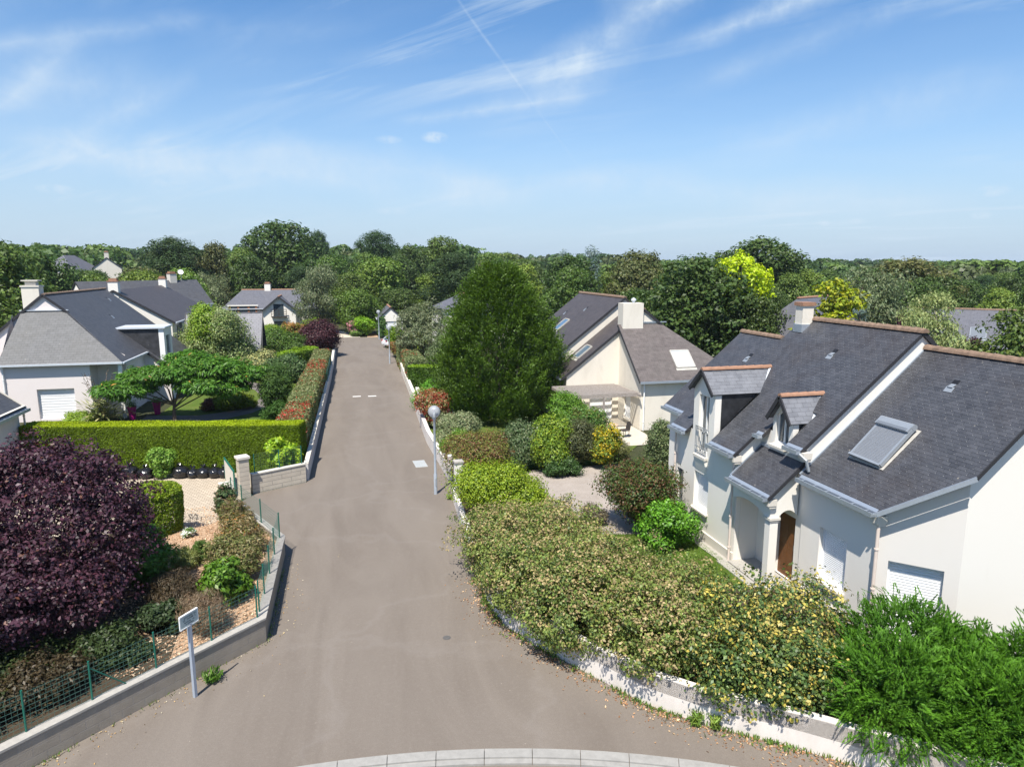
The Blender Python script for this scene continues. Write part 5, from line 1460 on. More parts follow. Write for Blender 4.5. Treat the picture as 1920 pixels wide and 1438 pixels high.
# ------------------------------------------------------------------ simpler houses behind
def gable_house(name, label, loc, rz, L, Wd, ze, zr, roofmat='slate_far', wallmat='white_plaster', ridge='terracotta', holes_f=(), holes_s=(), chim=(), z0=0.0, cat='house', hip=0.0, oh=0.3, wmat='window_glass', door=None):
    """ridge along local y (length L), width Wd along local x; front gable at local y=0"""
    H = thing(name, label, cat, (loc[0], loc[1], z0))
    co, si = math.cos(rz), math.sin(rz)
    def X(x, y, z): return (loc[0]+x*co-y*si, loc[1]+x*si+y*co, z)
    def X2(x, y): return X(x, y, 0)[:2]
    w = Wd/2; s = (zr-ze)/w
    Wm = MB()
    gable_top = [(2*w, ze-0.08), (w, zr-0.12), (0, ze-0.08)] if hip == 0 else [(2*w, ze-0.08), (0, ze-0.08)]
    Pf = panel(Wm, X2(-w, 0), X2(w, 0), [(0, z0-0.2), (2*w, z0-0.2)]+gable_top, [rect(*h[:4]) for h in holes_f], 0.15, (-si, co))
    panel(Wm, X2(w, L), X2(-w, L), [(0, z0-0.2), (2*w, z0-0.2)]+gable_top)
    Pl = panel(Wm, X2(-w, L), X2(-w, 0), [(0, z0-0.2), (L, z0-0.2), (L, ze-0.05), (0, ze-0.05)], [rect(L-h[1], L-h[0], h[2], h[3]) for h in holes_s if h[4] < 0], 0.15, (co, si))
    Pr = panel(Wm, X2(w, 0), X2(w, L), [(0, z0-0.2), (L, z0-0.2), (L, ze-0.05), (0, ze-0.05)], [rect(*h[:4]) for h in holes_s if h[4] > 0], 0.15, (-co, -si))
    Wm.build('wall', wallmat, H)
    M = MB(); o = oh; ze2 = ze-o*s
    if hip == 0:
        M.slab([X(w+o, -o*0.4, ze2), X(w+o, L+o*0.4, ze2), X(0, L+o*0.4, zr), X(0, -o*0.4, zr)], 0.1, X(0, 1, 0) and (-si, co, 0))
        M.slab([X(-w-o, L+o*0.4, ze2), X(-w-o, -o*0.4, ze2), X(0, -o*0.4, zr), X(0, L+o*0.4, zr)], 0.1, (si, -co, 0))
    else:
        M.slab([X(w+o, -o, ze2), X(w+o, L+o, ze2), X(0, L-hip, zr), X(0, hip, zr)], 0.1, (-si, co, 0)); M.slab([X(-w-o, L+o, ze2), X(-w-o, -o, ze2), X(0, hip, zr), X(0, L-hip, zr)], 0.1, (si, -co, 0))
        M.slab([X(-w-o, -o, ze2), X(w+o, -o, ze2), X(0, hip, zr)], 0.1, (co, si, 0)); M.slab([X(w+o, L+o, ze2), X(-w-o, L+o, ze2), X(0, L-hip, zr)], 0.1, (co, si, 0))
    M.build('roof', roofmat, H)
    if hip == 0:
        V = MB()
        for sg in (-1, 1): V.bar(X(sg*(w+o), -o*0.4-0.02, ze2-0.05), X(0, -o*0.4-0.02, zr-0.05), 0.05, 0.16)
        V.build_each('verge', 'dark_verge', H, 6)
    if ridge:
        T = MB(); ridge_tiles(T, X(0, hip-0.1 if hip else -o*0.4, zr), X(0, L-hip+0.1 if hip else L+o*0.4, zr), 0.13, 0.45); T.build('ridge_tiles', ridge, H)
    G = MB()
    for sg in (-1, 1): G.bar(X(sg*(w+o+0.05), -o*0.4, ze2-0.05), X(sg*(w+o+0.05), L+o*0.4, ze2-0.05), 0.11, 0.10)
    G.build_each('gutter', 'bright_zinc', H, 6)
    for h in holes_f:
        mt = h[4] if len(h) > 4 else wmat
        if mt == 'white_shutter':
            r_ = sub('garage_door', H); roller_shutter(Pf, *h[:4], 0.12, r_, name='door_panel', step=0.2)
        else:
            fo = fill(Pf, rect(*h[:4]), 0.12, 'window', mt, H)
    for h in holes_s:
        P = Pr if h[4] > 0 else Pl
        a, b = (h[0], h[1]) if h[4] > 0 else (L-h[1], L-h[0])
        fill(P, rect(a, b, h[2], h[3]), 0.12, 'window', wmat, H)
    for c in chim:
        x, y = X2(c[0], c[1]); chimney('chimney', (x, y), c[2], c[3], c[4], c[5], H, c[6] if len(c) > 6 else 'white_plaster', 'terracotta', pot=True, rz=rz)
    return H, X

hb, XB = gable_house('house', 'white gabled house with tall chimney just behind the flat topped dormer roof', (-18.8, 64, 0), 0, 16.5, 8.6, 5.35, 7.95, 'slate_brown_dark', 'white_plaster', None,
            holes_s=[(1.6, 2.5, 3.2, 4.8, 1), (5.2, 6.6, 3.2, 4.9, 1), (9.5, 11, 3.2, 4.8, 1), (2.0, 3.4, 0.8, 2.4, 1), (8, 10, 0.3, 2.4, 1)], chim=[(0.0, 0.25, 0.75, 0.6, 7.0, 8.65), (0.1, 16.0, 0.7, 0.6, 7.0, 8.6)], oh=0.28)
hc, XC = gable_house('house', 'low white gable and long slate roof with a dish aerial farthest back on the left', (-28.6, 85, 0), R(-52), 13.5, 7.0, 5.6, 8.25, 'slate_mid', 'white_plaster', None, chim=[(0, 10.5, 0.9, 0.8, 7.6, 9.0, 'stone_trim')], oh=0.2)
def dish():
    root = thing('satellite_dish', 'small white satellite dish on the rear slate roof ridge', 'dish', (-19.4, 92.2, 8.2))
    mb = MB(); mb.tube([(-19.4, 92.2, 7.6), (-19.4, 92.2, 9.25)], 0.04, 6); mb.build('mast', 'light_grey_metal', root)
    mb = MB(); c = Vector((-19.4, 92.0, 9.2)); d = Vector((0.35, -1, 0.45)).normalized(); e1 = d.cross(Vector((0, 0, 1))).normalized(); e2 = e1.cross(d)
    rings = [[c+(e1*math.cos(t)+e2*math.sin(t))*r_+d*(r_*r_*0.5) for t in [2*math.pi*k/16 for k in range(16)]] for r_ in (0.02, 0.15, 0.26, 0.32)]
    for a, b in zip(rings[:-1], rings[1:]):
        for k in range(16): mb.face([a[k], a[(k+1) % 16], b[(k+1) % 16], b[k]])
    mb.face(rings[0]); mb.build('dish', 'white_paint', root, smooth=True)
dish()

def slate_outbuilding():
    H = thing('outbuilding', 'slate clad outbuilding with steep grey roof face behind the variegated tree', 'outbuilding', (-10.5, 67, 0.3))
    mb = MB(); 
    mb.slab([(-14.0, 65.0, 2.4), (-7.55, 65.0, 2.4), (-7.45, 67.2, 5.75), (-14.0, 67.2, 5.75)], 0.12, (1, 0, 0)); mb.slab([(-7.45, 69.4, 2.4), (-14.0, 69.4, 2.4), (-14.0, 67.2, 5.75), (-7.45, 67.2, 5.75)], 0.12, (1, 0, 0)); mb.build('roof', 'slate_lilac', H)
    mb = MB(); panel(mb, (-13.85, 69.2), (-13.85, 65.2), [(0, 0.1), (4, 0.1), (4, 2.5), (2, 5.6), (0, 2.5)]); panel(mb, (-7.7, 65.2), (-7.7, 69.2), [(0, 0.1), (4, 0.1), (4, 2.5), (2, 5.6), (0, 2.5)]); panel(mb, (-13.85, 65.2), (-7.7, 65.2), [(0, 0.1), (6.15, 0.1), (6.15, 2.6), (0, 2.6)]); panel(mb, (-7.7, 69.2), (-13.85, 69.2), [(0, 0.1), (6.15, 0.1), (6.15, 2.6), (0, 2.6)]); mb.build('wall', 'slate_cheek', H)
    mb = MB(); mb.bar((-7.43, 64.98, 2.35), (-7.43, 67.2, 5.72), 0.05, 0.16); mb.bar((-14.02, 64.98, 2.35), (-14.02, 67.2, 5.72), 0.05, 0.16); mb.build_each('verge', 'dark_verge', H, 6)
slate_outbuilding()

def annex():
    # low building at the left edge in front of the clipped hedge: its eave and corner show
    H = thing('annex', 'grey annex with slate roof corner and gutter at the left edge behind purple tree', 'annex', (-18.5, 34, 0))
    x0, y1, z = -15.3, 37.3, 3.15
    S = 0.80
    mb = MB(); mb.slab([(x0, 27.0, z), (x0, y1, z), (x0-6.5, y1, z+6.5*S), (x0-6.5, 27.0, z+6.5*S)], 0.1, (0, 1, 0)); mb.slab([(x0-13, 27.0, z), (x0-6.5, 27.0, z+6.5*S), (x0-6.5, y1, z+6.5*S), (x0-13, y1, z)], 0.1, (0, 1, 0)); mb.build('roof', 'slate_mid', H)
    mb = MB(); panel(mb, (x0-0.3, 27.1), (x0-0.3, y1-0.15), [(0, -0.1), (10.05, -0.1), (10.05, z+0.12), (0, z+0.12)]); panel(mb, (x0-0.3, y1-0.15), (x0-12.7, y1-0.15), [(0, -0.1), (12.4, -0.1), (12.4, z+0.1), (6.2, z+5.0), (0, z+0.1)]); panel(mb, (x0-12.7, 27.1), (x0-0.3, 27.1), [(0, -0.1), (12.4, -0.1), (12.4, z+0.1), (6.2, z+5.0), (0, z+0.1)]); mb.build('wall', 'wall_plaster_grey', H)
    G, D = MB(), MB(); gutter(G, D, (x0, 27.0, z), (x0, y1, z), (1, 0, 0), w=0.17, h=0.14); g = G.build('gutter', 'zinc', H); D.build('gutter_bed', 'zinc_dark', g)
    mb = MB(); mb.bar((x0, y1+0.02, z+0.02), (x0-6.5, y1+0.02, z+6.5*S+0.02), 0.05, 0.08); mb.bar((x0-0.12, 27, z+0.12), (x0-0.12, y1, z+0.12), 0.24, 0.02); mb.build('eave_board', 'stone_trim', H)
    downpipe(x0-0.1, y1-0.1, 0, z-0.1, H)
annex()

# white house at the end of the street, orange ridge, gabled bay with balcony
def street_end_house():
    H, X = gable_house('house', 'white house with orange ridge and gabled balcony bay at the far end beyond the outbuilding', (-4.5, 116.5, 0), R(90), 13.4, 8.0, 3.75, 6.2, 'slate_far', 'white_plaster', 'terracotta', hip=2.2, chim=[(0.2, 7.4, 1.1, 0.9, 5.8, 7.1)], holes_s=[(3, 5, 0.4, 2.2, -1)], oh=0.5)
    # gabled bay in front
    B = sub('balcony_bay', H)
    mb = MB(); P = panel(mb, (-12.1, 110.2), (-7.4, 110.2), [(0, 0), (4.7, 0), (4.7, 3.3), (2.35, 5.2), (0, 3.3)], [rect(1.5, 3.0, 2.3, 4.2), rect(1.5, 3.2, 0.2, 1.6)], 0.15, (0, 1)); panel(mb, (-12.1, 113), (-12.1, 110.2), [(0, 0), (2.8, 0), (2.8, 3.3), (0, 3.3)]); panel(mb, (-7.4, 110.2), (-7.4, 113), [(0, 0), (2.8, 0), (2.8, 3.3), (0, 3.3)]); mb.build('bay_wall', 'white_plaster', B)
    mb = MB(); mb.slab([(-12.5, 109.8, 3.05), (-9.75, 109.8, 5.35), (-9.75, 115, 5.35), (-12.5, 113.5, 3.05)], 0.1, (0, 1, 0)); mb.slab([(-7.0, 109.8, 3.05), (-7.0, 113.5, 3.05), (-9.75, 115, 5.35), (-9.75, 109.8, 5.35)], 0.1, (0, 1, 0)); mb.build('bay_roof', 'slate_far', B)
    mb = MB(); mb.bar((-12.5, 109.78, 3.0), (-9.75, 109.78, 5.3), 0.06, 0.2); mb.bar((-7.0, 109.78, 3.0), (-9.75, 109.78, 5.3), 0.06, 0.2); mb.build_each('bargeboard', 'dark_verge', B, 6)
    mb = MB(); ridge_tiles(mb, (-9.75, 109.8, 5.38), (-9.75, 114.8, 5.38), 0.14, 0.45); mb.build('ridge_tiles', 'terracotta', B)
    fill(P, rect(1.5, 3.0, 2.3, 4.2), 0.12, 'window', 'window_glass', B); fill(P, rect(1.5, 3.2, 0.2, 1.6), 0.12, 'window', 'window_glass', B)
    mb = MB()
    for z in (2.35, 2.7, 3.05, 3.4): mb.bar(P(1.2, z, -0.5), P(3.4, z, -0.5), 0.07)
    for s in (1.2, 2.3, 3.4): mb.bar(P(s, 2.3, -0.5), P(s, 3.45, -0.5), 0.07)
    mb.slab([P(1.2, 2.3, -0.52), P(3.4, 2.3, -0.52), P(3.4, 2.3, 0), P(1.2, 2.3, 0)], 0.1); mb.build('balcony', 'dark_wicker', B)
    # glazed upper strip with wooden frames on the left part
    Vd = sub('window_strip', H)
    mb = MB(); mb.box((-15.2, 112.3, 3.35), (3.9, 0.3, 1.0)); mb.build('pane', 'window_glass', Vd)
    mb = MB()
    for x in (-17.1, -15.9, -14.4, -13.3): mb.box((x, 112.12, 3.35), (0.3, 0.1, 1.0))
    mb.build_each('window_post', 'window_wood', Vd, 6)
    mb = MB(); mb.box((-15.2, 112.1, 2.5), (4.2, 0.2, 0.7)); mb.box((-15.2, 112.1, 3.93), (4.4, 0.3, 0.16)); mb.build('strip_wall', 'white_plaster', Vd)
street_end_house()

gable_house('garage', 'small white gabled garage with orange ridge tile at the end of the road', (6.25, 98.0, 0), 0, 7.0, 3.3, 2.75, 4.2, 'slate_far', 'white_plaster', 'terracotta', holes_f=[(0.75, 2.45, 0.0, 2.2, 'white_shutter')], oh=0.22, cat='garage')
gable_house('house', 'pale house with orange ridges half hidden by the olive tree on the right', (13.0, 88.0, 0), R(-62), 9.5, 7.5, 4.6, 6.4, 'slate_far', 'white_plaster', 'terracotta', hip=2.0, oh=0.4)
gable_house('house', 'slate roofed house with orange ridge half hidden behind the big oak and chimney', (37.5, 52.0, 0), R(-60), 9.0, 9.0, 3.4, 7.2, 'slate_far', 'white_plaster', 'terracotta', hip=1.5, oh=0.4)
hf, XF = gable_house('house', 'grey slate roof with one roof window far right among the trees', (62.0, 46.0, 0), R(42), 13.0, 12.0, 2.0, 6.0, 'slate_far', 'white_plaster', 'old_terracotta', oh=0.4)
_o = Vector(XF(-3.6, 6.6, 6.0-3.6*4.0/6.0)); skylight(slope_frame(_o, Vector(XF(0, 1, 0))-Vector(XF(0, 0, 0)), Vector(XF(1, 0, 4.0/6.0))-Vector(XF(0, 0, 0))), 1.2, 1.5, hf, 'grey_shutter', 'light_grey_metal')
gable_house('house', 'distant white house with grey hipped roof above the trees at far left', (-54.5, 152, 0), R(-20), 8.0, 7.0, 9.2, 12.0, 'slate_far', 'white_plaster', None, hip=2.5, holes_f=[(2.5, 4.2, 6.5, 8.2)], oh=0.2)
gable_house('house', 'distant cream gabled house with chimney right of the distant hipped one', (-46.5, 156, 0), R(15), 7.0, 5.0, 9.6, 11.6, 'slate_brown', 'cream_plaster', None, chim=[(0, 1.0, 0.8, 0.7, 11.2, 12.6, 'stone_trim')], oh=0.2)
gable_house('house', 'tiny white gable peeking over the crowns at the extreme left', (-73.0, 150, 0), R(-10), 7.0, 6.0, 9.8, 12.3, 'slate_far', 'white_plaster', None, oh=0.2)

# ------------------------------------------------------------------ parked car half hidden behind the far lamp
def parked_car(x, y, rz):
    root = thing('parked_car', 'white hatchback parked with its tail to the road behind the far lamp', 'car', (x, y, 0))
    co, si = math.cos(rz), math.sin(rz)
    def P(a, b, z): return Vector((x+a*co-b*si, y+a*si+b*co, z))
    # body: cross sections along its length (a), half width b
    secs = [(-2.0, 0.72, 0.42, 0.78), (-1.85, 0.82, 0.30, 0.95), (-1.2, 0.86, 0.26, 0.98), (0.2, 0.87, 0.25, 0.95), (1.2, 0.86, 0.26, 0.92), (1.85, 0.80, 0.30, 0.80), (2.0, 0.68, 0.42, 0.66)]
    mb = MB()
    def ring(a, w, zl_, zt): return [P(a, -w, zl_+0.12), P(a, -w*1.0, zt-0.12), P(a, -w*0.9, zt), P(a, w*0.9, zt), P(a, w, zt-0.12), P(a, w, zl_+0.12), P(a, w*0.85, zl_), P(a, -w*0.85, zl_)]
    rs = [ring(*s) for s in secs]
    for r0_, r1_ in zip(rs[:-1], rs[1:]):
        for k in range(8): mb.face([r0_[k], r1_[k], r1_[(k+1) % 8], r0_[(k+1) % 8]])
    mb.face(rs[0]); mb.face(rs[-1][::-1])
    mb.box(tuple(P(-0.45, 0, 1.40)), (1.75, 1.18, 0.05), rz)
    for a0, a1, b in ((-1.85, -1.3, 0.66), (0.42, 1.25, 0.66), (-0.4, -0.4, 0.68)):
        for sg in (-1, 1): mb.bar(P(a0 if a1 > a0 else a0, sg*(b+0.1), 0.93), P((-1.3 if a0 < -1 else 0.42 if a0 > 0 else -0.4), sg*0.59, 1.40), 0.07)
    mb.build('body', 'car_white', root, smooth=True)
    mb = MB()
    lo = [P(-1.80, -0.74, 0.95), P(1.15, -0.74, 0.93), P(1.15, 0.74, 0.93), P(-1.80, 0.74, 0.95)]; hi = [P(-1.30, -0.58, 1.38), P(0.40, -0.58, 1.38), P(0.40, 0.58, 1.38), P(-1.30, 0.58, 1.38)]
    for k in range(4): mb.face([lo[k], lo[(k+1) % 4], hi[(k+1) % 4], hi[k]])
    mb.build('window', 'window_glass', root)
    for a in (-1.25, 1.25):
        for sg in (-1, 1):
            mb = MB(); c = P(a, sg*0.78, 0.31); d = P(a, sg*0.95, 0.31); mb.tube([c, d], 0.31, 18); wh = mb.build('wheel', 'rubber', root)
            mb = MB(); mb.tube([c.lerp(d, 0.95), c.lerp(d, 1.03)], 0.19, 14); mb.build('rim', 'light_grey_metal', wh)
    for sg in (-1, 1):
        mb = MB(); mb.box(tuple(P(-1.90, sg*0.66, 0.85)), (0.16, 0.22, 0.28), rz); mb.build('tail_light', 'tail_red', root)
    mb = MB(); mb.box(tuple(P(-2.02, 0, 0.58)), (0.02, 0.5, 0.11), rz); mb.build('number_plate', 'white_paint', root)
parked_car(6.35, 85.6, R(18))

# ================================================================== PLANTS
def rg(seed): return np.random.RandomState(seed)

def counts(lobes, leaf, cover, per):
    L = np.array(lobes, float)
    r = (L[:, 3]*L[:, 4]*L[:, 5])**(1/3)
    area = float((4*math.pi*r*r).sum())*0.62
    n = cover*area/(leaf[0]*leaf[1]*0.5)
    return max(20, int(n/per))

def bush(label, x, y, z0, rx, h, col, leaf, seed, alts=(), name='shrub', ry=None, cover=2.5, per=24, cr=None, nl=5, spread=0.5, **kw):
    rng = rg(seed); ry = ry or rx
    lobes = []
    for lx, ly, lz, a, b, c in blob(rng, 1.0, 1.0, 0.0, nl, spread):
        lobes.append((lx*rx, ly*ry, h*0.5+lz*h*0.5, a*rx, b*ry, c*h*0.56))
    cr = cr or 0.27*min(rx, h)
    return shrub(name, label, (x, y, z0), lobes, counts(lobes, leaf, cover, per), per, cr, leaf, col, rng, alts=alts, **kw)

def hedge(name, label, path, w, z0, z1, n, leaf, rng, colf, mat='leaf', amp=0.05, freq=1.2, depth=0.1, T=None, tilt=0.8, top_bias=1.0, rnd=0.12, cat='hedge', group=None, stems=True):
    root = thing(name, label, cat, (path[0][0], path[0][1], z0), group)
    P, N = box_hedge_points(rng, n, path, w, z0, z1, amp, freq, rng.randint(999), rnd, top_bias, depth)
    c = colf(P, N, rng)
    Nn = N+tilt*rng.normal(size=N.shape)
    Tv = None
    if T == 'out': Tv = N+0.7*rng.normal(size=N.shape)+np.array([0, 0, 0.3])
    leaf_mesh('foliage', P, Nn, leaf[0], leaf[1], c, rng, mat, root, Tv)
    mb = MB(); pts = [Vector((p[0], p[1], 0)) for p in path]
    for a, b in zip(pts[:-1], pts[1:]):
        m_ = max(2, int((b-a).length/1.2))
        for k in range(m_):
            p = a.lerp(b, (k+0.5)/m_); mb.tube([(p.x, p.y, z0), (p.x+0.05, p.y, z0+(z1-z0)*0.45), (p.x, p.y+0.05, z0+(z1-z0)*0.8)], [0.04, 0.03, 0.01], 5)
    mb.build('stems', 'twig', root)
    return root

def lobe_hedge(name, label, path, w, z0, z1, leaf, seed, col, alts, cover=2.6, per=20, cr=0.2, mat='leaf', T=None, step=0.75, topcol=None, cat='hedge', up=0.35, shell=0.14, rough=0.35, var=0.25, zf=None):
    rng = rg(seed)
    root = thing(name, label, cat, (path[0][0], path[0][1], z0))
    lobes = []
    P_ = [Vector((p[0], p[1])) for p in path]
    for a, b in zip(P_[:-1], P_[1:]):
        d = b-a; n = max(1, int(d.length/step)); nn = Vector((d.y, -d.x)).normalized()
        for k in range(n):
            for sgn in (-1, 1):
                c = a.lerp(b, (k+rng.uniform(.2, .8))/n)+nn*(sgn*w*0.42+rng.uniform(-.2, .2)*w)
                hh = (z1-z0)*rng.uniform(1-rough*0.5, 1.0)
                lobes.append((c.x, c.y, z0+hh*0.52, w*rng.uniform(.55, .75), w*rng.uniform(.55, .75), hh*0.52))
    nc = counts(lobes, leaf, cover*0.55, per)
    P, N, idx, O = lobes_points(rng, lobes, nc, per, cr, shell=shell, up=up, under=0.9, inner=0.15, shoots=0.14)
    cl = rng.uniform(size=idx.max()+1)[idx]
    big = (sm(P, 0.9, seed+3)+1)/2
    c = tint(rng, len(P), col, var, alts, clump=np.clip(0.5*cl+0.5*big, 0, 1))
    if topcol is not None:
        fr, tc_, h0 = topcol
        zrel = (P[:, 2]-z0)/(z1-z0)
        ord_ = rng.uniform(size=idx.max()+1)[idx]
        mk = (ord_ < fr*np.clip(0.25+(zrel-h0)/(1-h0), 0, 1)*(0.5+0.9*big)) & (rng.uniform(size=len(P)) < 0.6)
        c[mk] = np.array(tc_)*rng.uniform(.7, 1.25, (mk.sum(), 1))
    c *= (0.82+0.36*cl)[:, None]
    Tv = None
    if T == 'rise': Tv = O*0.9+np.array([0, 0, 0.55])+0.45*rng.normal(size=P.shape)
    if T == 'plume':
        Cc = P.reshape(-1, per, 3).mean(1); Oc = O.reshape(-1, per, 3)[:, 0]; cc = cl.reshape(-1, per)[:, 0]; bc = big.reshape(-1, per)[:, 0]
        P, N, Tv, idx, t = plume_leaves(rng, Cc, Oc*1.0+np.array([0, 0, 0.35])+0.5*rng.normal(size=Cc.shape), cr*1.6, per)
        k = np.clip(0.35*cc[idx]+0.35*bc[idx]+0.3*t, 0, 1)[:, None]
        c = np.array(alts[1][1])*(1-k)+np.array(alts[0][1])*k
        c = c*rng.uniform(.75, 1.25, (len(P), 1)); cl = cc[idx]
    leaf_mesh('foliage', P, N, leaf[0], leaf[1], c, rng, mat, root, Tv)
    mb = MB()
    for l in lobes[::2]:
        mb.tube([(l[0], l[1], z0-0.05), (l[0]+rng.uniform(-.1, .1), l[1]+rng.uniform(-.1, .1), l[2])], [0.04, 0.015], 5)
    mb.build('stems', 'twig', root)
    return root

# ------------------------------------------------------------------ right foreground hedge by the curved wall
AB = [(5.15, 21.0), (5.0, 19.8), (5.2, 18.4), (5.9, 17.15), (6.85, 15.8), (8.0, 14.4)]
lobe_hedge('flowering_hedge', 'big loose hedge with tan flower heads spilling over the curved white wall', AB, 2.0, 0.10, 2.6, (0.08, 0.048), 11,
           (0.125, 0.175, 0.038), [(0.22, (0.078, 0.125, 0.032)), (0.14, (0.19, 0.22, 0.055))], cover=2.6, per=34, cr=0.25, topcol=(0.62, (0.30, 0.245, 0.11), 0.1), rough=0.45, shell=0.2)
lobe_hedge('variegated_hedge', 'glossy dark hedge with yellow variegated shoots in the middle of the curved wall', [(8.5, 13.9), (9.4, 12.95), (10.15, 12.3)], 1.85, 0.1, 2.6, (0.085, 0.055), 12,
           (0.050, 0.090, 0.024), [(0.12, (0.34, 0.30, 0.05)), (0.25, (0.11, 0.16, 0.035))], cover=2.6, per=28, cr=0.25, mat='glossy_leaf', topcol=(0.5, (0.32, 0.28, 0.07), 0.45), shell=0.2)
lobe_hedge('cypress_hedge', 'feathery bright green cypress hedge in the lower right corner by the white gable', [(10.8, 11.65), (11.85, 10.75), (13.15, 9.5), (15.25, 7.6)], 1.75, 0.0, 2.3, (0.080, 0.021), 13,
           (0.060, 0.130, 0.010), [(0.22, (0.095, 0.195, 0.012)), (0.15, (0.030, 0.080, 0.009))], cover=4.2, per=36, cr=0.23, mat='needle_leaf', T='plume', rough=0.3, shell=0.15)

# ------------------------------------------------------------------ right garden shrubs
bush('round lime green shrub by the open grey gate', 5.85, 24.9, 0.0, 1.7, 2.4, (0.17, 0.245, 0.014), (0.08, 0.05), 21, [(0.25, (0.22, 0.30, 0.02)), (0.15, (0.10, 0.17, 0.015))], T='rise')
bush('brownish red topped shrub before the tall dormer house wall', 10.75, 22.9, 0.0, 1.4, 2.7, (0.050, 0.075, 0.016), (0.09, 0.05), 22, [(0.35, (0.115, 0.058, 0.028)), (0.15, (0.07, 0.10, 0.02))])
bush('vivid green glossy shrub in front of the brownish shrub', 10.85, 21.2, 0.0, 1.05, 1.8, (0.062, 0.145, 0.010), (0.10, 0.065), 23, [(0.25, (0.11, 0.25, 0.016))], mat='glossy_leaf')
bush('small dry grey twiggy shrub at the gravel edge', 9.15, 24.0, 0.0, 0.5, 0.75, (0.12, 0.10, 0.07), (0.06, 0.03), 24, cover=1.3)
bush('oval grey green shrub against the far corner of the big house', 14.35, 28.6, 0.0, 0.9, 2.75, (0.075, 0.105, 0.040), (0.10, 0.055), 25, [(0.3, (0.14, 0.17, 0.08))])
bush('bronze and green rounded shrub behind the white gate pillar', 5.95, 31.6, 0.0, 1.4, 1.95, (0.085, 0.10, 0.022), (0.08, 0.05), 26, [(0.4, (0.14, 0.075, 0.035)), (0.15, (0.16, 0.17, 0.03))])
bush('silvery variegated shrub behind the lamp post', 5.6, 35.6, 0.0, 1.1, 2.05, (0.13, 0.165, 0.075), (0.09, 0.05), 27, [(0.3, (0.24, 0.26, 0.14))])
bush('fresh green shrub at the wall below the silvery one', 5.3, 33.6, 0.0, 0.85, 1.5, (0.09, 0.17, 0.020), (0.09, 0.05), 28)
bush('red tipped photinia bush with pale flecks at the cream wall', 5.15, 41.5, 0.0, 0.98, 2.25, (0.10, 0.12, 0.03), (0.11, 0.055), 29, [(0.45, (0.28, 0.060, 0.030)), (0.15, (0.30, 0.26, 0.14))])
bush('wide bright green bush behind the red tipped one', 6.0, 47.5, 0.0, 1.55, 1.9, (0.085, 0.19, 0.016), (0.12, 0.06), 30, [(0.2, (0.12, 0.24, 0.02))])
# the mixed planting between gravel yard and patio: separate shrubs
bush('dark leaved shrub with white edged leaves left in the mixed border', 7.9, 31.9, 0.0, 1.25, 2.15, (0.055, 0.085, 0.030), (0.10, 0.05), 31, [(0.25, (0.17, 0.20, 0.10))])
bush('yellow green climber covered shrub in the middle of the border', 9.5, 31.3, 0.0, 1.2, 2.5, (0.085, 0.135, 0.014), (0.10, 0.06), 32, [(0.3, (0.20, 0.25, 0.02))])
bush('dull brown green shrub right of the climber', 11.1, 31.7, 0.0, 1.15, 2.35, (0.055, 0.062, 0.026), (0.09, 0.05), 33, [(0.2, (0.09, 0.10, 0.03))])
bush('shrub with golden yellow tops at the right end of the border', 12.35, 31.0, 0.0, 0.80, 2.0, (0.12, 0.17, 0.02), (0.11, 0.06), 34, [(0.35, (0.42, 0.33, 0.015))])
bush('low dark shrub at the foot of the mixed border', 9.9, 30.4, 0.0, 0.9, 0.85, (0.045, 0.085, 0.020), (0.09, 0.045), 35, ry=0.7)
bush('sprawling olive shrub at the far corner of the gravel', 13.2, 32.2, 0.0, 0.9, 1.3, (0.12, 0.125, 0.045), (0.09, 0.03), 36, cover=1.4, T='rise')
bush('round bright green ball shrub by the pergola', 12.7, 37.6, 0.0, 1.15, 2.55, (0.085, 0.18, 0.018), (0.10, 0.06), 37, [(0.2, (0.12, 0.23, 0.02))])
bush('round mottled green shrub in front of the pergola', 12.5, 34.6, 0.0, 1.05, 2.35, (0.070, 0.135, 0.022), (0.10, 0.06), 38, [(0.22, (0.16, 0.15, 0.04))])
bush('small yellow flowering plant by the curved path', 7.6, 51.3, 0.0, 0.55, 0.6, (0.16, 0.17, 0.03), (0.10, 0.04), 39, [(0.4, (0.60, 0.42, 0.02))])
bush('dry tan grass tuft beside the yellow plant', 6.9, 51.0, 0.0, 0.5, 0.75, (0.30, 0.23, 0.12), (0.22, 0.02), 40, T='rise')

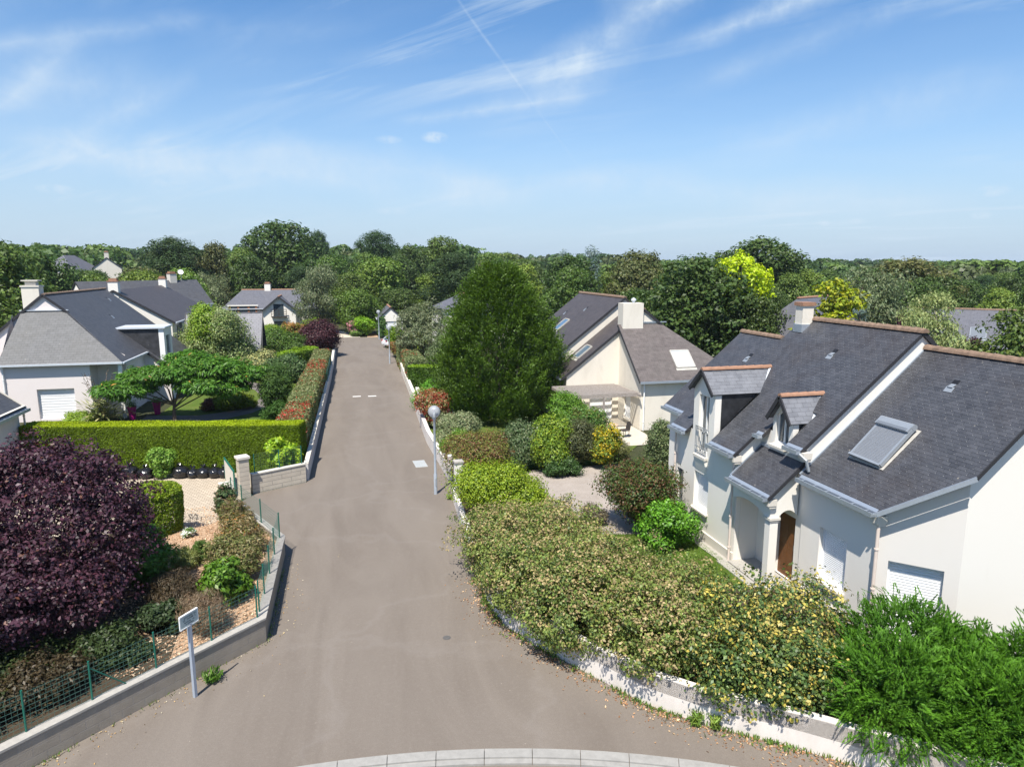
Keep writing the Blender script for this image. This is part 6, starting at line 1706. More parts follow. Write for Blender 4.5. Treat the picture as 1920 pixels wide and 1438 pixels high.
def hornbeam():
    rng = rg(50)
    x, y = 9.7, 43.6
    root = thing('conical_tree', 'large dense conical tree standing between the road and the brown roofed house', 'tree', (x, y, 0))
    n = 5600; per = 32
    z = rng.uniform(0, 1, n)**1.15
    prof = np.interp(z, [0, 0.06, 0.2, 0.35, 0.6, 0.8, 0.93, 1.0], [2.6, 3.3, 3.9, 4.0, 3.25, 2.25, 1.35, 0.45])
    th = rng.uniform(0, 2*math.pi, n)
    wob = 1+0.10*np.sin(3*th+z*5)+0.09*np.sin(6*th-z*13)+0.08*np.sin(11*th+z*27)+0.05*np.sin(17*th-z*41)
    rr = prof*wob*(1-np.abs(rng.normal(size=n))*0.19)
    C = np.stack([x+rr*np.cos(th), y+rr*np.sin(th), 0.45+z*9.35], 1)
    O = np.stack([np.cos(th), np.sin(th), np.full(n, 0.25)], 1)
    ax = unit(O*0.75+np.array([0, 0, 1.0])+0.3*rng.normal(size=O.shape))
    P, N, T, idx, t = plume_leaves(rng, C-ax*0.35, ax, 1.05, per, 0.5)
    P = P+0.035*rng.normal(size=P.shape)
    cl = rng.uniform(size=n)[idx]
    k = np.clip(0.45*cl+0.55*t, 0, 1)[:, None]
    c = (np.array((0.026, 0.056, 0.007))*(1-k)+np.array((0.066, 0.115, 0.010))*k)*rng.uniform(.75, 1.25, (len(P), 1))
    leaf_mesh('crown', P, N, 0.13, 0.062, c, rng, 'leaf', root, T)
    for bx, by in ((x-1.3, y+1.0), (x, y+0.2), (x+1.6, y-0.2)):
        mb = MB(); mb.tube([(bx, by, -0.05), (bx+0.05, by, 1.5), (x+(bx-x)*0.5, y+(by-y)*0.5, 6.5)], [0.2, 0.15, 0.04], 8); mb.build('trunk', 'bark', root, smooth=True)
hornbeam()

def olive_tree():
    rng = rg(52)
    lobes = [(-1.0, 0, 4.2, 1.7, 1.6, 1.9), (0.9, 0.3, 4.0, 1.8, 1.6, 1.9), (0, -0.6, 3.0, 2.2, 1.8, 1.6), (-1.6, 0.2, 2.7, 1.2, 1.2, 1.3), (1.9, 0, 2.6, 1.3, 1.2, 1.5), (0.2, 0.2, 5.3, 1.2, 1.2, 1.2)]
    tree('olive_tree', 'soft grey green willow like tree left of the conical tree', (7.4, 66.0, 0), lobes, 620, 22, 0.42, (0.24, 0.07), (0.125, 0.155, 0.075), rng, [(0.3, (0.17, 0.20, 0.11)), (0.2, (0.085, 0.115, 0.045))], trunk_h=2.6, r0=0.16, ntips=10)
    lobes = [(0, 0, 2.6, 1.4, 1.3, 1.9), (0.8, 0.2, 1.7, 1.3, 1.1, 1.4), (-0.8, -0.1, 1.8, 1.1, 1.1, 1.4)]
    tree('willow_tree', 'small drooping tree with pale twigs between olive tree and conical tree', (8.4, 58.6, 0), lobes, 330, 22, 0.36, (0.24, 0.06), (0.090, 0.125, 0.050), rng, [(0.25, (0.14, 0.17, 0.08))], T='hang', trunk_h=1.8, r0=0.1, bark='pale_bark', ntips=10)
olive_tree()

def photinia_col(red, base, pale):
    def f(P, N, rng):
        n = len(P)
        c = np.tile(np.array(base), (n, 1))
        k = (sm(P, 1.1, 5)+1)/2*0.6+rng.uniform(size=n)*0.4
        tp = np.clip(N[:, 2], 0, 1)
        mk = (k > 0.62) & (rng.uniform(size=n) < 0.35+0.35*tp); c[mk] = red
        m2 = (rng.uniform(size=n) < 0.22) & ~mk; c[m2] = pale
        return c*rng.uniform(.7, 1.3, (n, 1))
    return f
hedge('photinia_hedge', 'long red tipped hedge on the left of the road above the grey wall', [(-3.05, 35.6), (-2.9, 40), (-2.75, 47), (-2.5, 56), (-2.3, 67.5)], 0.78, 0.25, 2.15, 62000, (0.15, 0.055), rg(60),
      photinia_col((0.30, 0.045, 0.022), (0.115, 0.145, 0.050), (0.24, 0.25, 0.12)), amp=0.10, freq=1.6, depth=0.12, tilt=0.7, rnd=0.3, top_bias=1.2)
hedge('photinia_hedge', 'red tipped hedge on the right of the road by the second lamp', [(5.65, 56.5), (5.75, 62), (5.9, 69), (6.0, 73)], 0.85, 0.0, 2.3, 26000, (0.17, 0.06), rg(61),
      photinia_col((0.26, 0.050, 0.025), (0.105, 0.135, 0.050), (0.20, 0.22, 0.10)), amp=0.18, freq=1.2, depth=0.15, tilt=0.7, rnd=0.35)
def clipped(top, side):  # leaf colour follows the normal: sunlit top and dimmer sides are painted in
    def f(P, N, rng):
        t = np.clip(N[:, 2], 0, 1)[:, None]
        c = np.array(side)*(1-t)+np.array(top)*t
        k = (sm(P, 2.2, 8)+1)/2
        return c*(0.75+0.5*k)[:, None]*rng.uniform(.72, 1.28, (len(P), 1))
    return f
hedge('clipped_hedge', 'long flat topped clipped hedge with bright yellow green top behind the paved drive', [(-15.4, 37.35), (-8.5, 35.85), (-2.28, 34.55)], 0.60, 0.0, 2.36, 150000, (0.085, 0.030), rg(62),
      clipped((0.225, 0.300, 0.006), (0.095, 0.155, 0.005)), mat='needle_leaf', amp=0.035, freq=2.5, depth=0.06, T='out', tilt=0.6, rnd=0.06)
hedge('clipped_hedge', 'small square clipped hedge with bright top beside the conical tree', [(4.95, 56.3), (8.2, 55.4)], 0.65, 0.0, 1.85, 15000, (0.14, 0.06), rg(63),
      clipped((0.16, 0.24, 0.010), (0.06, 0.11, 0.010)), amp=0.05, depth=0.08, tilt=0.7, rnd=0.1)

# ------------------------------------------------------------------ left gardens
def purple_tree():
    rng = rg(70)
    lobes = [(0, 0, 2.7, 2.6, 2.3, 2.0), (-1.9, 0.3, 2.9, 2.0, 1.9, 1.7), (1.4, -0.1, 2.4, 1.75, 1.7, 1.6), (0.3, 1.3, 3.1, 1.8, 1.5, 1.4), (-0.9, -1.3, 2.2, 1.9, 1.6, 1.6), (0.9, -1.4, 1.9, 1.5, 1.3, 1.3), (-2.9, -0.8, 2.2, 1.7, 1.7, 1.7),
             (-0.7, 0.7, 3.8, 1.1, 1.0, 1.0), (-3.4, 0.4, 3.2, 1.5, 1.4, 1.3), (0.8, 0.3, 3.9, 0.6, 0.6, 0.6), (1.9, 0.7, 3.0, 0.9, 0.9, 0.9), (2.4, -0.6, 2.0, 0.9, 0.9, 0.8), (1.5, 1.3, 3.5, 0.5, 0.5, 0.7), (2.9, 0.1, 2.6, 0.5, 0.5, 0.4),
             (-0.8, -2.5, 1.8, 1.6, 1.4, 1.1), (-2.6, -2.6, 1.9, 1.8, 1.6, 1.4), (-4.5, -1.6, 2.6, 2.0, 2.0, 2.0), (0.9, -2.9, 1.7, 1.3, 1.2, 1.0), (1.9, -2.3, 1.5, 1.1, 1.0, 0.85), (0.0, -3.6, 1.9, 1.3, 1.1, 1.0), (2.7, -1.5, 1.3, 0.7, 0.7, 0.55)]
    root = tree('purple_tree', 'large dark purple leaved tree in the left foreground garden', (-9.0, 20.4, 0.40), lobes, 2700, 40, 0.36, (0.105, 0.062), (0.042, 0.017, 0.027), rng,
         [(0.20, (0.066, 0.023, 0.036)), (0.22, (0.026, 0.011, 0.018)), (0.03, (0.10, 0.04, 0.025))], mat='purple_leaf', trunk_h=2.2, r0=0.13, ntips=16, under=0.75, inner=0.16, var=0.38, shell=0.30, shoots=0.30)
purple_tree()

def round_clipped():
    rng = rg(72)
    x, y, z0 = -7.0, 26.1, 0.2
    root = thing('round_bush', 'rounded clipped yellow green bush beside the paved driveway', 'bush', (x, y, z0))
    n = 26000
    th = rng.uniform(0, 6.2832, n); a = rng.uniform(0, 1, n)
    top = a < 0.30
    z = np.where(top, 2.05, rng.uniform(0, 2.05, n)); r = np.where(top, 0.93*np.sqrt(rng.uniform(0, 1, n)), 0.93)
    # rounded shoulder and slightly narrower foot
    sh = np.clip((z-1.45)/0.6, 0, 1); r = np.where(top, r, r*np.sqrt(np.clip(1-0.55*sh**2.2, 0, 1))*(0.86+0.14*np.clip(z/0.9, 0, 1)))
    z = np.where(top, 2.05-0.28*(r/0.93)**3, z-0.15*sh)
    P = np.stack([x+r*np.cos(th), y+r*np.sin(th)*1.0, z0+z], 1)
    N = np.stack([np.cos(th), np.sin(th), np.zeros(n)], 1); N[top] = N[top]*0.25+np.array([0, 0, 1]); N[:, 2] += sh*0.6; N = unit(N)
    P = P+N*(0.05*sm(P, 2.5, 3)-np.abs(rng.normal(size=n))*0.06)[:, None]
    k = (sm(P, 3.0, 6)+1)/2
    c = tint(rng, n, (0.135, 0.185, 0.012), 0.25, [(0.35, (0.21, 0.255, 0.02)), (0.15, (0.07, 0.11, 0.01))], clump=k)
    leaf_mesh('foliage', P, N+0.75*rng.normal(size=P.shape), 0.075, 0.045, c, rng, 'leaf', root)
    mb = MB(); mb.tube([(x, y, 0.15), (x, y, 1.4)], [0.06, 0.03], 6); mb.build('stem', 'twig', root)
round_clipped()
bush('fresh green bush by the rubbish bags at the clipped hedge foot', -8.75, 34.35, 0.0, 0.62, 1.5, (0.10, 0.19, 0.025), (0.10, 0.06), 73, [(0.3, (0.15, 0.25, 0.04))])
bush('yellow green leafy shrub behind the mesh on the angled wall', -3.15, 33.0, 0.4, 0.68, 1.65, (0.16, 0.26, 0.012), (0.16, 0.10), 74, [(0.3, (0.22, 0.32, 0.02))])
bush('ivy covered stump shrub by the low cream pillar', -4.75, 26.6, 0.4, 0.42, 1.35, (0.06, 0.095, 0.035), (0.07, 0.05), 75, [(0.25, (0.13, 0.09, 0.05))])
bush('dry tangled shrub nearest the low pillar along the mesh fence', -4.15, 25.6, 0.4, 0.55, 1.15, (0.15, 0.115, 0.055), (0.10, 0.03), 76, [(0.35, (0.10, 0.12, 0.03))], cover=1.8)
bush('straw coloured dry shrub in the middle of the roadside fence', -3.75, 23.2, 0.4, 0.85, 1.35, (0.20, 0.165, 0.075), (0.11, 0.03), 77, [(0.3, (0.12, 0.14, 0.03)), (0.08, (0.30, 0.15, 0.03))], cover=2.0)
bush('mixed green and brown shrub below the straw coloured one', -3.65, 21.5, 0.4, 0.78, 1.25, (0.11, 0.12, 0.035), (0.10, 0.035), 78, [(0.35, (0.21, 0.17, 0.08))], cover=2.0)
bush('glossy dark green laurel shrub at the wall corner', -3.75, 19.9, 0.4, 0.72, 1.2, (0.060, 0.125, 0.010), (0.14, 0.075), 79, [(0.25, (0.09, 0.17, 0.014))], mat='glossy_leaf')
bush('bare brown twiggy shrub behind the fence next to the corner', -4.0, 18.3, 0.4, 0.65, 1.05, (0.17, 0.125, 0.075), (0.12, 0.012), 80, cover=1.1, T='rise', ntips=24, r0=0.02)
bush('leafy green perennial clump under the purple tree edge', -6.25, 21.6, 0.4, 0.8, 1.15, (0.060, 0.13, 0.014), (0.13, 0.055), 81, [(0.2, (0.09, 0.18, 0.02))])
bush('pale spiky perennial clump on the bark mulch', -5.35, 22.6, 0.42, 0.42, 0.55, (0.17, 0.20, 0.06), (0.20, 0.02), 82, T='rise')
bush('upright green herb clump on the bark mulch', -4.95, 23.0, 0.42, 0.28, 0.7, (0.08, 0.14, 0.03), (0.14, 0.02), 83, T='rise')
bush('greyish dwarf shrub with rusty leaves on the mulch', -5.5, 21.1, 0.42, 0.5, 0.42, (0.13, 0.11, 0.055), (0.08, 0.03), 84)
bush('small plant with white flowers at the round bush foot', -5.75, 25.2, 0.42, 0.25, 0.35, (0.10, 0.16, 0.04), (0.06, 0.035), 85, [(0.4, (0.75, 0.75, 0.72))])
bush('small red flowered plant in the mulch bed', -6.3, 23.4, 0.42, 0.3, 0.35, (0.09, 0.14, 0.03), (0.06, 0.035), 86, [(0.25, (0.55, 0.04, 0.03))])
bush('spreading shrub with shade in its leaf colour behind the block wall left of the sign', -6.0, 17.2, 0.4, 0.8, 0.75, (0.0330, 0.0510, 0.0150), (0.10, 0.05), 87)  # leaf colours from here to the twiggy undergrowth darkened to imitate crown shade
bush('shrub with shade in its dark leaf colour behind the block wall near the frame corner', -8.2, 15.2, 0.4, 0.9, 0.75, (0.0300, 0.0420, 0.0132), (0.10, 0.05), 88, [(0.1, (0.20, 0.19, 0.04))])
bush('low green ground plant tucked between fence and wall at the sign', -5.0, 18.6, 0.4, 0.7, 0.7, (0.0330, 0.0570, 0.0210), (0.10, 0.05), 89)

bush('dark spreading shrub under the near edge of the purple tree', -7.4, 16.9, 0.4, 0.9, 0.75, (0.0270, 0.0420, 0.0120), (0.10, 0.05), 130)  # again darkened leaves: shade of the overhanging crown put into the colour
bush('brown leaved shrub with painted shade left of the mesh fence stay', -7.0, 16.1, 0.4, 0.9, 0.9, (0.0450, 0.0360, 0.0168), (0.09, 0.04), 131, cover=1.8)
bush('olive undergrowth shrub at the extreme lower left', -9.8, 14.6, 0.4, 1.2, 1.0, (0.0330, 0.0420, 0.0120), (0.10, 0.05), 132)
bush('twiggy brown undergrowth between sign and laurel shrub', -5.0, 19.9, 0.4, 0.85, 0.9, (0.0600, 0.0450, 0.0240), (0.10, 0.02), 133, cover=1.4, T='rise', ntips=20)
bush('bright fern like clump at the purple tree foot near the round bush', -7.0, 23.3, 0.4, 0.9, 1.2, (0.060, 0.135, 0.016), (0.14, 0.05), 134)
def mimosa():
    rng = rg(90)
    lobes = [(-2.6, -0.3, 2.15, 1.7, 1.5, 0.55), (-1.4, 0.3, 2.75, 1.7, 1.5, 0.6), (0.2, -0.3, 3.0, 1.7, 1.5, 0.6), (1.3, 0.4, 3.45, 1.8, 1.5, 0.6), (2.7, 0.0, 3.2, 1.8, 1.5, 0.6), (4.1, 0.2, 2.75, 1.5, 1.4, 0.5), (2.0, -0.9, 2.3, 1.6, 1.2, 0.5), (3.3, -0.3, 2.0, 1.4, 1.2, 0.45), (0.9, 0.9, 3.85, 1.2, 1.1, 0.4)]
    root = tree('umbrella_tree', 'feathery flat crowned green tree spreading over the left lawn', (-10.8, 46.3, 0.3), lobes, 1250, 22, 0.36, (0.30, 0.075), (0.058, 0.125, 0.012), rng, [(0.3, (0.085, 0.165, 0.016)), (0.12, (0.03, 0.07, 0.01)), (0.006, (0.35, 0.16, 0.04))],
                T='out', trunk_h=1.1, r0=0.13, ntips=12, up=0.8, flat=0.5, under=0.3)
mimosa()

def strap_plant(name, label, x, y, z0, n, ln, w, col, alt, seed, stalks=0, cat='plant'):
    rng = rg(seed)
    root = thing(name, label, cat, (x, y, z0))
    P, Nn, T, L = [], [], [], []
    for k in range(n):
        a = rng.uniform(0, 6.283); el = rng.uniform(0.45, 1.45); d = np.array([math.cos(a)*math.cos(el), math.sin(a)*math.cos(el), math.sin(el)])
        p = np.array([x, y, z0])+np.array([rng.normal()*0.25, rng.normal()*0.25, 0]); l = ln*rng.uniform(.6, 1.1)
        for s in range(4):
            q = d*l/4
            P.append(p+q/2); T.append(d.copy()); Nn.append(np.array([-d[0]*d[2], -d[1]*d[2], 1.0])+0.2*rng.normal(size=3)); L.append(l/4*1.12)
            p = p+q; d = d+np.array([0, 0, -0.22*(s+0.5)*(1.5-el)]); d /= np.linalg.norm(d)
    P, Nn, T, L = np.array(P), np.array(Nn), np.array(T), np.array(L)
    c = tint(rng, len(P), col, 0.3, [(0.3, alt)])
    leaf_mesh('leaves', P, Nn, L, w, c, rng, 'leaf', root, T, fold=0.1, jitter=0.02)
    if stalks:
        mb = MB()
        for k in range(stalks):
            a = rng.uniform(0, 6.283); t = Vector((x+0.9*math.cos(a), y+0.9*math.sin(a), z0+ln*1.55*rng.uniform(.85, 1.1)))
            b = Vector((x, y, z0)); mb.tube([b, b.lerp(t, 0.5)+Vector((0, 0, 0.2)), t], [0.018, 0.014, 0.008], 5)
            for j in range(6):
                q = b.lerp(t, 0.62+j*0.06); mb.tube([q, q+Vector((rng.uniform(-.2, .2), rng.uniform(-.2, .2), 0.12))], [0.012, 0.02], 4)
        mb.build('flower_stalk', 'twig', root)
    return root
strap_plant('phormium', 'large clump of striped strap leaves with tall seed stalks by the white garage wall', -15.1, 47.0, 0.3, 190, 2.0, 0.11, (0.12, 0.15, 0.05), (0.30, 0.30, 0.14), 91, 8)
bush('low lime green mound in front of the strap leaves', -16.2, 46.4, 0.3, 0.9, 0.7, (0.17, 0.24, 0.03), (0.10, 0.05), 92)
strap_plant('grass_clump', 'tall pale ornamental grass beyond the umbrella tree', -10.0, 59.5, 0.3, 60, 1.8, 0.06, (0.30, 0.28, 0.13), (0.38, 0.33, 0.18), 93)

def flower_pot(x, y, label):
    root = thing('flower_pot', label, 'flower pot', (x, y, 0.3), 'magenta pots by the left house')
    mb = MB(); mb.lathe((x, y, 0.3), [(0.17, 0), (0.25, 0.72), (0.28, 0.74), (0.28, 0.82), (0.24, 0.82), (0.23, 0.74)], 20); mb.build('pot', 'magenta_glaze', root)
    mb = MB(); mb.lathe((x, y, 0.3), [(0.235, 0.72), (0.23, 0.75)], 16); mb.build('soil', 'pot_soil', root)
    rng = rg(int(abs(x*100))); n = 260
    P = np.array([x, y, 1.2])+rng.normal(size=(n, 3))*np.array([.16, .16, .13])
    leaf_mesh('plant', P, rng.normal(size=(n, 3)), 0.12, 0.05, tint(rng, n, (0.08, 0.15, 0.03), 0.3), rng, 'leaf', root)
flower_pot(-12.33, 48.5, 'magenta pot standing on the path edge at the house corner')
flower_pot(-13.5, 47.3, 'magenta pot half hidden by the strap leaved plant')

bush('pale variegated green tree like shrub in front of the slate outbuilding', -10.9, 63.2, 0.3, 2.75, 6.0, (0.15, 0.185, 0.065), (0.17, 0.09), 100, [(0.3, (0.24, 0.27, 0.12)), (0.2, (0.10, 0.15, 0.03))], nl=7, trunk_h=2.0, r0=0.1)
bush('lime green crown rising on the left of the variegated shrub', -11.6, 62.4, 2.6, 1.5, 4.1, (0.13, 0.23, 0.02), (0.17, 0.09), 101, [(0.3, (0.18, 0.28, 0.03))])
bush('dark green rounded bush left of the purple shrub', -6.6, 74.0, 0.3, 2.2, 3.2, (0.055, 0.105, 0.016), (0.18, 0.10), 102, [(0.25, (0.09, 0.15, 0.02))])
bush('deep purple leaved round shrub at the road edge beyond the hedge', -2.9, 78.0, 0.2, 2.05, 3.9, (0.045, 0.016, 0.022), (0.16, 0.09), 103, [(0.25, (0.07, 0.022, 0.028))], ry=2.0, nl=7)
bush('cream edged variegated shrub on the lawn behind the path', -7.2, 61.6, 0.3, 1.6, 2.3, (0.13, 0.155, 0.065), (0.16, 0.08), 104, [(0.55, (0.36, 0.35, 0.14))])
bush('dark laurel bush right of the cream edged shrub', -4.9, 60.0, 0.3, 1.7, 2.2, (0.045, 0.085, 0.024), (0.17, 0.08), 105, [(0.2, (0.09, 0.13, 0.05))], mat='glossy_leaf')
bush('dark spreading conifer beside the red tipped hedge', -4.7, 46.6, 0.3, 1.15, 2.9, (0.035, 0.072, 0.014), (0.18, 0.05), 106, [(0.25, (0.055, 0.10, 0.016))], mat='needle_leaf', T='out')
bush('lower dark conifer mound at the near end of the lawn', -4.3, 42.6, 0.3, 0.9, 1.5, (0.038, 0.080, 0.012), (0.16, 0.05), 107, mat='needle_leaf', T='out')
bush('spreading bright green juniper over the lawn', -7.6, 49.3, 0.3, 1.75, 0.95, (0.12, 0.17, 0.016), (0.20, 0.05), 108, [(0.3, (0.16, 0.21, 0.02))], mat='needle_leaf', T='out', ry=1.2)
bush('reddish dwarf maple mound under the umbrella tree', -9.2, 49.0, 0.3, 0.55, 0.75, (0.12, 0.045, 0.035), (0.10, 0.05), 109)
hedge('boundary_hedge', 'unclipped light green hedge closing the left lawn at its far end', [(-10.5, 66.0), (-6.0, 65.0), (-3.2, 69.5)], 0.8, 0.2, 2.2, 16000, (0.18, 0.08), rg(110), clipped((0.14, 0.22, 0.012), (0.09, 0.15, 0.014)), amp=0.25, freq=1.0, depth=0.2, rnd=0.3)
bush('orange tinted rounded bush before the balcony bay', -6.4, 94.0, 0.1, 1.5, 2.4, (0.22, 0.13, 0.03), (0.2, 0.1), 111, [(0.3, (0.12, 0.16, 0.02))])
bush('bright yellow green clipped bush right of the orange one', -4.3, 95.0, 0.1, 1.5, 2.7, (0.11, 0.17, 0.012), (0.2, 0.1), 112)
bush('light green bush under the outbuilding gable', -9.2, 92.0, 0.1, 1.9, 2.2, (0.13, 0.20, 0.02), (0.2, 0.1), 113)
bush('wide green garden tree left of the gable garage', 1.6, 103.5, 0.0, 3.1, 6.0, (0.065, 0.120, 0.016), (0.26, 0.15), 114, [(0.3, (0.095, 0.16, 0.022))], nl=7, trunk_h=2.5, r0=0.16, name='tree', cat='tree')
bush('lime green rounded shrub at the head of the road', 2.7, 100.3, 0.0, 1.45, 2.7, (0.14, 0.25, 0.012), (0.2, 0.11), 115, [(0.3, (0.18, 0.30, 0.02))])
bush('pink flowering rhododendron left of the lime shrub', 1.2, 100.6, 0.0, 0.95, 2.0, (0.09, 0.15, 0.03), (0.16, 0.09), 116, [(0.5, (0.50, 0.22, 0.27))])
bush('low green plants at the road head kerb', 1.4, 99.6, 0.0, 0.9, 0.8, (0.10, 0.16, 0.03), (0.16, 0.08), 117, ry=0.5)
bush('small round green tree in front of the gable garage', 4.95, 97.0, 0.0, 0.75, 2.9, (0.06, 0.11, 0.025), (0.16, 0.09), 118)
bush('yellow green shrub hiding the front of the white car', 5.75, 83.8, 0.0, 1.0, 2.6, (0.13, 0.20, 0.012), (0.16, 0.09), 119, [(0.25, (0.19, 0.26, 0.02))])
bush('orange brown topped bush at the far end of the right hedge', 6.1, 76.0, 0.0, 1.3, 2.0, (0.19, 0.10, 0.035), (0.16, 0.08), 120, [(0.3, (0.10, 0.13, 0.02))])
bush('fine yellow green bush behind the orange brown one', 7.3, 74.5, 0.0, 1.4, 2.6, (0.11, 0.155, 0.012), (0.16, 0.08), 121)

# ------------------------------------------------------------------ trees beyond the gardens
PROTO = {}
def proto(kind, lobes, leaf, col, seed, alts=(), per=16, cr=0.8, cover=1.7, h=12.0, w=10.0, **kw):
    lift = 1.3 if kind not in ('acacia', 'yellow', 'plum') else 1.0
    col = tuple(c*lift for c in col); alts = [(f, tuple(c*lift for c in q)) for f, q in alts]
    PROTO[kind] = dict(lobes=lobes, leaf=leaf, col=col, seed=seed, alts=alts, per=per, cr=cr, cover=cover, h=h, w=w, kw=kw, root=None)
def crown_lobes(seed, w, h, n, zlo=0.18, shape='round'):
    r = rg(seed); out = []
    R0 = w/2
    for k in range(n):
        t = (k+r.uniform(.2, .8))/n
        z = h*(zlo+(0.93-zlo)*t)
        if shape == 'round': pr = math.sin(math.pi*min(1, max(0.06, (t*0.80+0.16))))**0.7
        elif shape == 'cone': pr = 1.05-t*0.95
        else: pr = 0.75+0.25*math.sin(3*t)
        a = r.uniform(0, 6.28); q = R0*pr*r.uniform(0.25, 0.72)
        s = R0*(0.30+0.16*r.uniform())*(0.65+0.45*pr)
        out.append((q*math.cos(a), q*math.sin(a), min(z, h-s*0.75), s, s, s*r.uniform(0.7, 0.95)))
    out.append((0, 0, h*0.5, R0*0.55, R0*0.55, h*0.3))
    out.append((0, 0, h*0.86, R0*0.34, R0*0.34, h*0.13))
    return out
proto('oak', crown_lobes(1, 12, 13, 20), (0.40, 0.26), (0.034, 0.058, 0.013), 201, [(0.3, (0.048, 0.078, 0.016)), (0.15, (0.024, 0.042, 0.011))], h=13, w=12)
proto('ash', crown_lobes(2, 10, 12, 18), (0.36, 0.22), (0.055, 0.088, 0.016), 202, [(0.3, (0.075, 0.112, 0.020)), (0.15, (0.038, 0.064, 0.014))], h=12, w=10)
proto('lime', crown_lobes(3, 9, 10, 16), (0.34, 0.22), (0.080, 0.120, 0.018), 203, [(0.3, (0.105, 0.150, 0.024))], h=10, w=9)
proto('pine', crown_lobes(4, 10, 14, 15, 0.35), (0.42, 0.12), (0.022, 0.042, 0.014), 204, [(0.3, (0.032, 0.055, 0.018))], h=14, w=10, mat='needle_leaf')
proto('brown', crown_lobes(5, 10, 12, 17), (0.36, 0.22), (0.062, 0.068, 0.022), 205, [(0.3, (0.080, 0.088, 0.026)), (0.15, (0.042, 0.052, 0.016))], h=12, w=10)
proto('grey', crown_lobes(6, 8, 11, 14, shape='tall'), (0.34, 0.14), (0.085, 0.105, 0.050), 206, [(0.3, (0.11, 0.13, 0.065))], h=11, w=8, T='hang')
proto('cedar', crown_lobes(7, 5, 13, 14, 0.1, 'cone'), (0.40, 0.12), (0.070, 0.100, 0.085), 207, [(0.3, (0.10, 0.13, 0.115))], h=13, w=5, T='out', mat='needle_leaf')
proto('yellow', crown_lobes(8, 5, 9, 14), (0.26, 0.19), (0.17, 0.23, 0.012), 208, [(0.35, (0.26, 0.28, 0.016)), (0.15, (0.13, 0.17, 0.012))], h=9, w=5, cover=2.0, cr=0.4)
proto('acacia', crown_lobes(9, 7, 11.5, 12, 0.62), (0.30, 0.2), (0.25, 0.34, 0.006), 209, [(0.3, (0.31, 0.40, 0.008))], h=11.5, w=7, cover=1.8, cr=0.5)
proto('birch', crown_lobes(10, 5, 8, 13, shape='tall'), (0.22, 0.08), (0.12, 0.155, 0.055), 210, [(0.3, (0.16, 0.19, 0.075))], h=8, w=5, T='hang', cover=1.8, cr=0.5, bark='pale_bark')
proto('plum', crown_lobes(11, 3, 6, 9), (0.2, 0.11), (0.045, 0.016, 0.020), 211, [(0.3, (0.065, 0.02, 0.026))], h=6, w=3, cover=2.2, cr=0.3)

def plant_tree(kind, x, y, h, w, label, group=None, rz=0.0, name=None):
    p = PROTO[kind]
    if p['root'] is None:
        kw = dict(p['kw'])
        p['root'] = tree('tree', label, (x, y, -0.1), p['lobes'], counts(p['lobes'], p['leaf'], p['cover']*0.5, p['per']), p['per'], p['cr'], p['leaf'], p['col'], rg(p['seed']), p['alts'],
                         group, trunk_h=p['h']*0.7, r0=0.022*p['h'], ntips=14, **kw)
        p['root'].scale = (w/p['w'], w/p['w'], h/p['h']); p['root'].rotation_euler = (0, 0, rz)
        return p['root']
    r = copy_thing(p['root'], (x, y, -0.1), label, rz, (w/p['w'], w/p['w'], h/p['h']))
    if group: r['group'] = group
    elif 'group' in r: del r['group']
    return r

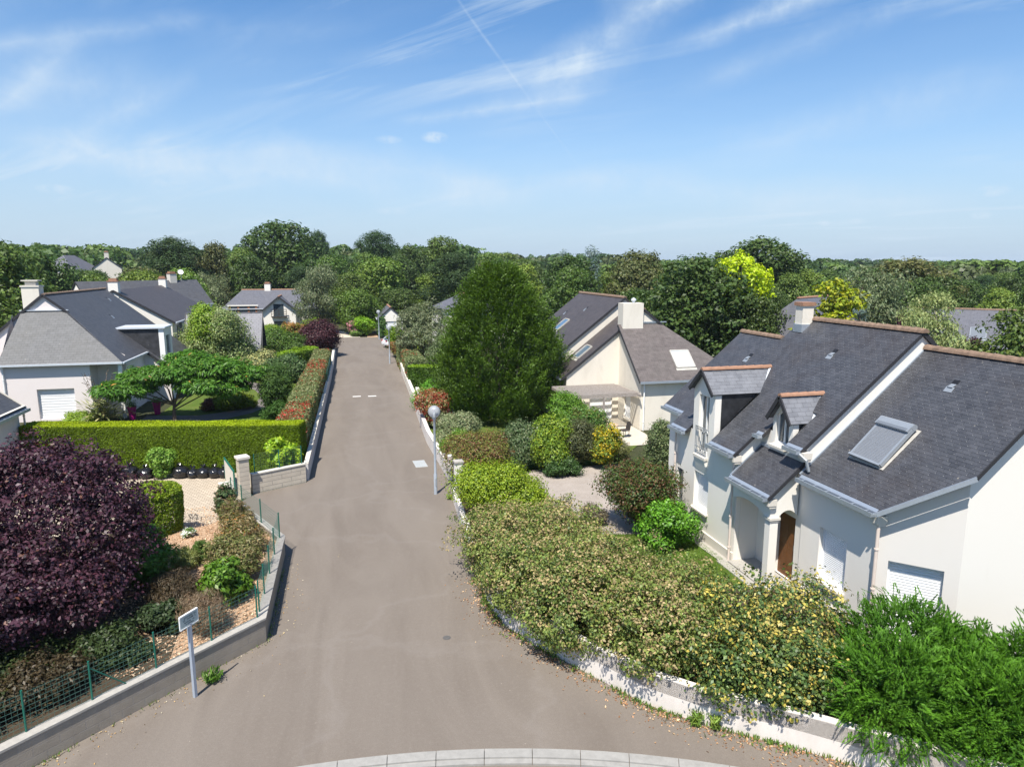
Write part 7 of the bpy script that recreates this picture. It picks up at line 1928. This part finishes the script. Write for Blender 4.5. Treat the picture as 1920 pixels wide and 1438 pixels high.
NAMED = [
 ('ash', -29.5, 69.0, 12.2, 10, 'bright leafy tree filling the left edge behind the left house chimney'),
 ('oak', -34.0, 90, 11.8, 9.5, 'dark rounded tree just right of the bright leafy one at far left'),
 ('lime', -36, 62, 4.5, 11, 'low light green crown behind the left house gable at the left edge'),
 ('pine', -27.9, 127, 14.7, 12.5, 'dark dense evergreen with flat top behind the dish aerial roof'),
 ('brown', -22.3, 133, 14.0, 8.1, 'narrow brownish dark tree right of the flat topped evergreen'),
 ('lime', -26.0, 101, 9.3, 8.2, 'light green tree behind the rear slate roof ridge'),
 ('lime', -22.6, 107.5, 9.6, 7.4, 'second light green tree right of the rear slate roof'),
 ('ash', -31.5, 99, 8.8, 7, 'mid green tree left of the dish aerial'),
 ('grey', -20.6, 118, 8.6, 6.0, 'grey green tree between light green trees and the balcony house'),
 ('oak', -12.6, 149.5, 18.8, 21, 'tallest broad dark tree crowning the skyline left of centre'),
 ('ash', -18.7, 138.7, 13.2, 10.6, 'rounded tree on the left shoulder of the tallest tree'),
 ('pine', -6.0, 184.9, 18.8, 8.0, 'small dark pine top right of the tallest tree'),
 ('pine', 7.7, 164.8, 17.9, 13.1, 'broad dark umbrella pine on the skyline above the road end'),
 ('ash', 22.3, 158.4, 16.5, 13.8, 'rounded open crowned tree on the skyline left of the conical tree'),
 ('oak', 14.1, 154.4, 14.5, 11.0, 'dark tree between the umbrella pine and the open crowned one'),
 ('grey', -3.9, 105.5, 9.8, 7.0, 'dark grey leaved tree in front of the balcony house and road end'),
 ('oak', 8.5, 113, 6.4, 9.0, 'dark tree right behind the gable garage'),
 ('lime', 14.6, 117, 8.8, 8.4, 'yellowish green tree behind the olive tree'),
 ('lime', 6.9, 129.8, 11.4, 12, 'yellow green rounded tree above the gable garage'),
 ('ash', 1.4, 122, 8.8, 9.8, 'mid green tree above the wide garden tree at the road head'),
 ('oak', 29.5, 87.9, 11.4, 9.6, 'dark green tree right behind the conical tree'),
 ('cedar', 38.9, 105, 13.4, 5.0, 'pale blue green cedar spire on the skyline'),
 ('cedar', 36.5, 113, 13.0, 3.4, 'thin spire next to the blue cedar'),
 ('brown', 39.2, 87, 11.9, 10.5, 'brownish green broad tree behind the brown slate ridge'),
 ('oak', 31.5, 57.6, 10.9, 11.8, 'big dark oak between the brown house and the big white house'),
 ('oak', 27.0, 60.5, 7.8, 7.0, 'lower left part crown standing before the big oak'),
 ('acacia', 36.0, 57.8, 11.2, 6.6, 'vivid yellow green tree top beside the big oak'),
 ('oak', 35.6, 54.2, 7.4, 6.4, 'dark lower crown under the yellow green tree top'),
 ('oak', 66.2, 100, 14.4, 19, 'very broad dark tree on the right skyline'),
 ('yellow', 38.7, 48.3, 9.3, 6.2, 'yellow green maple rising behind the chimney of the big white house'),
 ('cedar', 43.0, 50.5, 6.9, 3.2, 'small blue spruce right of the yellow maple'),
 ('grey', 49.6, 56.3, 9.6, 7.6, 'tall grey green willow behind the ridge of the big white house'),
 ('birch', 41.5, 40.8, 8.1, 5.4, 'pale drooping birch behind the right ridge'),
 ('plum', 45.4, 47.9, 6.2, 2.6, 'purple leaved tree between willow and birch'),
 ('plum', 42.6, 38.6, 5.2, 3.0, 'purple leaved shrub right of the birch'),
 ('ash', 38.6, 31.5, 7.7, 6.6, 'fresh green tree at the right edge behind the garage roof'),
 ('lime', 37.2, 34.6, 4.7, 3.6, 'low bright shrub like tree beside the purple shrub at right'),
 ('brown', 78.9, 83.6, 11.0, 13.6, 'broad olive brown tree on the right horizon'),
 ('ash', 60.5, 76, 8.6, 9.0, 'mid green tree behind the willow'),
 ('oak', 64, 66, 8.4, 9.0, 'dark tree left of the far grey roof with the roof window'),
 ('oak', 71, 52, 8.3, 10.0, 'dark tree behind the far grey roof at right'),
]
for k, (kind, x, y, h, w, label) in enumerate(NAMED):
    plant_tree(kind, x, y, h, w, label, rz=k*2.39996)

def fill_wood():
    r = rg(300)
    lab = {'oak': 'dark green broad crowned tree in the wood beyond the houses', 'ash': 'mid green rounded tree in the wood beyond the houses', 'lime': 'light green tree in the wood beyond the houses',
           'brown': 'olive brown tree in the wood beyond the houses', 'pine': 'blackish evergreen in the wood beyond the houses', 'grey': 'grey green tree in the wood beyond the houses'}
    placed = [(x, y, w/2) for _, x, y, h, w, _ in NAMED]
    houses = [(18, 46, 13), (16.5, 18, 14), (-18, 55, 12), (-18.8, 72, 11), (-26, 88, 8), (-10.5, 67, 7), (-10, 113, 10), (6, 101, 6), (13, 91, 8), (38, 53, 8), (58, 51, 11), (-54, 152, 5), (-46, 156, 5), (-73, 150, 4)]
    n = 0; tries = 0
    houses += [(-14, 108, 5)]
    while n < 175 and tries < 9000:
        tries += 1
        az = R(r.uniform(-29, 58)); d = 48+145*r.uniform()**0.75
        x, y = d*math.sin(az), d*math.cos(az)
        if x < 26 and y < 106 and x > -34: continue
        if x > 26 and y < 30: continue
        if -6 < x < 12 and y < 112: continue
        az_d = math.degrees(az)
        # the skyline of the photograph: higher in the middle, low on the right
        if az_d < 4: lim = 10+0.021*d
        elif az_d < 16: lim = 10+0.024*d
        elif az_d < 28: lim = 9.6+0.008*d
        else: lim = 8.2+0.010*d
        if d < 90 and az_d > 20: lim = min(lim, 8.0)
        h = lim*r.uniform(0.72, 0.97)
        w = h*r.uniform(0.72, 1.0)
        if any(math.hypot(x-a, y-b) < (w/2+c)*0.62 for a, b, c in placed): continue
        if any(math.hypot(x-a, y-b) < c+w*0.40 for a, b, c in houses): continue
        # keep the sight lines to the far roofs open
        if 46 < math.degrees(math.atan2(x, y)) < 50.5 and d < 72: continue
        if az_d < -14 and 100 < d < 160 and h > 9.5 and -24 < az_d < -15: h = 9.3
        placed.append((x, y, w/2))
        kind = r.choice(['oak', 'oak', 'ash', 'ash', 'lime', 'brown', 'pine', 'grey'], p=[.22, .2, .17, .13, .1, .08, .06, .04])
        plant_tree(kind, x, y, h, w, lab[kind], 'trees of the wood beyond the houses', rz=r.uniform(0, 6.28))
        n += 1
    print('wood trees', n)
fill_wood()

def distant_wood():
    """the far canopy that reads as one mass"""
    r = rg(400)
    Ps, Ns, Cs, Ls = [], [], [], []
    n = 0
    base_cols = 1.3*np.array([(0.034, 0.058, 0.014), (0.050, 0.080, 0.018), (0.065, 0.095, 0.022), (0.045, 0.055, 0.020), (0.026, 0.045, 0.016)])
    while n < 620:
        az = R(r.uniform(-36, 66)); d = 185+520*r.uniform()**1.3
        x, y = d*math.sin(az), d*math.cos(az); a = math.degrees(az)
        sky = 10+d*(0.026 if a < -8 else 0.031 if a < 10 else 0.016 if a < 22 else 0.0075)
        h = min(22, sky)*r.uniform(0.82, 1.0); w = r.uniform(9, 16)
        m_ = int(420*(1 if d < 350 else 0.6))
        k = r.randint(4, 7)
        lob = np.array([(x+r.normal()*w*0.26, y+r.normal()*w*0.26, h*(0.55+0.3*r.uniform()), w*r.uniform(.22, .38), w*r.uniform(.22, .38), h*r.uniform(.14, .24)) for _ in range(k)])
        j = r.randint(0, k, m_); dd = unit(r.normal(size=(m_, 3))); dd[:, 2] = np.where(dd[:, 2] < -0.3, -dd[:, 2], dd[:, 2])
        P = lob[j, :3]+dd*lob[j, 3:]*r.uniform(.85, 1.05, (m_, 1)); P[:, 2] = np.minimum(P[:, 2], h)
        Ps.append(P); Ns.append(dd+np.array([0, 0, .3])+0.5*r.normal(size=(m_, 3)))
        Cs.append(base_cols[r.randint(5)]*r.uniform(.7, 1.3, (m_, 1))); Ls.append(np.full(m_, 0.9+d*0.0022)); n += 1
    P, N, C, L = np.concatenate(Ps), np.concatenate(Ns), np.concatenate(Cs), np.concatenate(Ls)
    o = leaf_mesh('distant_wood', P, N, L, L*0.75, C, r, 'leaf')
    tag(o, 'far green wood running along the whole horizon', 'wood', kind='stuff')
distant_wood()

# ------------------------------------------------------------------ rubbish bags by the hedge
def rubbish_bag(x, y, r, h, seed, label):
    rng = rg(seed)
    bm = bmesh.new(); bmesh.ops.create_uvsphere(bm, u_segments=40, v_segments=26, radius=1.0)
    co = np.array([v.co[:] for v in bm.verts])
    w1 = sm(co, 2.2, seed); th = np.arctan2(co[:, 1], co[:, 0])
    crease = np.abs(np.sin(th*rng.randint(4, 7)+co[:, 2]*4+w1*2))
    fine = sm(co, 7.0, seed+1)
    k = 1+0.10*w1+0.10*(crease-0.6)*np.clip(co[:, 2]+0.6, 0, 1)+0.05*fine
    for v, kk in zip(bm.verts, k):
        z = v.co.z; f = kk*(1.0 if z < 0.6 else 1.0-0.45*((z-0.6)/0.4)**1.0)
        zz = (z+0.86)/1.86*h if z > -0.86 else 0.004
        v.co = Vector((v.co.x*r*f, v.co.y*r*f*0.92, zz*(0.93+0.07*kk)))
    for f in bm.faces: f.smooth = True
    me = bpy.data.meshes.new('bag'); bm.to_mesh(me); bm.free(); me.materials.append(MATS['black_plastic'])
    root = thing('rubbish_bag', label, 'rubbish bag', (x, y, 0.006), 'black rubbish bags along the clipped hedge')
    o = bpy.data.objects.new('sack', me); COL.objects.link(o); o.parent = root; o.rotation_euler = (rng.uniform(-.08, .08), rng.uniform(-.08, .08), rng.uniform(0, 6))
    mb = MB(); c = Vector((x, y, 0.006+h*0.93))
    for j in range(5):
        a = rng.uniform(0, 6.28); mb.tube([c, c+Vector((0.03*math.cos(a), 0.03*math.sin(a), 0.05)), c+Vector((0.11*math.cos(a), 0.11*math.sin(a), 0.10+0.05*rng.uniform()))], [0.03, 0.022, 0.045], 7)
    mb.build('knot', 'black_plastic', root, smooth=True)
for k, (x, y, r_, h_, lb) in enumerate((
    (-10.25, 34.75, .38, .64, 'tall slumped black bag at the left end of the row by the hedge'), (-9.55, 34.65, .40, .54, 'low wide black bag immediately left of the fresh green bush'),
    (-7.95, 34.3, .41, .60, 'black bag with upright knot immediately right of the fresh green bush'), (-7.38, 34.2, .33, .45, 'smallest black bag in the row, third from the gate pillar side'),
    (-6.88, 34.1, .37, .52, 'black bag in the middle of the right hand five'), (-6.36, 33.98, .35, .52, 'black bag next to last before the panel gate'), (-5.9, 33.85, .35, .50, 'black bag at the right end of the row nearest the panel gate'))):
    rubbish_bag(x, y, r_, h_, 500+k, lb)

# ------------------------------------------------------------------ litter, weeds and grass
def scatter_strip(name, label, cat, path, w, n, leaf, cols, seed, z=0.012, up=1.0, spread=0.4, upright=False):
    r = rg(seed); pts = np.array(path, float); seg = np.diff(pts, axis=0); ln = np.linalg.norm(seg, axis=1); cum = np.concatenate([[0], np.cumsum(ln)])
    s_ = r.uniform(0, cum[-1], n); k = np.clip(np.searchsorted(cum, s_, side='right')-1, 0, len(seg)-1); f = ((s_-cum[k])/ln[k])[:, None]
    c = pts[k]+seg[k]*f; sd = np.stack([seg[k][:, 1], -seg[k][:, 0]], 1)/ln[k][:, None]
    off = np.abs(r.exponential(1.0, n))*w*0.35
    dens = (np.sin(s_*2.1+seed)+np.sin(s_*0.83)+np.sin(s_*5.3))/3
    keep = r.uniform(size=n) < 0.55+0.45*dens
    P = np.concatenate([c+sd*off[:, None], np.full((n, 1), z)+r.uniform(0, .015, (n, 1))], 1)[keep]
    N = np.array([0, 0, up])+spread*r.normal(size=P.shape); T = None
    if upright:
        T = np.array([0, 0, 1.0])+0.45*r.normal(size=P.shape); N = r.normal(size=P.shape); N[:, 2] *= 0.3; P[:, 2] += leaf[0]*0.4
    cl = np.array(cols)[r.randint(len(cols), size=len(P))]*r.uniform(.65, 1.25, (len(P), 1))
    o = leaf_mesh(name, P, N, leaf[0], leaf[1], cl, r, 'leaf', None, T)
    return tag(o, label, cat, kind='stuff')
RW = [(3.86, 20.5), (3.80, 18.5), (4.0, 17.3), (4.55, 16.15), (5.4, 14.7), (6.42, 13.08), (7.27, 12.24), (8.83, 11.05), (9.64, 10.35), (11.5, 8.75), (16.5, 4.5)]
LIT = [(0.34, 0.20, 0.09), (0.42, 0.27, 0.13), (0.26, 0.14, 0.06), (0.48, 0.36, 0.20)]
scatter_strip('fallen_leaves', 'brown leaf litter along the foot of the curved white wall', 'leaf litter', RW, 0.55, 5200, (0.055, 0.030), LIT, 600)
scatter_strip('weeds', 'green weeds growing at the foot of the curved white wall', 'weeds', RW, 0.22, 2600, (0.12, 0.03), [(0.08, 0.15, 0.02), (0.06, 0.12, 0.02), (0.12, 0.17, 0.03)], 601, upright=True)
LL = [(-2.36, 23.6), (-2.38, 18.05), (-7.6, 13.12), (-13.9, 8.25)]
scatter_strip('fallen_leaves', 'pale leaf bits along the foot of the block retaining wall', 'leaf litter', LL[::-1], 0.9, 900, (0.04, 0.025), LIT+[(0.55, 0.48, 0.36)], 602)
scatter_strip('weeds', 'small weeds at the foot of the block retaining wall', 'weeds', LL[::-1], 0.10, 700, (0.09, 0.025), [(0.09, 0.15, 0.03), (0.14, 0.16, 0.05)], 603, upright=True)
def weed_tuft(label, x, y, z, r_, h, n, col, seed):
    r = rg(seed); root = thing('weed_tuft', label, 'weed', (x, y, z))
    a = r.uniform(0, 6.28, n); q = r_*np.sqrt(r.uniform(size=n)); hh = h*r.uniform(.2, 1, n)
    P = np.stack([x+q*np.cos(a)*(.5+hh/h), y+q*np.sin(a)*(.5+hh/h), z+hh*0.6], 1)
    T = np.stack([np.cos(a)*.5, np.sin(a)*.5, np.ones(n)], 1)+0.4*r.normal(size=(n, 3))
    leaf_mesh('leaves', P, r.normal(size=(n, 3))+np.array([0, 0, .4]), h*0.35, 0.03, tint(r, n, col, 0.3), r, 'leaf', root, T)
weed_tuft('bright weed tuft at the foot of the sign post', -3.5, 16.5, 0.0, 0.2, 0.42, 260, (0.08, 0.16, 0.02), 610)
weed_tuft('left of two upright weeds against the sunlit part of the white wall', 7.15, 12.22, 0.0, 0.13, 0.5, 160, (0.13, 0.20, 0.03), 611)
weed_tuft('right of two upright weeds against the sunlit part of the white wall', 7.48, 12.02, 0.0, 0.1, 0.55, 140, (0.13, 0.20, 0.03), 612)
weed_tuft('weed tuft at the base of the nearest street lamp wall', 4.1, 28.2, 0.0, 0.15, 0.3, 130, (0.12, 0.18, 0.03), 613)

def grass_blades():
    r = rg(620); n = 26000
    P = np.stack([r.uniform(6.4, 12.3, n), r.uniform(17.8, 23.2, n)], 1)
    poly = [(6.4, 21.0), (7.5, 19.6), (9.9, 18.0), (12.2, 17.6), (12.4, 22.2), (9.9, 22.7), (8.2, 23.2), (7.0, 24.2)]
    ins = np.zeros(n, bool); j = len(poly)-1
    for i in range(len(poly)):
        xi, yi = poly[i]; xj, yj = poly[j]
        c = ((yi > P[:, 1]) != (yj > P[:, 1])) & (P[:, 0] < (xj-xi)*(P[:, 1]-yi)/(yj-yi+1e-12)+xi); ins ^= c; j = i
    P = P[ins]; m_ = len(P)
    P3 = np.concatenate([P, np.full((m_, 1), 0.05)], 1)
    T = np.array([0, 0, 1.0])+0.55*r.normal(size=(m_, 3)); N = r.normal(size=(m_, 3)); N[:, 2] *= 0.3
    o = leaf_mesh('grass', P3, N, 0.10, 0.012, tint(r, m_, (0.095, 0.17, 0.02), 0.3, [(0.2, (0.16, 0.19, 0.05))]), r, 'leaf', None, T)
    tag(o, 'short mown grass between gravel yard and the big house', 'grass', kind='stuff')
grass_blades()

# ------------------------------------------------------------------ air: a little haze between here and the horizon
def air():
    mb = MB(); mb.box((60, 320, 11.5), (1900, 1500, 27)); mt = bpy.data.materials.new('haze'); mt.use_nodes = True
    N = NT(mt.node_tree); out = N.n('ShaderNodeOutputMaterial'); v = N.n('ShaderNodeVolumePrincipled')
    v.inputs['Color'].default_value = (0.80, 0.88, 1.0, 1); v.inputs['Density'].default_value = 0.00016; v.inputs['Anisotropy'].default_value = 0.2
    N.l(v.outputs[0], out.inputs['Volume'])
    MATS['haze'] = mt
    o = mb.build('haze', 'haze'); tag(o, 'thin blue summer haze over the far wood', 'haze', kind='stuff')
air()

def bark_chips():
    r = rg(630); n = 9000
    P = np.stack([r.uniform(-6.6, -2.6, n), r.uniform(16.4, 28.3, n), np.full(n, 0.462)+r.uniform(0, .012, n)], 1)
    edge = np.interp(P[:, 1], [16.4, 18.1, 24, 28.5], [-4.3, -2.65, -2.62, -4.9])
    P = P[P[:, 0] < edge]
    N = np.array([0, 0, 1.0])+0.45*r.normal(size=P.shape)
    cl = np.array([(0.45, 0.31, 0.20), (0.34, 0.22, 0.14), (0.55, 0.42, 0.30), (0.24, 0.15, 0.09)])[r.randint(4, size=len(P))]*r.uniform(.7, 1.25, (len(P), 1))
    tag(leaf_mesh('bark_chips', P, N, 0.075, 0.035, cl, r, 'leaf'), 'loose tan bark chips covering the garden bed', 'bark mulch', kind='stuff')
bark_chips()
